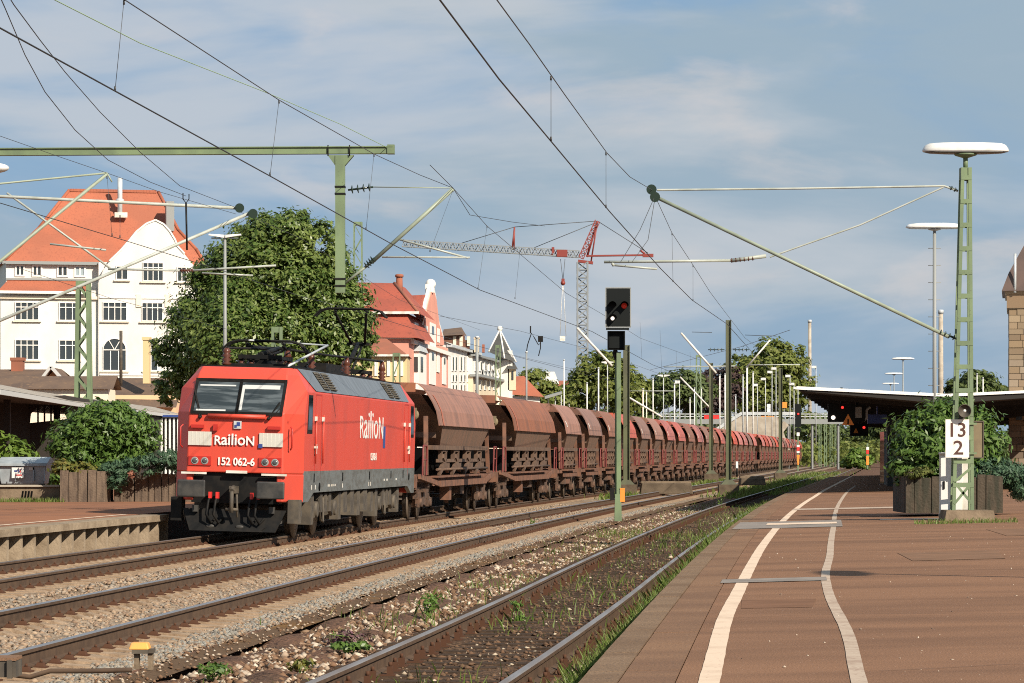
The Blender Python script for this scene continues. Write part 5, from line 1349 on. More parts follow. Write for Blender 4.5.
m = MB(); m.tube((0,0,0),(0,0,305*k),.08,.06,n=8); m.build('pole', 'galv_dull', tl)
m = MB(); m.ball((.12,0,302*k),.28,(1,.7,.35)); m.build('lamp_head', 'lamp_white', tl)

# -- small things by the tracks
k = 27./F
tb = thing('balise_box', 'yellow capped cable terminal on two concrete stubs beside the second track', 'cable box', P(141, 668, 27.2))
m = MB(); m.box((-4*k,0,7*k),(5*k,.09,16*k)); m.box((9*k,.05,7*k),(5*k,.09,18*k)); m.build('leg', 'concrete', tb)
m = MB(); m.box((0,0,17*k),(16*k,.18,4*k)); m.box((9*k,.05,17*k),(8*k,.14,4*k)); m.build('box', 'gear_grey', tb)
m = MB(); m.box((-1*k,0,22.5*k),(21*k,.20,7*k),0,0,(.8,.7)); m.build('lid', 'yellow', tb, bevel=.012)
cbz = thing('cable', 'brown cable lying in the ballast beside the yellow terminal', 'cable', P(60, 676, 28.))
o0 = Vector(cbz.location)
MB().path([P(x,y,28.)-o0 for x, y in ((8,670),(14,675),(30,677),(50,671),(90,671),(132,670))], .022, 8).build('cable_sheath', 'rail_side', cbz)
jp = thing('point_machine', 'rusty orange topped track device at the lower left picture corner', 'track device', P(4, 672, 27.6)); k = 27.6/F
m = MB(); m.box((0,0,4*k),(30*k,.34,16*k)); m.box((9*k,-.18,4*k),(5*k,.05,18*k)); m.build('housing', 'gear_grey', jp)
m = MB(); m.box((-1*k,0,14*k),(32*k,.36,3*k)); m.build('cover', 'coping_in', jp)
for (lb, px_, py, D, w_, h) in (('low concrete trough block between the tracks behind the light signal', 666, 492, 156., 62, 11), ('low concrete block beside the insulator mast foot', 752, 483, 160., 30, 7)):
    k = D/F; t = thing('concrete_block', lb, 'concrete block', P(px_, py, D))
    m = MB(); m.box((0,0,h*k/2-.1),(w_*k*.85,1.6,h*k),0,0,(.93,.9)); m.build('block', 'concrete_old', t, bevel=.04)
    m = MB(); m.box((0,.2,h*k-.06),(w_*k*.8,.9,.10)); m.build('lid', 'concrete', t)
mk = thing('marker_post', 'small white topped marker post beside the far wagons', 'marker post', P(737, 477, 215.)); k = 215./F
m = MB(); m.tube((0,0,0),(0,0,9*k),.06,n=6); m.build('post', 'black_metal', mk); m = MB(); m.box((0,0,12*k),(2.2*k,.06,7*k)); m.build('plate', 'white_paint', mk)
# far signals: dark head with red lamp, red-white-orange mast plate
def far_signal(label, px_, ytop, ybase, D):
    t = thing('light_signal', label, 'signal', P(px_, ybase, D)); k = D/F; z = lambda y: (ybase-y)*k
    MB().box((0,0,z((ytop+ybase)/2)),(1.4*k,.2,(ybase-ytop)*k)).build('mast', 'mast_green', t)
    m = MB(); m.box2((-3*k,-.2,z(427)),(3*k,-.05,z(ytop))); m.box2((-2.4*k,-.2,z(432)),(2.4*k,-.05,z(428))); m.build('signal_screen', 'signal_black', t)
    m = MB(); m.lathe([(1.0*k,-.06),(1.0*k,0)], (0,-.22,z(414)), 10, 0, 1); m.build('signal_lamp', 'lamp_red_far', t)
    m = MB(); m.box2((-1.4*k,-.16,z(436)),(1.4*k,-.1,z(432.5))); m.box2((-1.4*k,-.16,z(447)),(1.4*k,-.1,z(445))); m.box2((-1.4*k,-.16,z(453)),(1.4*k,-.1,z(451))); m.build('mast_plate', 'white_paint', t)
    MB().box2((-1.4*k,-.16,z(450.8)),(1.4*k,-.1,z(447.2))).build('mast_plate', 'red_sign', t)
    m = MB(); m.add([(-1.5*k,-.16,z(455)),(1.5*k,-.16,z(455)),(.6*k,-.16,z(465)),(-.6*k,-.16,z(465)),(-1.5*k,-.1,z(455)),(1.5*k,-.1,z(455)),(.6*k,-.1,z(465)),(-.6*k,-.1,z(465))], [(0,1,2,3),(4,7,6,5),(0,4,5,1),(1,5,6,2),(2,6,7,3),(3,7,4,0)]); m.build('mast_plate', 'orange', t)
far_signal('far signal with a red lamp beyond the end of the goods train', 798, 404, 471, 300.)
t = thing('marker_post', 'far red white and orange marker mast at the end of the right platform', 'marker post', P(867.5, 469, 290.)); k = 290./F
MB().box((0,0,13*k),(.14,.14,26*k)).build('post', 'mast_green', t)
MB().box2((-1.3*k,-.12,15*k),(1.3*k,-.08,19*k)).build('plate', 'red_sign', t); MB().box2((-1.3*k,-.12,19.2*k),(1.3*k,-.08,22*k)).build('plate', 'white_paint', t); MB().box2((-1.3*k,-.12,4*k),(1.3*k,-.08,13*k)).build('plate', 'orange', t)
for (lb, x) in (('far green lattice mast just left of the canopy, leftmost of four', 820), ('far green lattice mast left of the canopy, second of four', 825.5), ('far green lattice mast left of the canopy, third of four', 831), ('far green lattice mast nearest the canopy', 836)):
    zmast(lb, x, 418 if x < 822 else 412+((x*7) % 9), 467, 330.+2*x/10, .34, .3, step=1.0, leg=.11, diag=.07)
# ------------------------------------------------------------------ buildings, trees, crane, left platform, far yard
random.seed(5)
def window(parent, x0, x1, z0, z1, y=0., cols=2, transom=None, arch=False, fm='trim_white', pm='pane', sill=True, fw=.07, ax=None):
    """window on a facade in the local plane y (outside is -y)"""
    m = MB(); t = fw
    if arch:
        zc = z1-(x1-x0)/2; r = (x1-x0)/2; xc = (x0+x1)/2; n = 12; vs = []
        for k in range(n+1):
            a = math.pi*k/n
            for rr in (r, r-t):
                for yy in (y-.09, y+.02): vs.append((xc+rr*math.cos(a), yy, zc+rr*math.sin(a)))
        m.add(vs, [f for k in range(n) for f in ((4*k,4*k+1,4*k+5,4*k+4),(4*k+2,4*k+6,4*k+7,4*k+3),(4*k,4*k+4,4*k+6,4*k+2))])
        m.box((xc,y-.03,zc),(x1-x0-.02,.11,t)); top = zc
        m.box((x0+t/2,y-.035,(z0+zc)/2),(t,.11,zc-z0)); m.box((x1-t/2,y-.035,(z0+zc)/2),(t,.11,zc-z0))
        for a in (60, 120): m.bar((xc,y-.04,zc),(xc+r*.93*math.cos(R(a)),y-.04,zc+r*.93*math.sin(R(a))),t*.8,.08,up=(0,1,0))
    else:
        m.box((x0+t/2,y-.035,(z0+z1)/2),(t,.11,z1-z0)); m.box((x1-t/2,y-.035,(z0+z1)/2),(t,.11,z1-z0)); m.box(((x0+x1)/2,y-.036,z1-t/2),(x1-x0-2*t,.11,t)); top = z1
        if transom: m.box(((x0+x1)/2,y-.03,z0+(z1-z0)*transom),(x1-x0-2*t,.10,t))
    m.box(((x0+x1)/2,y-.036,z0+t/2),(x1-x0-2*t,.11,t))
    for k in range(1, cols): m.box((x0+(x1-x0)*k/cols,y-.028,(z0+top)/2),(t*.9,.09,top-z0-2*t))
    f = m.build('window', fm, parent)
    m = MB()
    if arch:
        pts = [(x0+.03,z0+.03),(x1-.03,z0+.03)]+[((x0+x1)/2+((x1-x0)/2-.03)*math.cos(math.pi*k/12), top+((x1-x0)/2-.03)*math.sin(math.pi*k/12)) for k in range(13)]
        m.add([(x, y-.015, z) for x, z in pts], [tuple(range(len(pts)))])
    else: m.add([(x0+.03,y-.015,z0+.03),(x1-.03,y-.015,z0+.03),(x1-.03,y-.015,z1-.03),(x0+.03,y-.015,z1-.03)], [(0,1,2,3)])
    m.build('pane', pm, f, recalc=False)
    if sill: m = MB(); m.box(((x0+x1)/2,y-.08,z0-.07),(x1-x0+.35,.22,.10)); m.build('sill', 'trim_cream', f)
    return f
class Fac:
    """a facade seen in the picture: turns (column, row) into local (x, z) of a building whose front runs right and back by th"""
    def __init__(s, pxo, D, th):
        s.o = P(pxo, 454, D); s.o.z = 0.; s.th = th; s.D = D
    def x(s, px):
        k = (px-512)/F; return (k*s.o.y - s.o.x)/(math.cos(s.th)-k*math.sin(s.th))
    def z(s, px, py):
        return EYE-(py-454)*(s.o.y+s.x(px)*math.sin(s.th))/F
    def thing(s, name, label): return thing(name, label, 'building', s.o, s.th)

# -- white building with the big orange hipped roof
f = Fac(105, 250., .22); wb = f.thing('white_building', 'large white gabled building with a high orange tiled hipped roof')
X = f.x; Z = f.z
m = MB(); m.box2((X(0.5),.02,-.5),(X(99),13,Z(50,290))); m.box2((X(7),1.2,Z(50,290)),(X(99),13,Z(50,261))); m.box2((X(99),.3,-.5),(X(205),13,Z(110,262))); m.build('wall', 'plaster_white', wb)
prof = [(98,420),(98,283),(103,270),(109,262),(120.5,251),(130,240),(136,232.5),(146,224.5),(155,221),(163,225),(169,231.5),(174.5,240.5),(177,247),(184,254.5),(193.6,266),(203,276),(206,290),(206,420)]
m = MB(); m.prism([(X(a), Z(a, b)) for a, b in prof], 1, -.35, .29); gb = m.build('gable', 'plaster_white', wb)
m = MB()
pp = [Vector((X(a), -.05, Z(a, b)+.06)) for a, b in prof[3:14]]
for a, b in zip(pp[:-1], pp[1:]): m.bar(a, b, .75, .13)
m.build('coping', 'trim_white', gb)
for cx_ in (138.3, 167.3):
    m = MB(); m.box((X(cx_),-.40,Z(cx_,301)),(.42,.10,1.0)); m.build('ornament', 'trim_cream', gb)
m = MB()
for y in (297.5, 374.5): m.box2((X(99),-.43,Z(110,y)-.08),(X(205),-.35,Z(110,y)+.08))
m.build('string_course', 'trim_white', gb)
# main roof: hipped, slightly bell-cast
e0, e1 = X(4), X(207); ze = Z(50,261)
m = MB(); lv = [(e0, e1, .95, 14.2, ze), (X(20), X(199), 1.6, 13.2, Z(30,246)), (X(42), X(183), 3.2, 11.5, Z(42,225)), (X(75), X(166), 5.5, 9.0, Z(76,184.5))]
vs = []
for a, b, c, d, z in lv: vs += [(a,c,z),(b,c,z-(.0)),(b,d,z),(a,d,z)]
m.add(vs, [(4*i+k, 4*i+(k+1) % 4, 4*i+4+(k+1) % 4, 4*i+4+k) for i in range(3) for k in range(4)]+[(12,13,14,15),(3,2,1,0)]); rf = m.build('roof', 'tile_orange', wb)
m = MB()
for k in range(26):
    a, b = Vector((X(76),5.5,Z(76,184.5))), Vector((X(164),5.5,Z(76,184.5))); c = a+(b-a)*(k+.5)/26; m.box(c, (.28,.34,.22))
for i in range(3):
    for k in (0, 1): m.tube(vs[4*i+k], vs[4*i+4+k], .14, n=6)
m.build('ridge_tiles', 'tile_orange', rf)
m = MB(); m.box2((e0-.1,.78,ze-.22),(X(99),.97,ze+.02)); m.build('gutter', 'galv_dull', rf)
m = MB(); zg = Z(155,221)-.25; zh = Z(118,255)
m.add([(X(110),.25,Z(112,262)),(X(155),.25,zg),(X(200),.25,Z(196,268)),(X(110),4.0,Z(112,262)),(X(155),7,zg),(X(200),4.0,Z(196,268))], [(0,1,4,3),(1,2,5,4),(0,2,1)]); m.build('gable_roof', 'tile_orange', wb)
m = MB(); m.add([(X(-2),-.6,Z(40,291)),(X(88),-.6,Z(40,291)),(X(88),1.25,Z(45,279.5)),(X(9),1.25,Z(45,279.5)),(X(-2),-.6,Z(40,291)-.12),(X(88),-.6,Z(40,291)-.12)], [(0,1,2,3),(0,4,5,1)]); m.build('skirt_roof', 'tile_orange', wb)
m = MB(); m.box2((X(-2),-.62,Z(40,294)),(X(88),-.45,Z(40,291.3))); m.build('gutter', 'trim_white', wb); m = MB(); m.box2((X(0),-.2,Z(40,299)),(X(98),.02,Z(40,296))); m.build('cornice', 'trim_cream', wb)
for (a, b) in ((16,26),(33,43.5),(58,69.5),(75.5,87)): window(wb, X(a), X(b), Z(50,276), Z(50,264), 1.2, 2, None, pm='pane_pale' if a > 75 else 'pane', fw=.13, sill=False)
m = MB(); m.box2((X(7),1.1,Z(50,279.5)),(X(97),1.2,Z(50,277.5))); m.build('sill_band', 'galv_dull', wb)
for (a, b, c, d) in ((15,39,302,320.5),(59,79,302,320.5),(15,39,339.5,360),(59,79,339.5,360)): window(wb, X(a), X(b), Z(40,d), Z(40,c), .02, 4 if b-a > 21 else 3, .72)
for (a, b, c, d, n) in ((115.5,127.5,266,280,2),(142,163,262.5,281.5,4),(176.5,186,267,282,2),(102,126.5,302,321,4),(141,162.5,302.5,321.5,4),(176,188,303,322,2)): window(wb, X(a), X(b), Z(a,d), Z(a,c), -.35, n, .72 if n > 2 else None)
for (a, b) in ((102,126),(143.5,157.5)): window(wb, X(a), X(b), Z(a,371), Z(a,338), -.35, 3 if b-a > 20 else 2, None, True)
m = MB(); m.tube((X(124.5),3.6,Z(124,212)),(X(124.5),3.6,Z(124,174)),.2,n=10); m.lathe([(.2,0),(.34,.1),(.34,.3),(.2,.4)], (X(124.5),3.6,Z(124,200)), 10); m.build('flue_pipe', 'galv', wb)
m = MB(); m.box((X(125),3.4,Z(125,212)),(1.0,.6,.4)); m.build('flue_base', 'white_dirty', wb)
m = MB(); m.box2((X(169.5),2.2,Z(172,229)),(X(177.5),3.1,Z(172,199))); m.build('vent_stack', 'galv_dull', wb)

# -- smaller brown roofed house in front of it
hb = thing('brown_roofed_house', 'low house with dark brown tiled gable roofs in front of the white building', 'building', P(40, 454, 180.)); hb.location.z = 0; k = 180./F
lx = lambda px: (px-40)*k; lz = lambda py: EYE+(454-py)*k
m = MB(); m.box2((lx(-40),.4,-.5),(lx(72),8,lz(388))); m.box2((lx(60),3.4,-.5),(lx(170),9,lz(394))); m.add([(lx(36),.1,lz(389)),(lx(70),.1,lz(389)),(lx(53),.1,lz(371))], [(0,1,2)]); m.build('wall', 'plaster_beige', hb)
m = MB(); m.add([(lx(-45),-.3,lz(390)),(lx(40),-.3,lz(389)),(lx(52),4,lz(367.5)),(lx(-45),4,lz(367.5)),(lx(-45),8.3,lz(390)),(lx(72),8.3,lz(390))], [(0,1,2,3),(3,2,5,4)])
m.add([(lx(52),4,lz(367.5)),(lx(53),-.5,lz(367.5)),(lx(73),-.5,lz(390)),(lx(73),4,lz(390))], [(0,1,2,3)]); m.add([(lx(53),-.5,lz(367.5)),(lx(40),-.3,lz(389)),(lx(52),4,lz(367.5))], [(0,1,2)])
m.add([(lx(62),2.2,lz(405)),(lx(172),2.2,lz(407)),(lx(172),7,lz(375)),(lx(62),7,lz(375))], [(0,1,2,3)]); m.build('roof', 'tile_brown', hb)
m = MB(); m.bar((lx(52.5),-.6,lz(367)),(lx(34.5),-.6,lz(390.5)),.16,.30,up=(0,1,0)); m.bar((lx(52.5),-.6,lz(367)),(lx(73.5),-.6,lz(390.5)),.16,.30,up=(0,1,0)); m.build('barge_board', 'grey_pale', hb)
for (x0, x1, y0, y1, lb) in ((1,13,357,369,0),(135.5,142,336,378,1)):
    m = MB(); m.box2((lx(x0),3.6,lz(y1+4)),(lx(x1),4.3,lz(y0))); m.box2((lx(x0)-.06,3.55,lz(y0)-.1),(lx(x1)+.06,4.36,lz(y0)+.08)); m.build('chimney', 'plaster_ochre' if lb else 'tile_rust', hb)
m = MB(); m.tube((lx(115.5),2.5,lz(385)),(lx(115.5),2.5,lz(329)),.09,n=8); m.build('pole', 'gear_grey', hb)

# -- pink gabled house and the ochre lower house before it
pk = thing('pink_gable_house', 'pink house with curved white gable and bright red tiled roofs', 'building', P(408, 454, 250.)); pk.location.z = 0; k = 250./F
pk.rotation_euler = (0,0,-math.atan(.07))    # local y runs back along the street
kx_ = lambda px: (px-408)*k; kz = lambda py: EYE+(454-py)*k
m = MB(); m.box2((-9.5,0,-.5),(-.02,26,kz(341))); m.build('wall', 'plaster_beige', pk)
m = MB(); m.box2((-1.6,-.05,-.5),(.05,2.3,kz(336.5))); m.build('corner_pier', 'plaster_pink', pk)
# street front faces +x; columns 414..448 span y 3..38 of it
def ys_(px): 
    k_ = (px-512)/F; s_, c_ = math.sin(-math.atan(.07)), math.cos(-math.atan(.07))
    return (k_*pk.location.y-pk.location.x)/(-s_-k_*c_)
def zf(px, py): return EYE+(454-py)*(pk.location.y+ys_(px)*math.cos(math.atan(.07)))/F
ya, yb = ys_(410), ys_(447.5)
m = MB(); m.box2((-.6,ya,-.5),(.04,yb,zf(430,342))); m.build('street_front', 'plaster_pink', pk)
gp = [(422,345),(422,330),(424.5,318),(426.5,306),(429,297),(430,292),(433,290),(435.5,300),(437,313),(438.5,325),(441,334),(443,341),(443,345)]
m = MB(); m.prism([(ys_(a), zf(a, b)) for a, b in gp], 0, -.18, .10); gb = m.build('gable', 'plaster_pink', pk)
m = MB(); vv = [Vector((-.1, ys_(a), zf(a, b))) for a, b in gp[1:-1]]
for a, b in zip(vv[:-1], vv[1:]): m.bar(a, b, .9, .26, up=(1,0,0))
m.ball((-.05,ys_(431.2),zf(431,284)),.44); m.box((-.1,ys_(431.2),zf(431,288.5)),(.7,.9,.7)); m.build('gable_coping', 'trim_white', gb)
m = MB(); m.box2((-.6,ya-.1,zf(420,347)),(.35,yb+.1,zf(420,343))); m.box2((-10,-.25,kz(337.5)-.1),(.25,2.5,kz(335.5))); m.build('cornice', 'trim_white', pk)
for (a, b, y0, y1) in ((428.5,434.5,322,384),(436,438.5,328,342),(436,438.5,352,372),(441.5,445,355,384),(423,426.5,325,340)):
    m = MB(); m.box2((.04,ys_(a),zf(a,y1)),(.13,ys_(b),zf(a,y0))); m.build('facade_panel', 'trim_white', pk)
for (a, b, y0, y1) in ((430.4,432.2,326,334),(430.4,432.2,352,360),(442.4,443.6,358,364),(424.1,425.4,329,334)):
    m = MB(); m.box2((.12,ys_(a),zf(a,y1)),(.17,ys_(b),zf(a,y0))); m.build('window', 'pane', pk)
m = MB(); m.box2((-.2,ys_(413.5),-.5),(.45,ys_(421),zf(416,352))); bay = m.build('bay', 'trim_white', pk)
m = MB(); y0_, y1_ = ys_(413.5), ys_(421); zb_ = zf(416,352)
m.add([(-.2,y0_-.2,zb_),(.6,y0_-.2,zb_),(.6,y1_+.2,zb_),(-.2,y1_+.2,zb_),(-.1,y0_+.8,zb_+.9),(.3,y0_+.8,zb_+.9),(.3,y1_-1,zb_+.9),(-.1,y1_-1,zb_+.9)], [(0,1,5,4),(1,2,6,5),(2,3,7,6),(3,0,4,7),(4,5,6,7)]); m.build('bay_roof', 'galv', bay)
m = MB(); m.box2((-.02,y0_-.06,zf(414,372)),(.36,y0_,zf(414,357))); m.box2((.45,ys_(415),zf(416,372)),(.50,ys_(417),zf(416,357))); m.build('window', 'pane', bay)
def quads(name, mt, par, qs):
    m = MB()
    for q_ in qs: m.add(q_, [tuple(range(len(q_)))])
    return m.build(name, mt, par)
ex = kx_(418)
r0 = quads('roof', 'tile_red', pk, [
    [(-11,-.5,kz(336.5)),(ex,-.5,kz(338)),(kx_(404),1.4,kz(312)),(-11,1.4,kz(311))],
    [(ex,-.5,kz(338)),(ex+.2,12,kz(338)),(kx_(404),12,kz(312)),(kx_(404),1.4,kz(312))],
    [(-11,.9,kz(310.5)),(ex,.9,kz(313)),(kx_(386),6,kz(279)),(-11,6,kz(276))],
    [(ex,.9,kz(313)),(ex+.1,13,kz(314)),(kx_(388),13,kz(279)),(kx_(386),6,kz(279))]])
quads('cross_roof', 'tile_red', pk, [[(kx_(390),5,kz(293)),(-.1,ys_(429),zf(429,294.5)),(-.1,ys_(424),zf(424,322)),(kx_(412),4,kz(316))]])
m = MB(); m.box2((-11,.8,kz(311.5)-.15),(ex,1.3,kz(311.5)+.05)); m.build('eaves_board', 'white_dirty', r0)
for a_ in (0,): m = MB(); m.tube((kx_(386),6,kz(279)),(ex,.9,kz(313)),.13,n=6); m.build('hip_tiles', 'tile_rust', r0)
m = MB(); m.tube((kx_(390.5),6.5,kz(292)),(kx_(390.5),6.5,kz(270)),.30,.25,n=10); m.lathe([(.34,0),(.34,.2),(.2,.25)], (kx_(390.5),6.5,kz(270)-.2), 10); m.build('chimney', 'tile_rust', r0)
m = MB(); m.box2((-.3,ys_(413.2),kz(334)),(.12,ys_(417),kz(320))); m.build('dormer', 'galv', r0)
oc = thing('ochre_house', 'low ochre house with a rusty brown roof beside the pink house', 'building', P(365, 454, 215.)); oc.location.z = 0; k = 215./F
lx = lambda px: (px-365)*k; lz = lambda py: EYE+(454-py)*k
m = MB(); m.box2((lx(340),0,-.5),(lx(407),6,lz(355))); m.build('wall', 'plaster_ochre', oc)
quads('roof', 'tile_rust', oc, [[(lx(338),-.4,lz(353)),(lx(409),-.4,lz(356)),(lx(385),3,lz(337)),(lx(338),3,lz(336))],[(lx(338),6.4,lz(353)),(lx(409),6.4,lz(356)),(lx(385),3,lz(337)),(lx(338),3,lz(336))],[(lx(409),-.4,lz(356)),(lx(409),6.4,lz(356)),(lx(385),3,lz(337))]])
for a in (374.5, 380.5, 387, 393.5, 400): window(oc, lx(a), lx(a+3.2), lz(376), lz(360), 0, 2, None, fw=.08, sill=False, pm='pane_pale')
m = MB(); m.box2((lx(340),-.45,lz(356.5)),(lx(409),-.3,lz(354.5))); m.build('gutter', 'white_dirty', oc)

# -- white row house, cream row house and the spire corner along the street
st = math.atan(.10)
def street(label, name, px0, D):
    t = thing(name, label, 'building', P(px0, 454, D)); t.location.z = 0; t.rotation_euler = (0,0,-st)
    o = t.location
    def y(px): k_ = (px-512)/F; return (k_*o.y-o.x)/(math.sin(st)-k_*math.cos(st))
    def z(px, py): return EYE+(454-py)*(o.y+y(px)*math.cos(st))/F
    return t, y, z
t, yy, zz = street('white row house with grey dormered mansard roof beside the pink house', 'row_house', 448, 285.)
m = MB(); m.box2((-9,0,-.5),(0,yy(478),zz(460,346))); m.build('wall', 'plaster_white', t)
quads('roof', 'slate', t, [[(.3,-.2,zz(450,345)),(.3,yy(478),zz(478,352)),(-2.6,yy(478),zz(478,343)),(-2.6,-.2,zz(450,334))],[(-2.6,-.2,zz(450,334)),(-2.6,yy(478),zz(478,343)),(-9,yy(478),zz(478,343)),(-9,-.2,zz(450,334))]])
m = MB(); m.box2((-.1,-.1,zz(450,347.5)),(.4,yy(478),zz(450,345))); m.build('cornice', 'galv', t)
for a, (c, d) in ((p_, q_) for p_ in (451.5,454.5,459.5,463,467,470,474.5) for q_ in ((356,371),(374,382),(384,392))):
    m = MB(); m.box2((0,yy(a),zz(a,d)),(.07,yy(a+1.9),zz(a,c))); w_ = m.build('window', 'trim_white', t)
    m = MB(); m.box2((.05,yy(a+.5),zz(a,d-1)),(.10,yy(a+1.4),zz(a,c+1))); m.build('pane', 'pane', w_)
dm = thing('brown_attic_house', 'brown timbered attic house behind the white row house', 'building', P(446, 454, 300.)); dm.location.z = 0; k = 300./F
lx = lambda px: (px-446)*k; lz = lambda py: EYE+(454-py)*k
m = MB(); m.box2((lx(444),0,0),(lx(464),6.3,lz(334.5))); m.box2((lx(464),.1,0),(lx(469),6,lz(340))); m.build('wall', 'brick_brown', dm)
quads('roof', 'tile_brown', dm, [[(lx(442),-.5,lz(336)),(lx(463),-.5,lz(335)),(lx(461),3,lz(326)),(lx(443),3,lz(328))],[(lx(463),-.5,lz(335)),(lx(466),6,lz(334)),(lx(461),3,lz(326))]])
for a in (453, 459.5, 467): m = MB(); m.box2((lx(a),-.06,lz(346)),(lx(a+3.2),.0,lz(336.5))); m.build('window', 'trim_cream', dm)
m = MB(); m.box2((lx(474),1,lz(352)),(lx(479),2.4,lz(338))); m.box2((lx(473.5),.95,lz(338.5)),(lx(479.5),2.5,lz(337))); m.build('chimney', 'plaster_cream', dm)
m = MB(); m.box2((lx(482),1,lz(352)),(lx(484.5),2.4,lz(344))); m.build('chimney', 'tile_rust', dm)
t, yy, zz = street('cream row house with grey ledge below the slate spire', 'row_house', 473, 300.)
m = MB(); m.box2((-8,0,-.5),(0,yy(508),zz(480,376))); m.build('wall', 'plaster_cream', t)
m = MB(); m.box2((-8,0,zz(480,376)),(-.05,yy(508),zz(480,357))); m.build('upper_wall', 'plaster_white', t)
m = MB(); m.box2((-.3,-.2,zz(480,378)),(.7,yy(509),zz(480,375.6))); m.box2((-.2,-.2,zz(480,358)),(.4,yy(507),zz(480,356))); m.build('ledge', 'galv_dull', t)
quads('roof', 'slate', t, [[(.3,-.2,zz(473,357)),(.3,yy(506),zz(506,362)),(-4,yy(506),zz(506,352)),(-4,-.2,zz(473,344))]])
for a, (c, d) in ((p_, q_) for p_ in (475,479.5,484,488.5,493,501,505) for q_ in ((361,371),(380,390))):
    m = MB(); m.box2((-.05,yy(a),zz(a,d)),(.08,yy(a+1.8),zz(a,c))); w_ = m.build('window', 'trim_white', t)
    m = MB(); m.box2((.05,yy(a+.5),zz(a,d-1)),(.11,yy(a+1.4),zz(a,c+1))); m.build('pane', 'pane', w_)
for a in (482, 485.5, 489, 492.5): m = MB(); m.add([(.4,yy(a),zz(a,376)),(.4,yy(a+2),zz(a,376)),(.0,yy(a+1.6),zz(a,369)),(.0,yy(a+.2),zz(a,369))], [(0,1,2,3)]); m.build('awning', 'galv_dull', t)
sp = thing('spire_tower', 'corner tower with a steep white edged slate spire', 'building', P(504, 454, 322.)); sp.location.z = 0; k = 322./F
lx = lambda px: (px-504)*k; lz = lambda py: EYE+(454-py)*k
m = MB(); m.box((0,1.2,lz(410)+0),(1.7,2.2,12)); m.box2((lx(496),0,0),(lx(509),3,lz(360))); m.build('wall', 'plaster_white', sp)
ap = (lx(499.7),1.4,lz(329))
base_ = [(lx(488.5),-.4,lz(352)),(lx(504.5),-1.4,lz(359)),(lx(516),.2,lz(362)),(lx(500),3.4,lz(352))]
quads('spire', 'slate', sp, [[base_[0],base_[1],ap],[base_[1],base_[2],ap],[base_[2],base_[3],ap],[base_[3],base_[0],ap]])
m = MB()
for b_ in base_[:3]: m.tube(ap, b_, .085, n=6)
m.tube(ap, (ap[0],ap[1],lz(326)), .10, n=6); m.ball((ap[0],ap[1],lz(328)), .28); m.build('spire_trim', 'trim_white', sp)
quads('side_roof', 'slate', sp, [[(lx(506),-.6,lz(369)),(lx(518),-.2,lz(369.5)),(lx(511.5),1.5,lz(357))],[(lx(518),-.2,lz(369.5)),(lx(517),3,lz(368)),(lx(511.5),1.5,lz(357))]])
m = MB(); m.box2((lx(508),.0,lz(390)),(lx(516),2.4,lz(369))); m.build('turret', 'plaster_cream', sp)
m = MB(); m.box2((lx(511.5),-.05,lz(380)),(lx(513.5),.0,lz(371))); m.build('window', 'pane', sp)
rh = thing('red_roofed_house', 'small house with orange tiled roof right of the spire tower', 'building', P(522, 454, 340.)); rh.location.z = 0; k = 340./F
lx = lambda px: (px-522)*k; lz = lambda py: EYE+(454-py)*k
m = MB(); m.box2((lx(505),.2,-.5),(lx(540),7,lz(396))); m.build('wall', 'plaster_white', rh)
quads('roof', 'tile_orange', rh, [[(lx(503),-.3,lz(394)),(lx(544),-.3,lz(397)),(lx(524),3.5,lz(375)),(lx(508),3.5,lz(376))],[(lx(544),-.3,lz(397)),(lx(544),7,lz(397)),(lx(524),3.5,lz(375))],[(lx(503),-.3,lz(394)),(lx(508),3.5,lz(376)),(lx(503),7,lz(394))]])
for (lb, x0, x1, yr, ye, D) in (('far orange roofed house behind the white lamp posts', 558, 574, 380, 386, 430.),('far white domed house between the trees', 545, 556, 371, 384, 420.)):
    k = D/F; t = thing('far_house', lb, 'building', P((x0+x1)/2, 454, D)); t.location.z = 0; W = (x1-x0)*k; lz = lambda py: EYE+(454-py)*k
    m = MB(); m.box2((-W/2,0,-.5),(W/2,7,lz(ye))); m.build('wall', 'plaster_white', t)
    quads('roof', 'tile_orange' if D > 425 else 'white_dirty', t, [[(-W/2-.4,-.3,lz(ye)),(W/2+.4,-.3,lz(ye)),(W*.4,3.5,lz(yr)),(-W*.4,3.5,lz(yr))],[(W/2+.4,-.3,lz(ye)),(W/2+.4,7,lz(ye)),(W*.4,3.5,lz(yr))],[(-W/2-.4,-.3,lz(ye)),(-W*.4,3.5,lz(yr)),(-W/2-.4,7,lz(ye))]])
    m = MB(); m.box((W*.1,0-.03,lz(ye)-1.6),(1.2,.06,1.3)); m.build('window', 'pane', t)

# -- stone tower at the right picture edge
tw = thing('stone_tower', 'brown stone tower with steep tiled roof at the right picture edge', 'building', P(1009, 454, 170.), -math.atan(.158)); tw.location.z = 0; k = 170./F
lx = lambda px: (px-1005)*k; lz = lambda py: EYE+(454-py)*k
zt = lz(293); m = MB(); m.box2((.06,.06,-.3),(7.5,7.5,zt)); m.build('wall_core', 'mortar', tw)
m = MB(); g = random.Random(4); z = -.3
while z < zt-.8:
    hh = g.uniform(.24,.40); hh = min(hh, zt-.8-z)
    x = .0
    while x < 7.5:
        w_ = g.uniform(.35,.8); w_ = min(w_, 7.5-x); d_ = g.uniform(.0,.07)
        m.box2((x+.012,-d_,z+.012),(x+w_-.012,.07,z+hh-.012)); x += w_
    y = .0
    while y < 7.5:
        w_ = min(g.uniform(.45,1.0), 7.5-y); d_ = g.uniform(.0,.05)
        m.box2((-d_,y+.08,z+.012),(.07,y+w_-.012,z+hh-.012)); y += w_
    z += hh
m.build('stone_facing', 'stone_tower', tw)
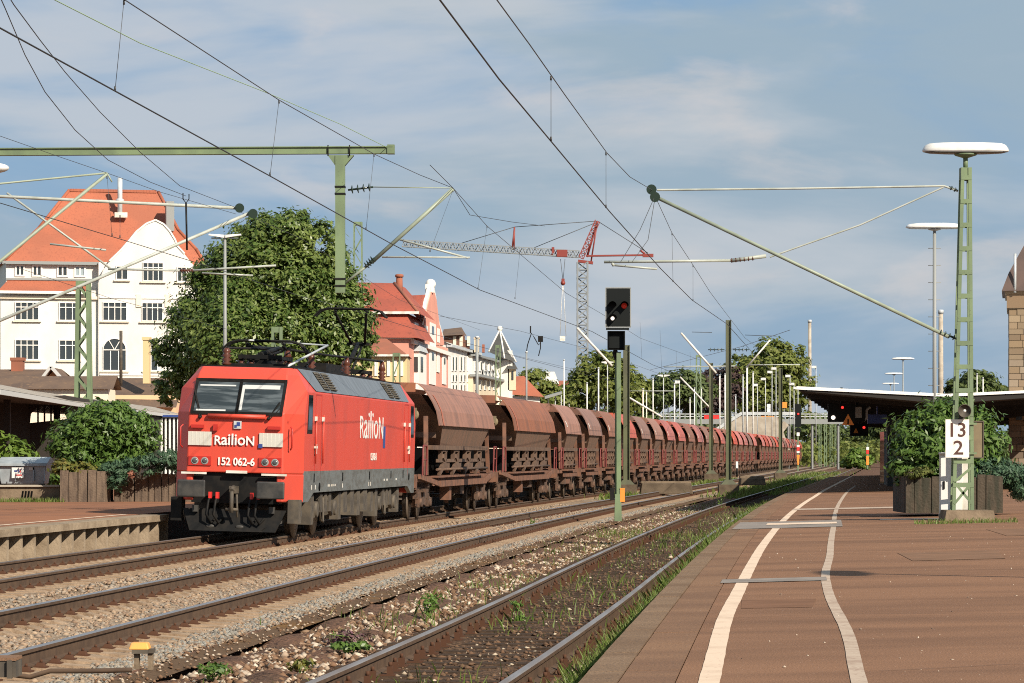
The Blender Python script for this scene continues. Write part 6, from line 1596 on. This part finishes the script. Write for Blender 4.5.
m = MB(); m.box2((-.12,-.12,zt-.8),(7.6,7.6,zt-.05)); m.box2((-.22,-.22,zt-.05),(7.7,7.7,zt+.12)); m.build('cornice', 'stone_tower', tw)
m = MB(); a = (3.75,3.75,lz(140)); b_ = [(-.38,-.38,lz(293)+.1),(7.9,-.38,lz(293)+.1),(7.9,7.9,lz(293)+.1),(-.38,7.9,lz(293)+.1)]
c_ = [(-.02,-.02,lz(273)),(7.5,-.02,lz(273)),(7.5,7.5,lz(273)),(-.02,7.5,lz(273))]
m.add(b_+c_+[a], [(0,1,5,4),(1,2,6,5),(2,3,7,6),(3,0,4,7),(4,5,8),(5,6,8),(6,7,8),(7,4,8),(3,2,1,0)]); m.build('roof', 'tile_tower', tw)
m = MB(); m.tube((lx(1011),-.3,zt),(lx(1011),-.3,lz(254)),.07,n=8); m.build('flag_pole', 'galv', tw)
m = MB(); m.box2((lx(1012),-.08,lz(420)),(lx(1018),.0,lz(412))); m.build('window', 'pane', tw)

# -- chimneys
for (lb, x, w0, w1, yt, yb, D, mt) in (('tall pale factory chimney left of the canopy far away', 809.7, 4.4, 3.2, 320, 450, 700., 'concrete_pale'), ('pale grey concrete chimney beside the tall lamp pole', 940.8, 6.2, 4.4, 310, 450, 500., 'concrete_pale')):
    k = D/F; t = thing('factory_chimney', lb, 'chimney', P(x, 454, D)); t.location.z = 0
    h_ = EYE+(454-yt)*k; m = MB(); m.tube((0,0,0),(0,0,h_),w0*k/2,w1*k/2,n=16); m.build('stack', mt, t)
    m = MB(); m.lathe([(w1*k/2+.08,-.6),(w1*k/2+.10,.0),(w1*k/2-.1,.05)], (0,0,h_), 16); m.build('rim', 'galv', t)

# -- tower crane
DC = 600.; k = DC/F
cr = thing('tower_crane', 'grey and red tower crane with a long jib over the roofs', 'crane', P(582.5, 454, DC)); cr.location.z = 0
lx = lambda px: (px-582.5)*k; lz = lambda py: EYE+(454-py)*k
def truss(a, b, wd, ht, n, r, tri=False):
    m = MB(); a, b = Vector(a), Vector(b); d = (b-a); L_ = d.length; d.normalize(); up = Vector((0,0,1)) if abs(d.z) < .8 else Vector((1,0,0)); s_ = d.cross(up).normalized(); u = s_.cross(d).normalized()
    cs_ = [s_*wd/2, -s_*wd/2, u*ht] if tri else [s_*wd/2+u*ht/2, -s_*wd/2+u*ht/2, -s_*wd/2-u*ht/2, s_*wd/2-u*ht/2]
    for c in cs_: m.bar(a+c, b+c, r, r)
    for i in range(n):
        p0, p1 = a+d*L_*i/n, a+d*L_*(i+1)/n
        for j in range(len(cs_)):
            c0, c1 = cs_[j], cs_[(j+1) % len(cs_)]
            if i % 2: c0, c1 = c1, c0
            m.bar(p0+c0, p1+c1, r*.65, r*.65); m.bar(p0+c0, p0+c1, r*.55, r*.55)
    return m
truss((0,0,-.5),(0,0,lz(262)),1.9,1.9,26,.30).build('tower', 'crane_grey', cr)
truss((lx(579),0,lz(257.5)),(lx(402),0,lz(246.5)),1.2,1.25,56,.16,True).build('jib', 'crane_grey', cr)
m = MB(); m.bar((lx(586),0,lz(256)),(lx(652),0,lz(255)),1.0,.30); m.box((lx(648),0,lz(255.5)),(2.0,1.1,.6)); m.tube((lx(645),0,lz(254)),(lx(640),0,lz(250)),.2); m.build('counter_jib', 'crane_red', cr)
truss((lx(581),0,lz(258)),(lx(597.5),0,lz(221)),1.0,.9,8,.17).build('tower_head', 'crane_red', cr)
m = MB(); m.tube((lx(587),0,lz(257)),(lx(597.5),0,lz(221)),.2); m.tube((lx(591),0,lz(262)),(lx(597.5),0,lz(221)),.14); m.bar((lx(578),0,lz(261)),(lx(593),0,lz(263)),1.4,.5); m.build('head_strut', 'crane_red', cr)
m = MB(); m.box((lx(562),-.3,lz(253.5)),(2.0,1.3,1.3)); m.box((lx(553),0,lz(251.5)),(.5,.8,1.6)); m.build('trolley', 'crane_red', cr)
m = MB(); m.tube((lx(514),0,lz(250)),(lx(514.5),0,lz(227)),.14); m.tube((lx(512),0,lz(250)),(lx(514.5),0,lz(227)),.14); m.build('jib_mast', 'crane_red', cr)
m = MB()
for a, b in (((597.5,221),(514.5,227)),((514.5,227),(462,243)),((597.5,222),(531,249)),((597.5,221),(648,253))): m.tube((lx(a[0]),0,lz(a[1])),(lx(b[0]),0,lz(b[1])),.065,n=5)
for x in (560.5, 565): m.tube((lx(x),0,lz(259)),(lx(563),0,lz(281)),.05,n=5)
m.build('cable', 'steel_wire', cr)
m = MB(); m.ball((lx(563),0,lz(283)),.45); m.box((lx(563),0,lz(280)),(.6,.5,.5)); m.build('hook_block', 'crane_red', cr)
m = MB(); m.tube((lx(562.5),0,lz(286)),(lx(560),0,lz(336)),.05,n=5); m.tube((lx(563.5),0,lz(286)),(lx(566),0,lz(336)),.05,n=5); m.box((lx(562.5),0,lz(338.5)),(1.0,.8,.9)); m.build('load', 'white_dirty', cr)

# -- trees
tree('big dense green chestnut tree between the white building and the locomotive', (P(268,454,130.).x, 130., 0.), 7.0,
     [(x*130/F, yo, (454-y)*130/F+EYE, rx*130/F, rx*130/F*.8, rz*130/F) for x, yo, y, rx, rz in
      ((0,0,280,56,50),(-45,.2,308,46,46),(45,.3,305,48,52),(12,-.2,236,34,26),(-22,0,258,36,34),(52,0,330,46,48),(-68,-.3,350,36,38),(-15,-1,340,70,50),(42,.1,252,34,32),(74,.4,312,30,34),(-92,0,382,22,24),(84,0,348,24,30),(-52,.4,272,22,20),(-78,.2,318,22,20),(68,.2,272,24,24),(94,.3,330,16,20),(24,.3,222,18,14),(-4,-.6,232,20,16),(-104,0,350,14,16),(30,-1.2,290,30,22),(-30,-1.2,300,28,20),(10,-1.4,330,30,20),(60,-1.0,345,24,18))],
     100000, .105, 'leaf_chestnut', 31, r=.35, per=60, clump=.19, aspect=.45, up=.55, shell=.62, droop=.25)
def far_tree(label, px_, D, blobs, n, leaf, matn, seed, **kw):
    k = D/F; return tree(label, (P(px_,454,D).x, D, 0.), (454-blobs[0][1])*k*.6, [(x*k, wob(), (454-y)*k+EYE, rx*k, rx*k*.8, rz*k) for x, y, rx, rz in blobs], n, leaf, matn, seed, **kw)
far_tree('light green tree right of the small orange roofed house', 535, 380., [(0,388,18,20),(-8,392,14,22),(12,396,14,16),(22,402,12,12)], 5200, .26, 'leaf_far', 41, per=26, clump=.22)
far_tree('green tree behind the foot of the tower crane', 597, 400., [(0,378,22,26),(-14,392,20,22),(18,380,18,26),(8,362,13,13),(28,396,16,22),(-24,404,12,14)], 9000, .28, 'leaf_far', 42, per=26, clump=.2)
far_tree('yellow green tree right behind the light signal', 628, 410., [(0,384,14,20),(8,392,14,18),(-4,400,18,20)], 4200, .28, 'leaf_far', 43, per=26, clump=.2)
far_tree('darker green tree behind the far lamp posts', 668, 460., [(0,390,24,16),(18,386,22,16),(-16,398,16,14),(32,392,16,14)], 6500, .30, 'leaf_far_dark', 44, per=26, clump=.2)
far_tree('broad light green tree beyond the green beam mast', 764, 480., [(6,368,30,26),(-18,376,24,24),(26,376,24,28),(8,352,18,16),(30,360,14,16),(-2,392,40,30),(40,394,14,26)], 15000, .32, 'leaf_far', 45, per=26, clump=.18)
far_tree('dark copper beech between the beam masts', 712, 470., [(0,392,22,22),(16,388,16,22),(-8,400,20,20)], 6500, .30, 'leaf_copper', 46, per=26, clump=.2)
far_tree('green tree left of the copper beech in the yard', 694, 465., [(0,388,16,14),(-4,398,18,16)], 3200, .3, 'leaf_far_dark', 47, per=26, clump=.2)
far_tree('dark round tree rising behind the canopy by the stone tower', 976, 260., [(0,384,20,14),(-16,390,14,12),(16,390,14,12),(0,396,28,14)], 6500, .2, 'leaf_far_dark', 48, per=26, clump=.2)
far_tree('lighter tree beside the dark one behind the canopy', 992, 270., [(0,392,12,10),(8,394,10,9)], 1800, .2, 'leaf_far', 49, per=26, clump=.2)
far_tree('bright green bush at the far end of the tracks under the canopy', 858, 420., [(-2,458,9,9),(7,461,8,7),(-9,463,6,5)], 3000, .25, 'leaf_bright', 50, name='bush', r=.1, per=24, clump=.25)
for i, (x, D, y, rx, rz) in enumerate(((630,620.,420,40,16),(700,640.,425,50,16),(790,640.,424,46,14),(850,700.,432,40,14),(905,600.,428,40,16))):
    far_tree(('wooded far edge behind the goods train, ','wooded far edge behind the beam masts, ','wooded far edge behind the far signal, ','wooded far edge beyond the track ends, ','wooded far edge under the canopy roof, ')[i]+'dark green crown', x, D, [(0,y,rx,rz),(-rx*.5,y+8,rx*.6,rz),(rx*.5,y+6,rx*.6,rz)], 4200, .42, 'leaf_far_dark', 60+i, per=26, clump=.2)

kq = 800./F; fwb = [((x-512)*kq, random.uniform(-30,60)+800, EYE+(454-random.uniform(444,453))*kq, random.uniform(9,16), 9, random.uniform(3,6)) for x in range(380, 1080, 12)]
tag(leaf_cloud('far_wood', 'leaf_far_dark', None, fwb, 15000, .75, 99, per=20, clump=.3, shell=.3), 'low dark green wood closing the horizon behind the station', kind='stuff')
kq = 500./F; fwb = [((x-512)*kq, random.uniform(-25,40)+500, EYE+(454-random.uniform(450,460))*kq, random.uniform(3,6), 4, random.uniform(1,2.2)) for x in range(790, 900, 6)]
tag(leaf_cloud('far_scrub', 'leaf_far', None, fwb, 4500, .35, 98, per=20, clump=.3, shell=.3), 'scrub and bushes along the far tracks', kind='stuff')
# -- left platform: shelter, corrugated hut wall, planters, bushes, dumpster
sh = thing('platform_shelter', 'dark open platform shelter with grey felt roof on the left platform', 'shelter', (0,0,0))
Ee = [P(-70,377,88.), P(0,389,95.), P(76,402,122.), P(186,415.5,160.)]
Ri = [p + Vector((-1.6,.6,.42)) for p in Ee]
quads('roof', 'roof_felt', sh, [[Ee[i],Ee[i+1],Ri[i+1],Ri[i]] for i in range(3)]+[[Ri[i],Ri[i+1],Ri[i+1]+Vector((-6.5,0,.0)),Ri[i]+Vector((-6.5,0,.0))] for i in range(3)])
m = MB()
for a, b in zip(Ee[:-1], Ee[1:]): m.bar(a-Vector((0,0,.09)), b-Vector((0,0,.09)), .06, .15)
m.build('fascia', 'grey_pale', sh)
quads('ceiling', 'dark_wood_shade', sh, [[Ee[i]-Vector((.05,0,.16)),Ee[i+1]-Vector((.05,0,.16)),Ee[i+1]+Vector((-7,0,.1)),Ee[i]+Vector((-7,0,.1))] for i in range(3)])
def bw(px_, D, z): p = P(px_, 454, D); p.z = z; return p
arch = [(30,423),(31,414),(36,408),(45,405.5),(55,406.5),(62,410),(67,418)]
AZ = [P(x,y,121.).z for x, y in arch]
quads('back_wall', 'dark_wood_shade', sh, [[bw(-200,112.,.2),bw(30,121.,.2),bw(30,121.,4.05),bw(-200,112.,4.05)], [bw(30,121.,.2),bw(67,121.,.2),bw(67,121.,P(0,419,121.).z),bw(30,121.,P(0,423,121.).z)],
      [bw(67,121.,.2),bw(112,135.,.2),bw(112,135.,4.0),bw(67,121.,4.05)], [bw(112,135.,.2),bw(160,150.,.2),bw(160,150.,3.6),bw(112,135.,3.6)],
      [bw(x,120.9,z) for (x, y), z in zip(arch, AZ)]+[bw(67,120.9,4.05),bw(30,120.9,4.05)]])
m = MB()
for x in (38, 44.5, 51, 58): m.bar(P(x,424,120.5),P(x,404,120.5),.06,.06)
m.build('window_bar', 'black_metal', sh)
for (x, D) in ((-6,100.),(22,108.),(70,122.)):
    m = MB(); a = P(x,454,D); m.box((a.x-.5,a.y,(3.9+.5)/2),(.22,.22,3.5)); m.build('post', 'dark_wood_shade', sh)
bb = thing('far_house', 'pale house front seen through the arch of the dark shelter', 'building', P(50, 454, 165.)); bb.location.z = 0
m = MB(); m.box2((-3,0,-.3),(3,3,5.2)); m.build('wall', 'trim_cream', bb); m = MB(); m.box2((-.2,-.06,2.2),(1.2,0,3.2)); m.build('window', 'galv_dull', bb)
quads('roof', 'tile_brown', bb, [[(-3.3,-.3,5.2),(3.3,-.3,5.2),(3.3,1.5,5.9),(-3.3,1.5,5.9)],[(-3.3,3.3,5.2),(3.3,3.3,5.2),(3.3,1.5,5.9),(-3.3,1.5,5.9)]])
hu = thing('corrugated_hut', 'white ribbed hut wall under a blue gutter beside the locomotive', 'hut', P(156, 454, 150.)); hu.location.z = 0; k = 150./F
lx = lambda px: (px-156)*k; lz = lambda py: EYE+(454-py)*k
m = MB(); m.box2((lx(150),.15,0),(lx(200),3,lz(417))); m.build('wall', 'dark_wood_shade', hu)
for i in range(7):
    m = MB(); x = lx(157.5+4.1*i); m.box((x,.06,(lz(418)+.2)/2),(.085,.14,lz(418)-.2)); m.build('slat', 'shed_white', hu)
m = MB(); m.box2((lx(135),-.15,lz(417)),(lx(200),.0,lz(415))); m.build('gutter', 'emblem_blue', hu)
m = MB(); m.tube((lx(153),-.06,.2),(lx(153),-.06,lz(417)),.06,n=8); m.build('downpipe', 'galv', hu)
DLp = 90.
palisade('timber_planter', 'weathered timber planter below the bush on the left platform', P(60,0,DLp).x, P(106,0,DLp).x, DLp, P(0,471,DLp).z, .49, 1.6, 'wood_palisade', 5)
palisade('timber_planter', 'longer reddish timber planter beside the locomotive on the left platform', P(114,0,DLp+1).x, P(196,0,DLp+1).x, DLp+1, P(0,474,DLp+1).z, .49, 1.6, 'wood_palisade', 12)
kp = 92./F
bush('dense glossy green bush behind the timber planter on the left platform', 103, 472, 92.2,
     [(0,0,42*kp,44*kp,.9,28*kp),(-28*kp,.1,30*kp,26*kp,.8,26*kp),(30*kp,0,34*kp,26*kp,.8,28*kp),(-8*kp,-.1,16*kp,44*kp,.8,18*kp),(4*kp,.1,56*kp,26*kp,.7,16*kp)],
     14000, .09, 'leaf_bush', 24, per=28, clump=.17, aspect=.36, up=.55, droop=.35)
kp = 90./F
bush('blue green juniper draped over the left planter beside the locomotive', 140, 472, 90.6,
     [(0,-.1,6*kp,26*kp,.5,10*kp),(26*kp,0,12*kp,22*kp,.5,10*kp),(-24*kp,-.2,2*kp,16*kp,.4,10*kp),(-20*kp,-.45,-10*kp,9*kp,.3,10*kp),(40*kp,.1,8*kp,16*kp,.5,9*kp)],
     7500, .06, 'leaf_juniper', 25, name='juniper', per=30, clump=.2, aspect=.25, up=.3)
bush('yellow orange flowering plants in the left planter', 76, 470, 90.5, [(0,-.1,0,22*kp,.4,8*kp),(-14*kp,0,2*kp,10*kp,.3,8*kp)], 1500, .06, 'leaf_yellow', 26, name='flower_plant', cat='plant', per=20, clump=.3)
bush('rust coloured dead sprig on the juniper', 133, 474, 90.0, [(0,-.3,0,4*kp,.12,3*kp)], 90, .05, 'tile_rust', 27, name='dead_twig', cat='plant', per=16, clump=.3, stems=2)
bush('light green leafy branch at the left edge above the dumpster', 8, 470, 100., [(0,0,20*.031,16*.031,.5,16*.031),(14*.031,0,10*.031,14*.031,.4,12*.031)], 520, .15, 'leaf_bright', 28, per=14, clump=.3, aspect=.35, name='sapling', cat='plant')
bush('green weeds behind the dumpster', 58, 484, 100., [(0,0,4*.031,10*.031,.4,6*.031)], 500, .09, 'leaf_bush', 29, name='weed_plant', cat='plant', per=14, clump=.3, stems=3)
lw = thing('low_wall', 'low pale concrete kerb wall under the dumpster', 'wall', P(20, 503, 91.)); k = 91./F
m = MB(); m.box((0,0,8*k),(80*k,.35,18*k)); m.build('wall_block', 'concrete', lw); m = MB(); m.box((0,-.03,17.2*k),(81*k,.45,.05)); m.build('coping', 'concrete_pale', lw)
m = MB()
for x in (3, 6, 9, 12): m.bar((x*k,-.179,5*k),((x+1)*k,-.179,12*k),.05,.01,up=(0,1,0))
m.build('graffiti', 'black_dull', lw)
dp_ = thing('dumpster', 'grey galvanised dumpster with a white sticker on the left platform', 'dumpster', P(24, 486, 93.5), .0); k = 93.5/F
m = MB(); m.add([(-23*k,0,2*k),(20*k,0,2*k),(20*k,.9,2*k),(-23*k,.9,2*k),(-26*k,-.12,22*k),(23*k,-.12,22*k),(23*k,1.0,22*k),(-26*k,1.0,22*k)], [(0,3,2,1),(4,5,6,7),(0,1,5,4),(1,2,6,5),(2,3,7,6),(3,0,4,7)]); bdy = m.build('body', 'zinc', dp_, bevel=.02)
m = MB(); m.add([(-27*k,-.16,21.5*k),(24*k,-.16,21.5*k),(25*k,.45,29*k),(-25*k,.45,29*k),(25*k,1.02,24*k),(-25*k,1.02,24*k),(-27*k,-.16,23*k),(24*k,-.16,23*k)], [(0,1,7,6),(6,7,2,3),(3,2,4,5),(7,1,4,2),(6,3,5,0),(0,5,4,1)]); m.build('lid', 'zinc', dp_)
m = MB()
for x in (-24, -8, 10, 21): m.box((x*k,-.09,13*k),(.03,.06,16*k))
m.box((-2*k,-.17,21*k),(50*k,.05,.05)); m.build('rib', 'zinc', bdy)
m = MB(); m.box((-5.5*k,-.13,13.5*k),(12*k,.02,11*k)); stk = m.build('sticker', 'white_paint', bdy)
m = MB(); m.box((-7.5*k,-.143,15*k),(3.0*k,.006,1.6*k)); m.box((-4.5*k,-.143,15*k),(1.2*k,.006,3*k)); m.build('sticker_mark', 'emblem_blue', stk)
m = MB(); m.box((-3*k,-.143,15*k),(1.2*k,.006,3*k)); m.box((-4.5*k,-.143,11*k),(7*k,.006,1.2*k)); m.build('sticker_mark', 'red_sign', stk)
m = MB(); m.box((8*k,-.11,17.5*k),(5*k,.02,2.6*k)); m.build('sticker', 'white_dirty', bdy)
for x in (-21, 17): m = MB(); m.tube((x*k,.1,1.6*k),(x*k,.2,1.6*k),.09,n=12); m.build('wheel', 'black_metal', dp_)
gr = grass('grass', 900, lambda g, n, y: np.array([P(px_, 0, yv).x - Cv(yv) for px_, yv in zip(-10+75*g.random(n), y)]), lambda g, n: 89.6+g.random(n)*.9, lambda a, y: LZ, .04, .16, 'thin weeds at the foot of the low wall on the left platform')

# -- far yard: white masts, lamp posts, bridge and embankment
i = 0
def pole(label, px_, yt, yb, D, wpx, mt='white_paint', name='signal_post', cat='post', head=None):
    t = thing(name, label, cat, P(px_, yb, D), 0, 'white and grey posts of the far platforms'); k = D/F; h_ = (yb-yt)*k
    MB().tube((0,0,0),(0,0,h_), wpx*k*.41, wpx*k*.34, n=8).build('pole', mt, t)
    if head == 'twin':
        for s in (-1, 1):
            m = MB(); m.add([(s*.05,-.15,h_),(s*.05,.15,h_),(s*6*k,.2,h_+1.4*k),(s*6*k,-.2,h_+1.4*k),(s*.05,-.15,h_+.22),(s*.05,.15,h_+.22),(s*6*k,.2,h_+2.2*k),(s*6*k,-.2,h_+2.2*k)], [(0,1,2,3),(4,7,6,5),(0,4,5,1),(1,5,6,2),(2,6,7,3),(3,7,4,0)]); m.build('lamp_head', 'lamp_white', t)
    elif head == 'arm':
        m = MB(); m.box((2.2*k,0,h_),(5*k,.4,.28)); m.build('lamp_head', 'lamp_white', t)
    elif head == 'armL':
        m = MB(); m.box((-2.2*k,0,h_),(5*k,.4,.28)); m.build('lamp_head', 'lamp_white', t)
    else: m = MB(); m.lathe([(wpx*k/2*1.1,-.05),(wpx*k/2*.9,.05)], (0,0,h_), 8); m.build('cap', 'galv', t)
    return t
pole('grey concrete post in front of the white row house', 477, 337, 440, 175., 4.2, 'galv_dull')
t = pole('grey concrete post with wire loops right of the spire', 526.5, 352, 440, 190., 2.6, 'galv_dull')
m = MB(); k = 190./F; m.path([(0,0,88*k),(1*k,0,95*k),(5*k,0,107*k),(8*k,0,102*k),(12*k,0,95*k),(14*k,0,97*k)], .03); m.path([(14*k,0,102*k),(14*k,0,92*k),(12*k,0,84*k)], .03); m.bar((4*k,0,107*k),(4*k,0,114*k),.08,.08); m.bar((14*k,0,98*k),(14*k,0,104*k),.3,.08); m.build('wire_loop', 'black_metal', t)
pole('bright white post before the crane foot, nearest the wagons', 564, 360, 440, 240., 1.8)
pole('white post left of the twin lamp behind the signal', 587, 383, 440, 260., 1.8)
pole('bright white thicker post left of the light signal', 598.5, 368, 440, 250., 2.0)
pole('twin-headed far lamp left of the light signal', 607.5, 364, 440, 250., 1.4, 'galv', 'platform_lamp', 'lamp', 'twin')
pole('pale cream double post right of the light signal', 643, 389, 440, 280., 2.2, 'trim_cream'); pole('pale cream thinner post beside the cream double post', 646.5, 391, 440, 285., 1.6, 'trim_cream')
pole('white post left of the far twin lamp', 653, 379, 440, 290., 1.6)
pole('twin-headed far lamp above the red wagons', 663.5, 377, 440, 300., 1.2, 'galv', 'platform_lamp', 'lamp', 'twin')
pole('white post below the arm lamp in the far yard', 674.5, 384, 440, 300., 1.8)
pole('far arm lamp over the yard left of the lattice', 679.5, 382, 440, 310., 1.2, 'galv', 'platform_lamp', 'lamp', 'armL')
zmast('grey green lattice mast in the far yard behind the wagons', 698.5, 355, 445, 330., .55, .4, step=1.2, leg=.12, diag=.07)
for (x, yt, wd, lb) in ((690,398,1.4,'short white post before the far lattice mast'),(694.5,388,1.4,'white post just left of the far lattice mast'),(701.5,388,1.4,'white post just right of the far lattice mast'),(719.8,375,1.8,'bright white post left of the insulator mast, first of a pair'),(725,374,1.8,'bright white post left of the insulator mast, second of a pair'),(735.7,395,1.5,'short grey post right of the insulator mast'),(743,375,1.8,'grey post before the copper beech'),(747,367,2.6,'thick bright white mast right of the insulator mast'),(753,372,1.6,'banded white mast beside the thick white one')):
    pole(lb, x, yt, 446, 340., wd, 'galv' if 'grey' in lb else 'white_paint')
for (x, yt, hd, lb) in ((757.5,385,'armL','small far lamp left of the orange sign'),(765.5,379,'armL','far lamp above the orange sign'),(772,372,'armL','far lamp left of the slim beam mast'),(776,368.5,'armL','tallest far lamp at the slim beam mast'),(790,376,'armL','far lamp right of the slim beam mast'),(794,384,'armL','lower far lamp right of the slim beam mast'),(798,388,'armL','lowest far lamp above the far signal'),(816,367,'armL','thin far lamp beside the tall chimney')):
    pole(lb, x, yt, 446, 380., 1.1, 'galv', 'platform_lamp', 'lamp', hd)
pole('thin white far post behind the canopy roof, left one', 977, 374, 440, 240., 1.4); pole('thin white far post behind the canopy roof, right one', 983, 378, 440, 245., 1.6)
# embankment with concrete wall and footbridge
em = thing('retaining_wall', 'pale sloping concrete ramp wall behind the far wagons', 'wall', P(700, 454, 420.)); em.location.z = 0; k = 420./F
lx = lambda px: (px-700)*k; lz = lambda py: EYE+(454-py)*k
m = MB(); poly = [(lx(712),lz(450)),(lx(716),lz(430)),(lx(740),lz(416)),(lx(778),lz(417)),(lx(790),lz(450))]; m.prism(poly, 1, 0, 1.0); m.build('wall_block', 'concrete_pale', em)
m = MB(); m.bar((lx(714),-.1,lz(431)),(lx(742),-.1,lz(413)),.2,.4); m.bar((lx(742),-.1,lz(413.5)),(lx(800),-.1,lz(413.5)),.2,.4); m.build('railing', 'galv', em)
br = thing('footbridge', 'grey steel footbridge crossing the far yard behind the train', 'bridge', P(740, 454, 440.)); br.location.z = 0; k = 440./F
lx = lambda px: (px-740)*k; lz = lambda py: EYE+(454-py)*k
m = MB(); m.box2((lx(660),0,lz(424)),(lx(845),2.5,lz(419))); m.build('deck', 'galv_dull', br)
m = MB()
for y in (416.5, 414): m.bar((lx(660),-.02,lz(y)),(lx(845),-.02,lz(y)),.08,.12)
for j in range(38): m.bar((lx(660+5*j),-.02,lz(419)),(lx(660+5*j),-.02,lz(413.5)),.08,.08)
m.build('railing', 'galv', br)
for x in (664, 690, 788, 812, 838): m = MB(); m.box2((lx(x),.3,-.3),(lx(x+1.6),1.8,lz(423.5))); m.build('pier', 'galv_dull', br)
m = MB(); m.bar((lx(786),-.3,lz(423)),(lx(768),-.3,lz(446)),.5,.9); m.bar((lx(774),-.3,lz(424)),(lx(756),-.3,lz(446)),.5,.6); m.build('stair', 'concrete_pale', br)
for (lb, x0, x1, y0, y1, mt) in (('orange information board on the far footbridge railing', 761, 774, 416, 426.5, 'orange'),('small orange sign on a post before the far trees', 781.5, 787, 402, 408, 'orange'),('red banner at the far bridge behind the beam masts', 704, 720, 415, 419, 'red_sign'),('small white and blue sign on the far footbridge', 767, 770.5, 404, 412, 'white_paint')):
    k = 430./F; t = thing('sign_board', lb, 'sign', P((x0+x1)/2, (y0+y1)/2, 430.)); m = MB(); m.box((0,0,0),((x1-x0)*k,.1,(y1-y0)*k)); m.build('panel', mt, t)
    m = MB(); m.box((0,.1,-(y1-y0)*k*.5),(.12,.08,(y1-y0)*k*1.6)); m.build('support', 'galv_dull', t)
    if mt == 'orange' and x1-x0 > 8: m = MB(); m.box((0,-.07,0),((x1-x0)*k*.9,.03,.12)); m.box((.2,-.07,.35),((x1-x0)*k*.5,.03,.10)); m.build('line', 'white_dirty', t)
sh2 = thing('platform_canopy', 'far grey platform canopy with dark underside right of the orange roofed house', 'canopy', P(552, 454, 330.)); sh2.location.z = 0; k = 330./F
lx = lambda px: (px-552)*k; lz = lambda py: EYE+(454-py)*k
m = MB(); m.add([(lx(545),0,lz(399)),(lx(562),0,lz(394)),(lx(562),6,lz(392)),(lx(545),6,lz(397)),(lx(545),0,lz(396.5)),(lx(562),0,lz(391.5)),(lx(562),6,lz(390)),(lx(545),6,lz(395))], [(0,1,2,3),(4,7,6,5),(0,4,5,1),(1,5,6,2),(2,6,7,3),(3,7,4,0)]); m.build('roof', 'galv_dull', sh2)
for x in (548, 555, 561): m = MB(); m.box2((lx(x),1,0),(lx(x+1),1.2,lz(395))); m.build('post', 'galv', sh2)
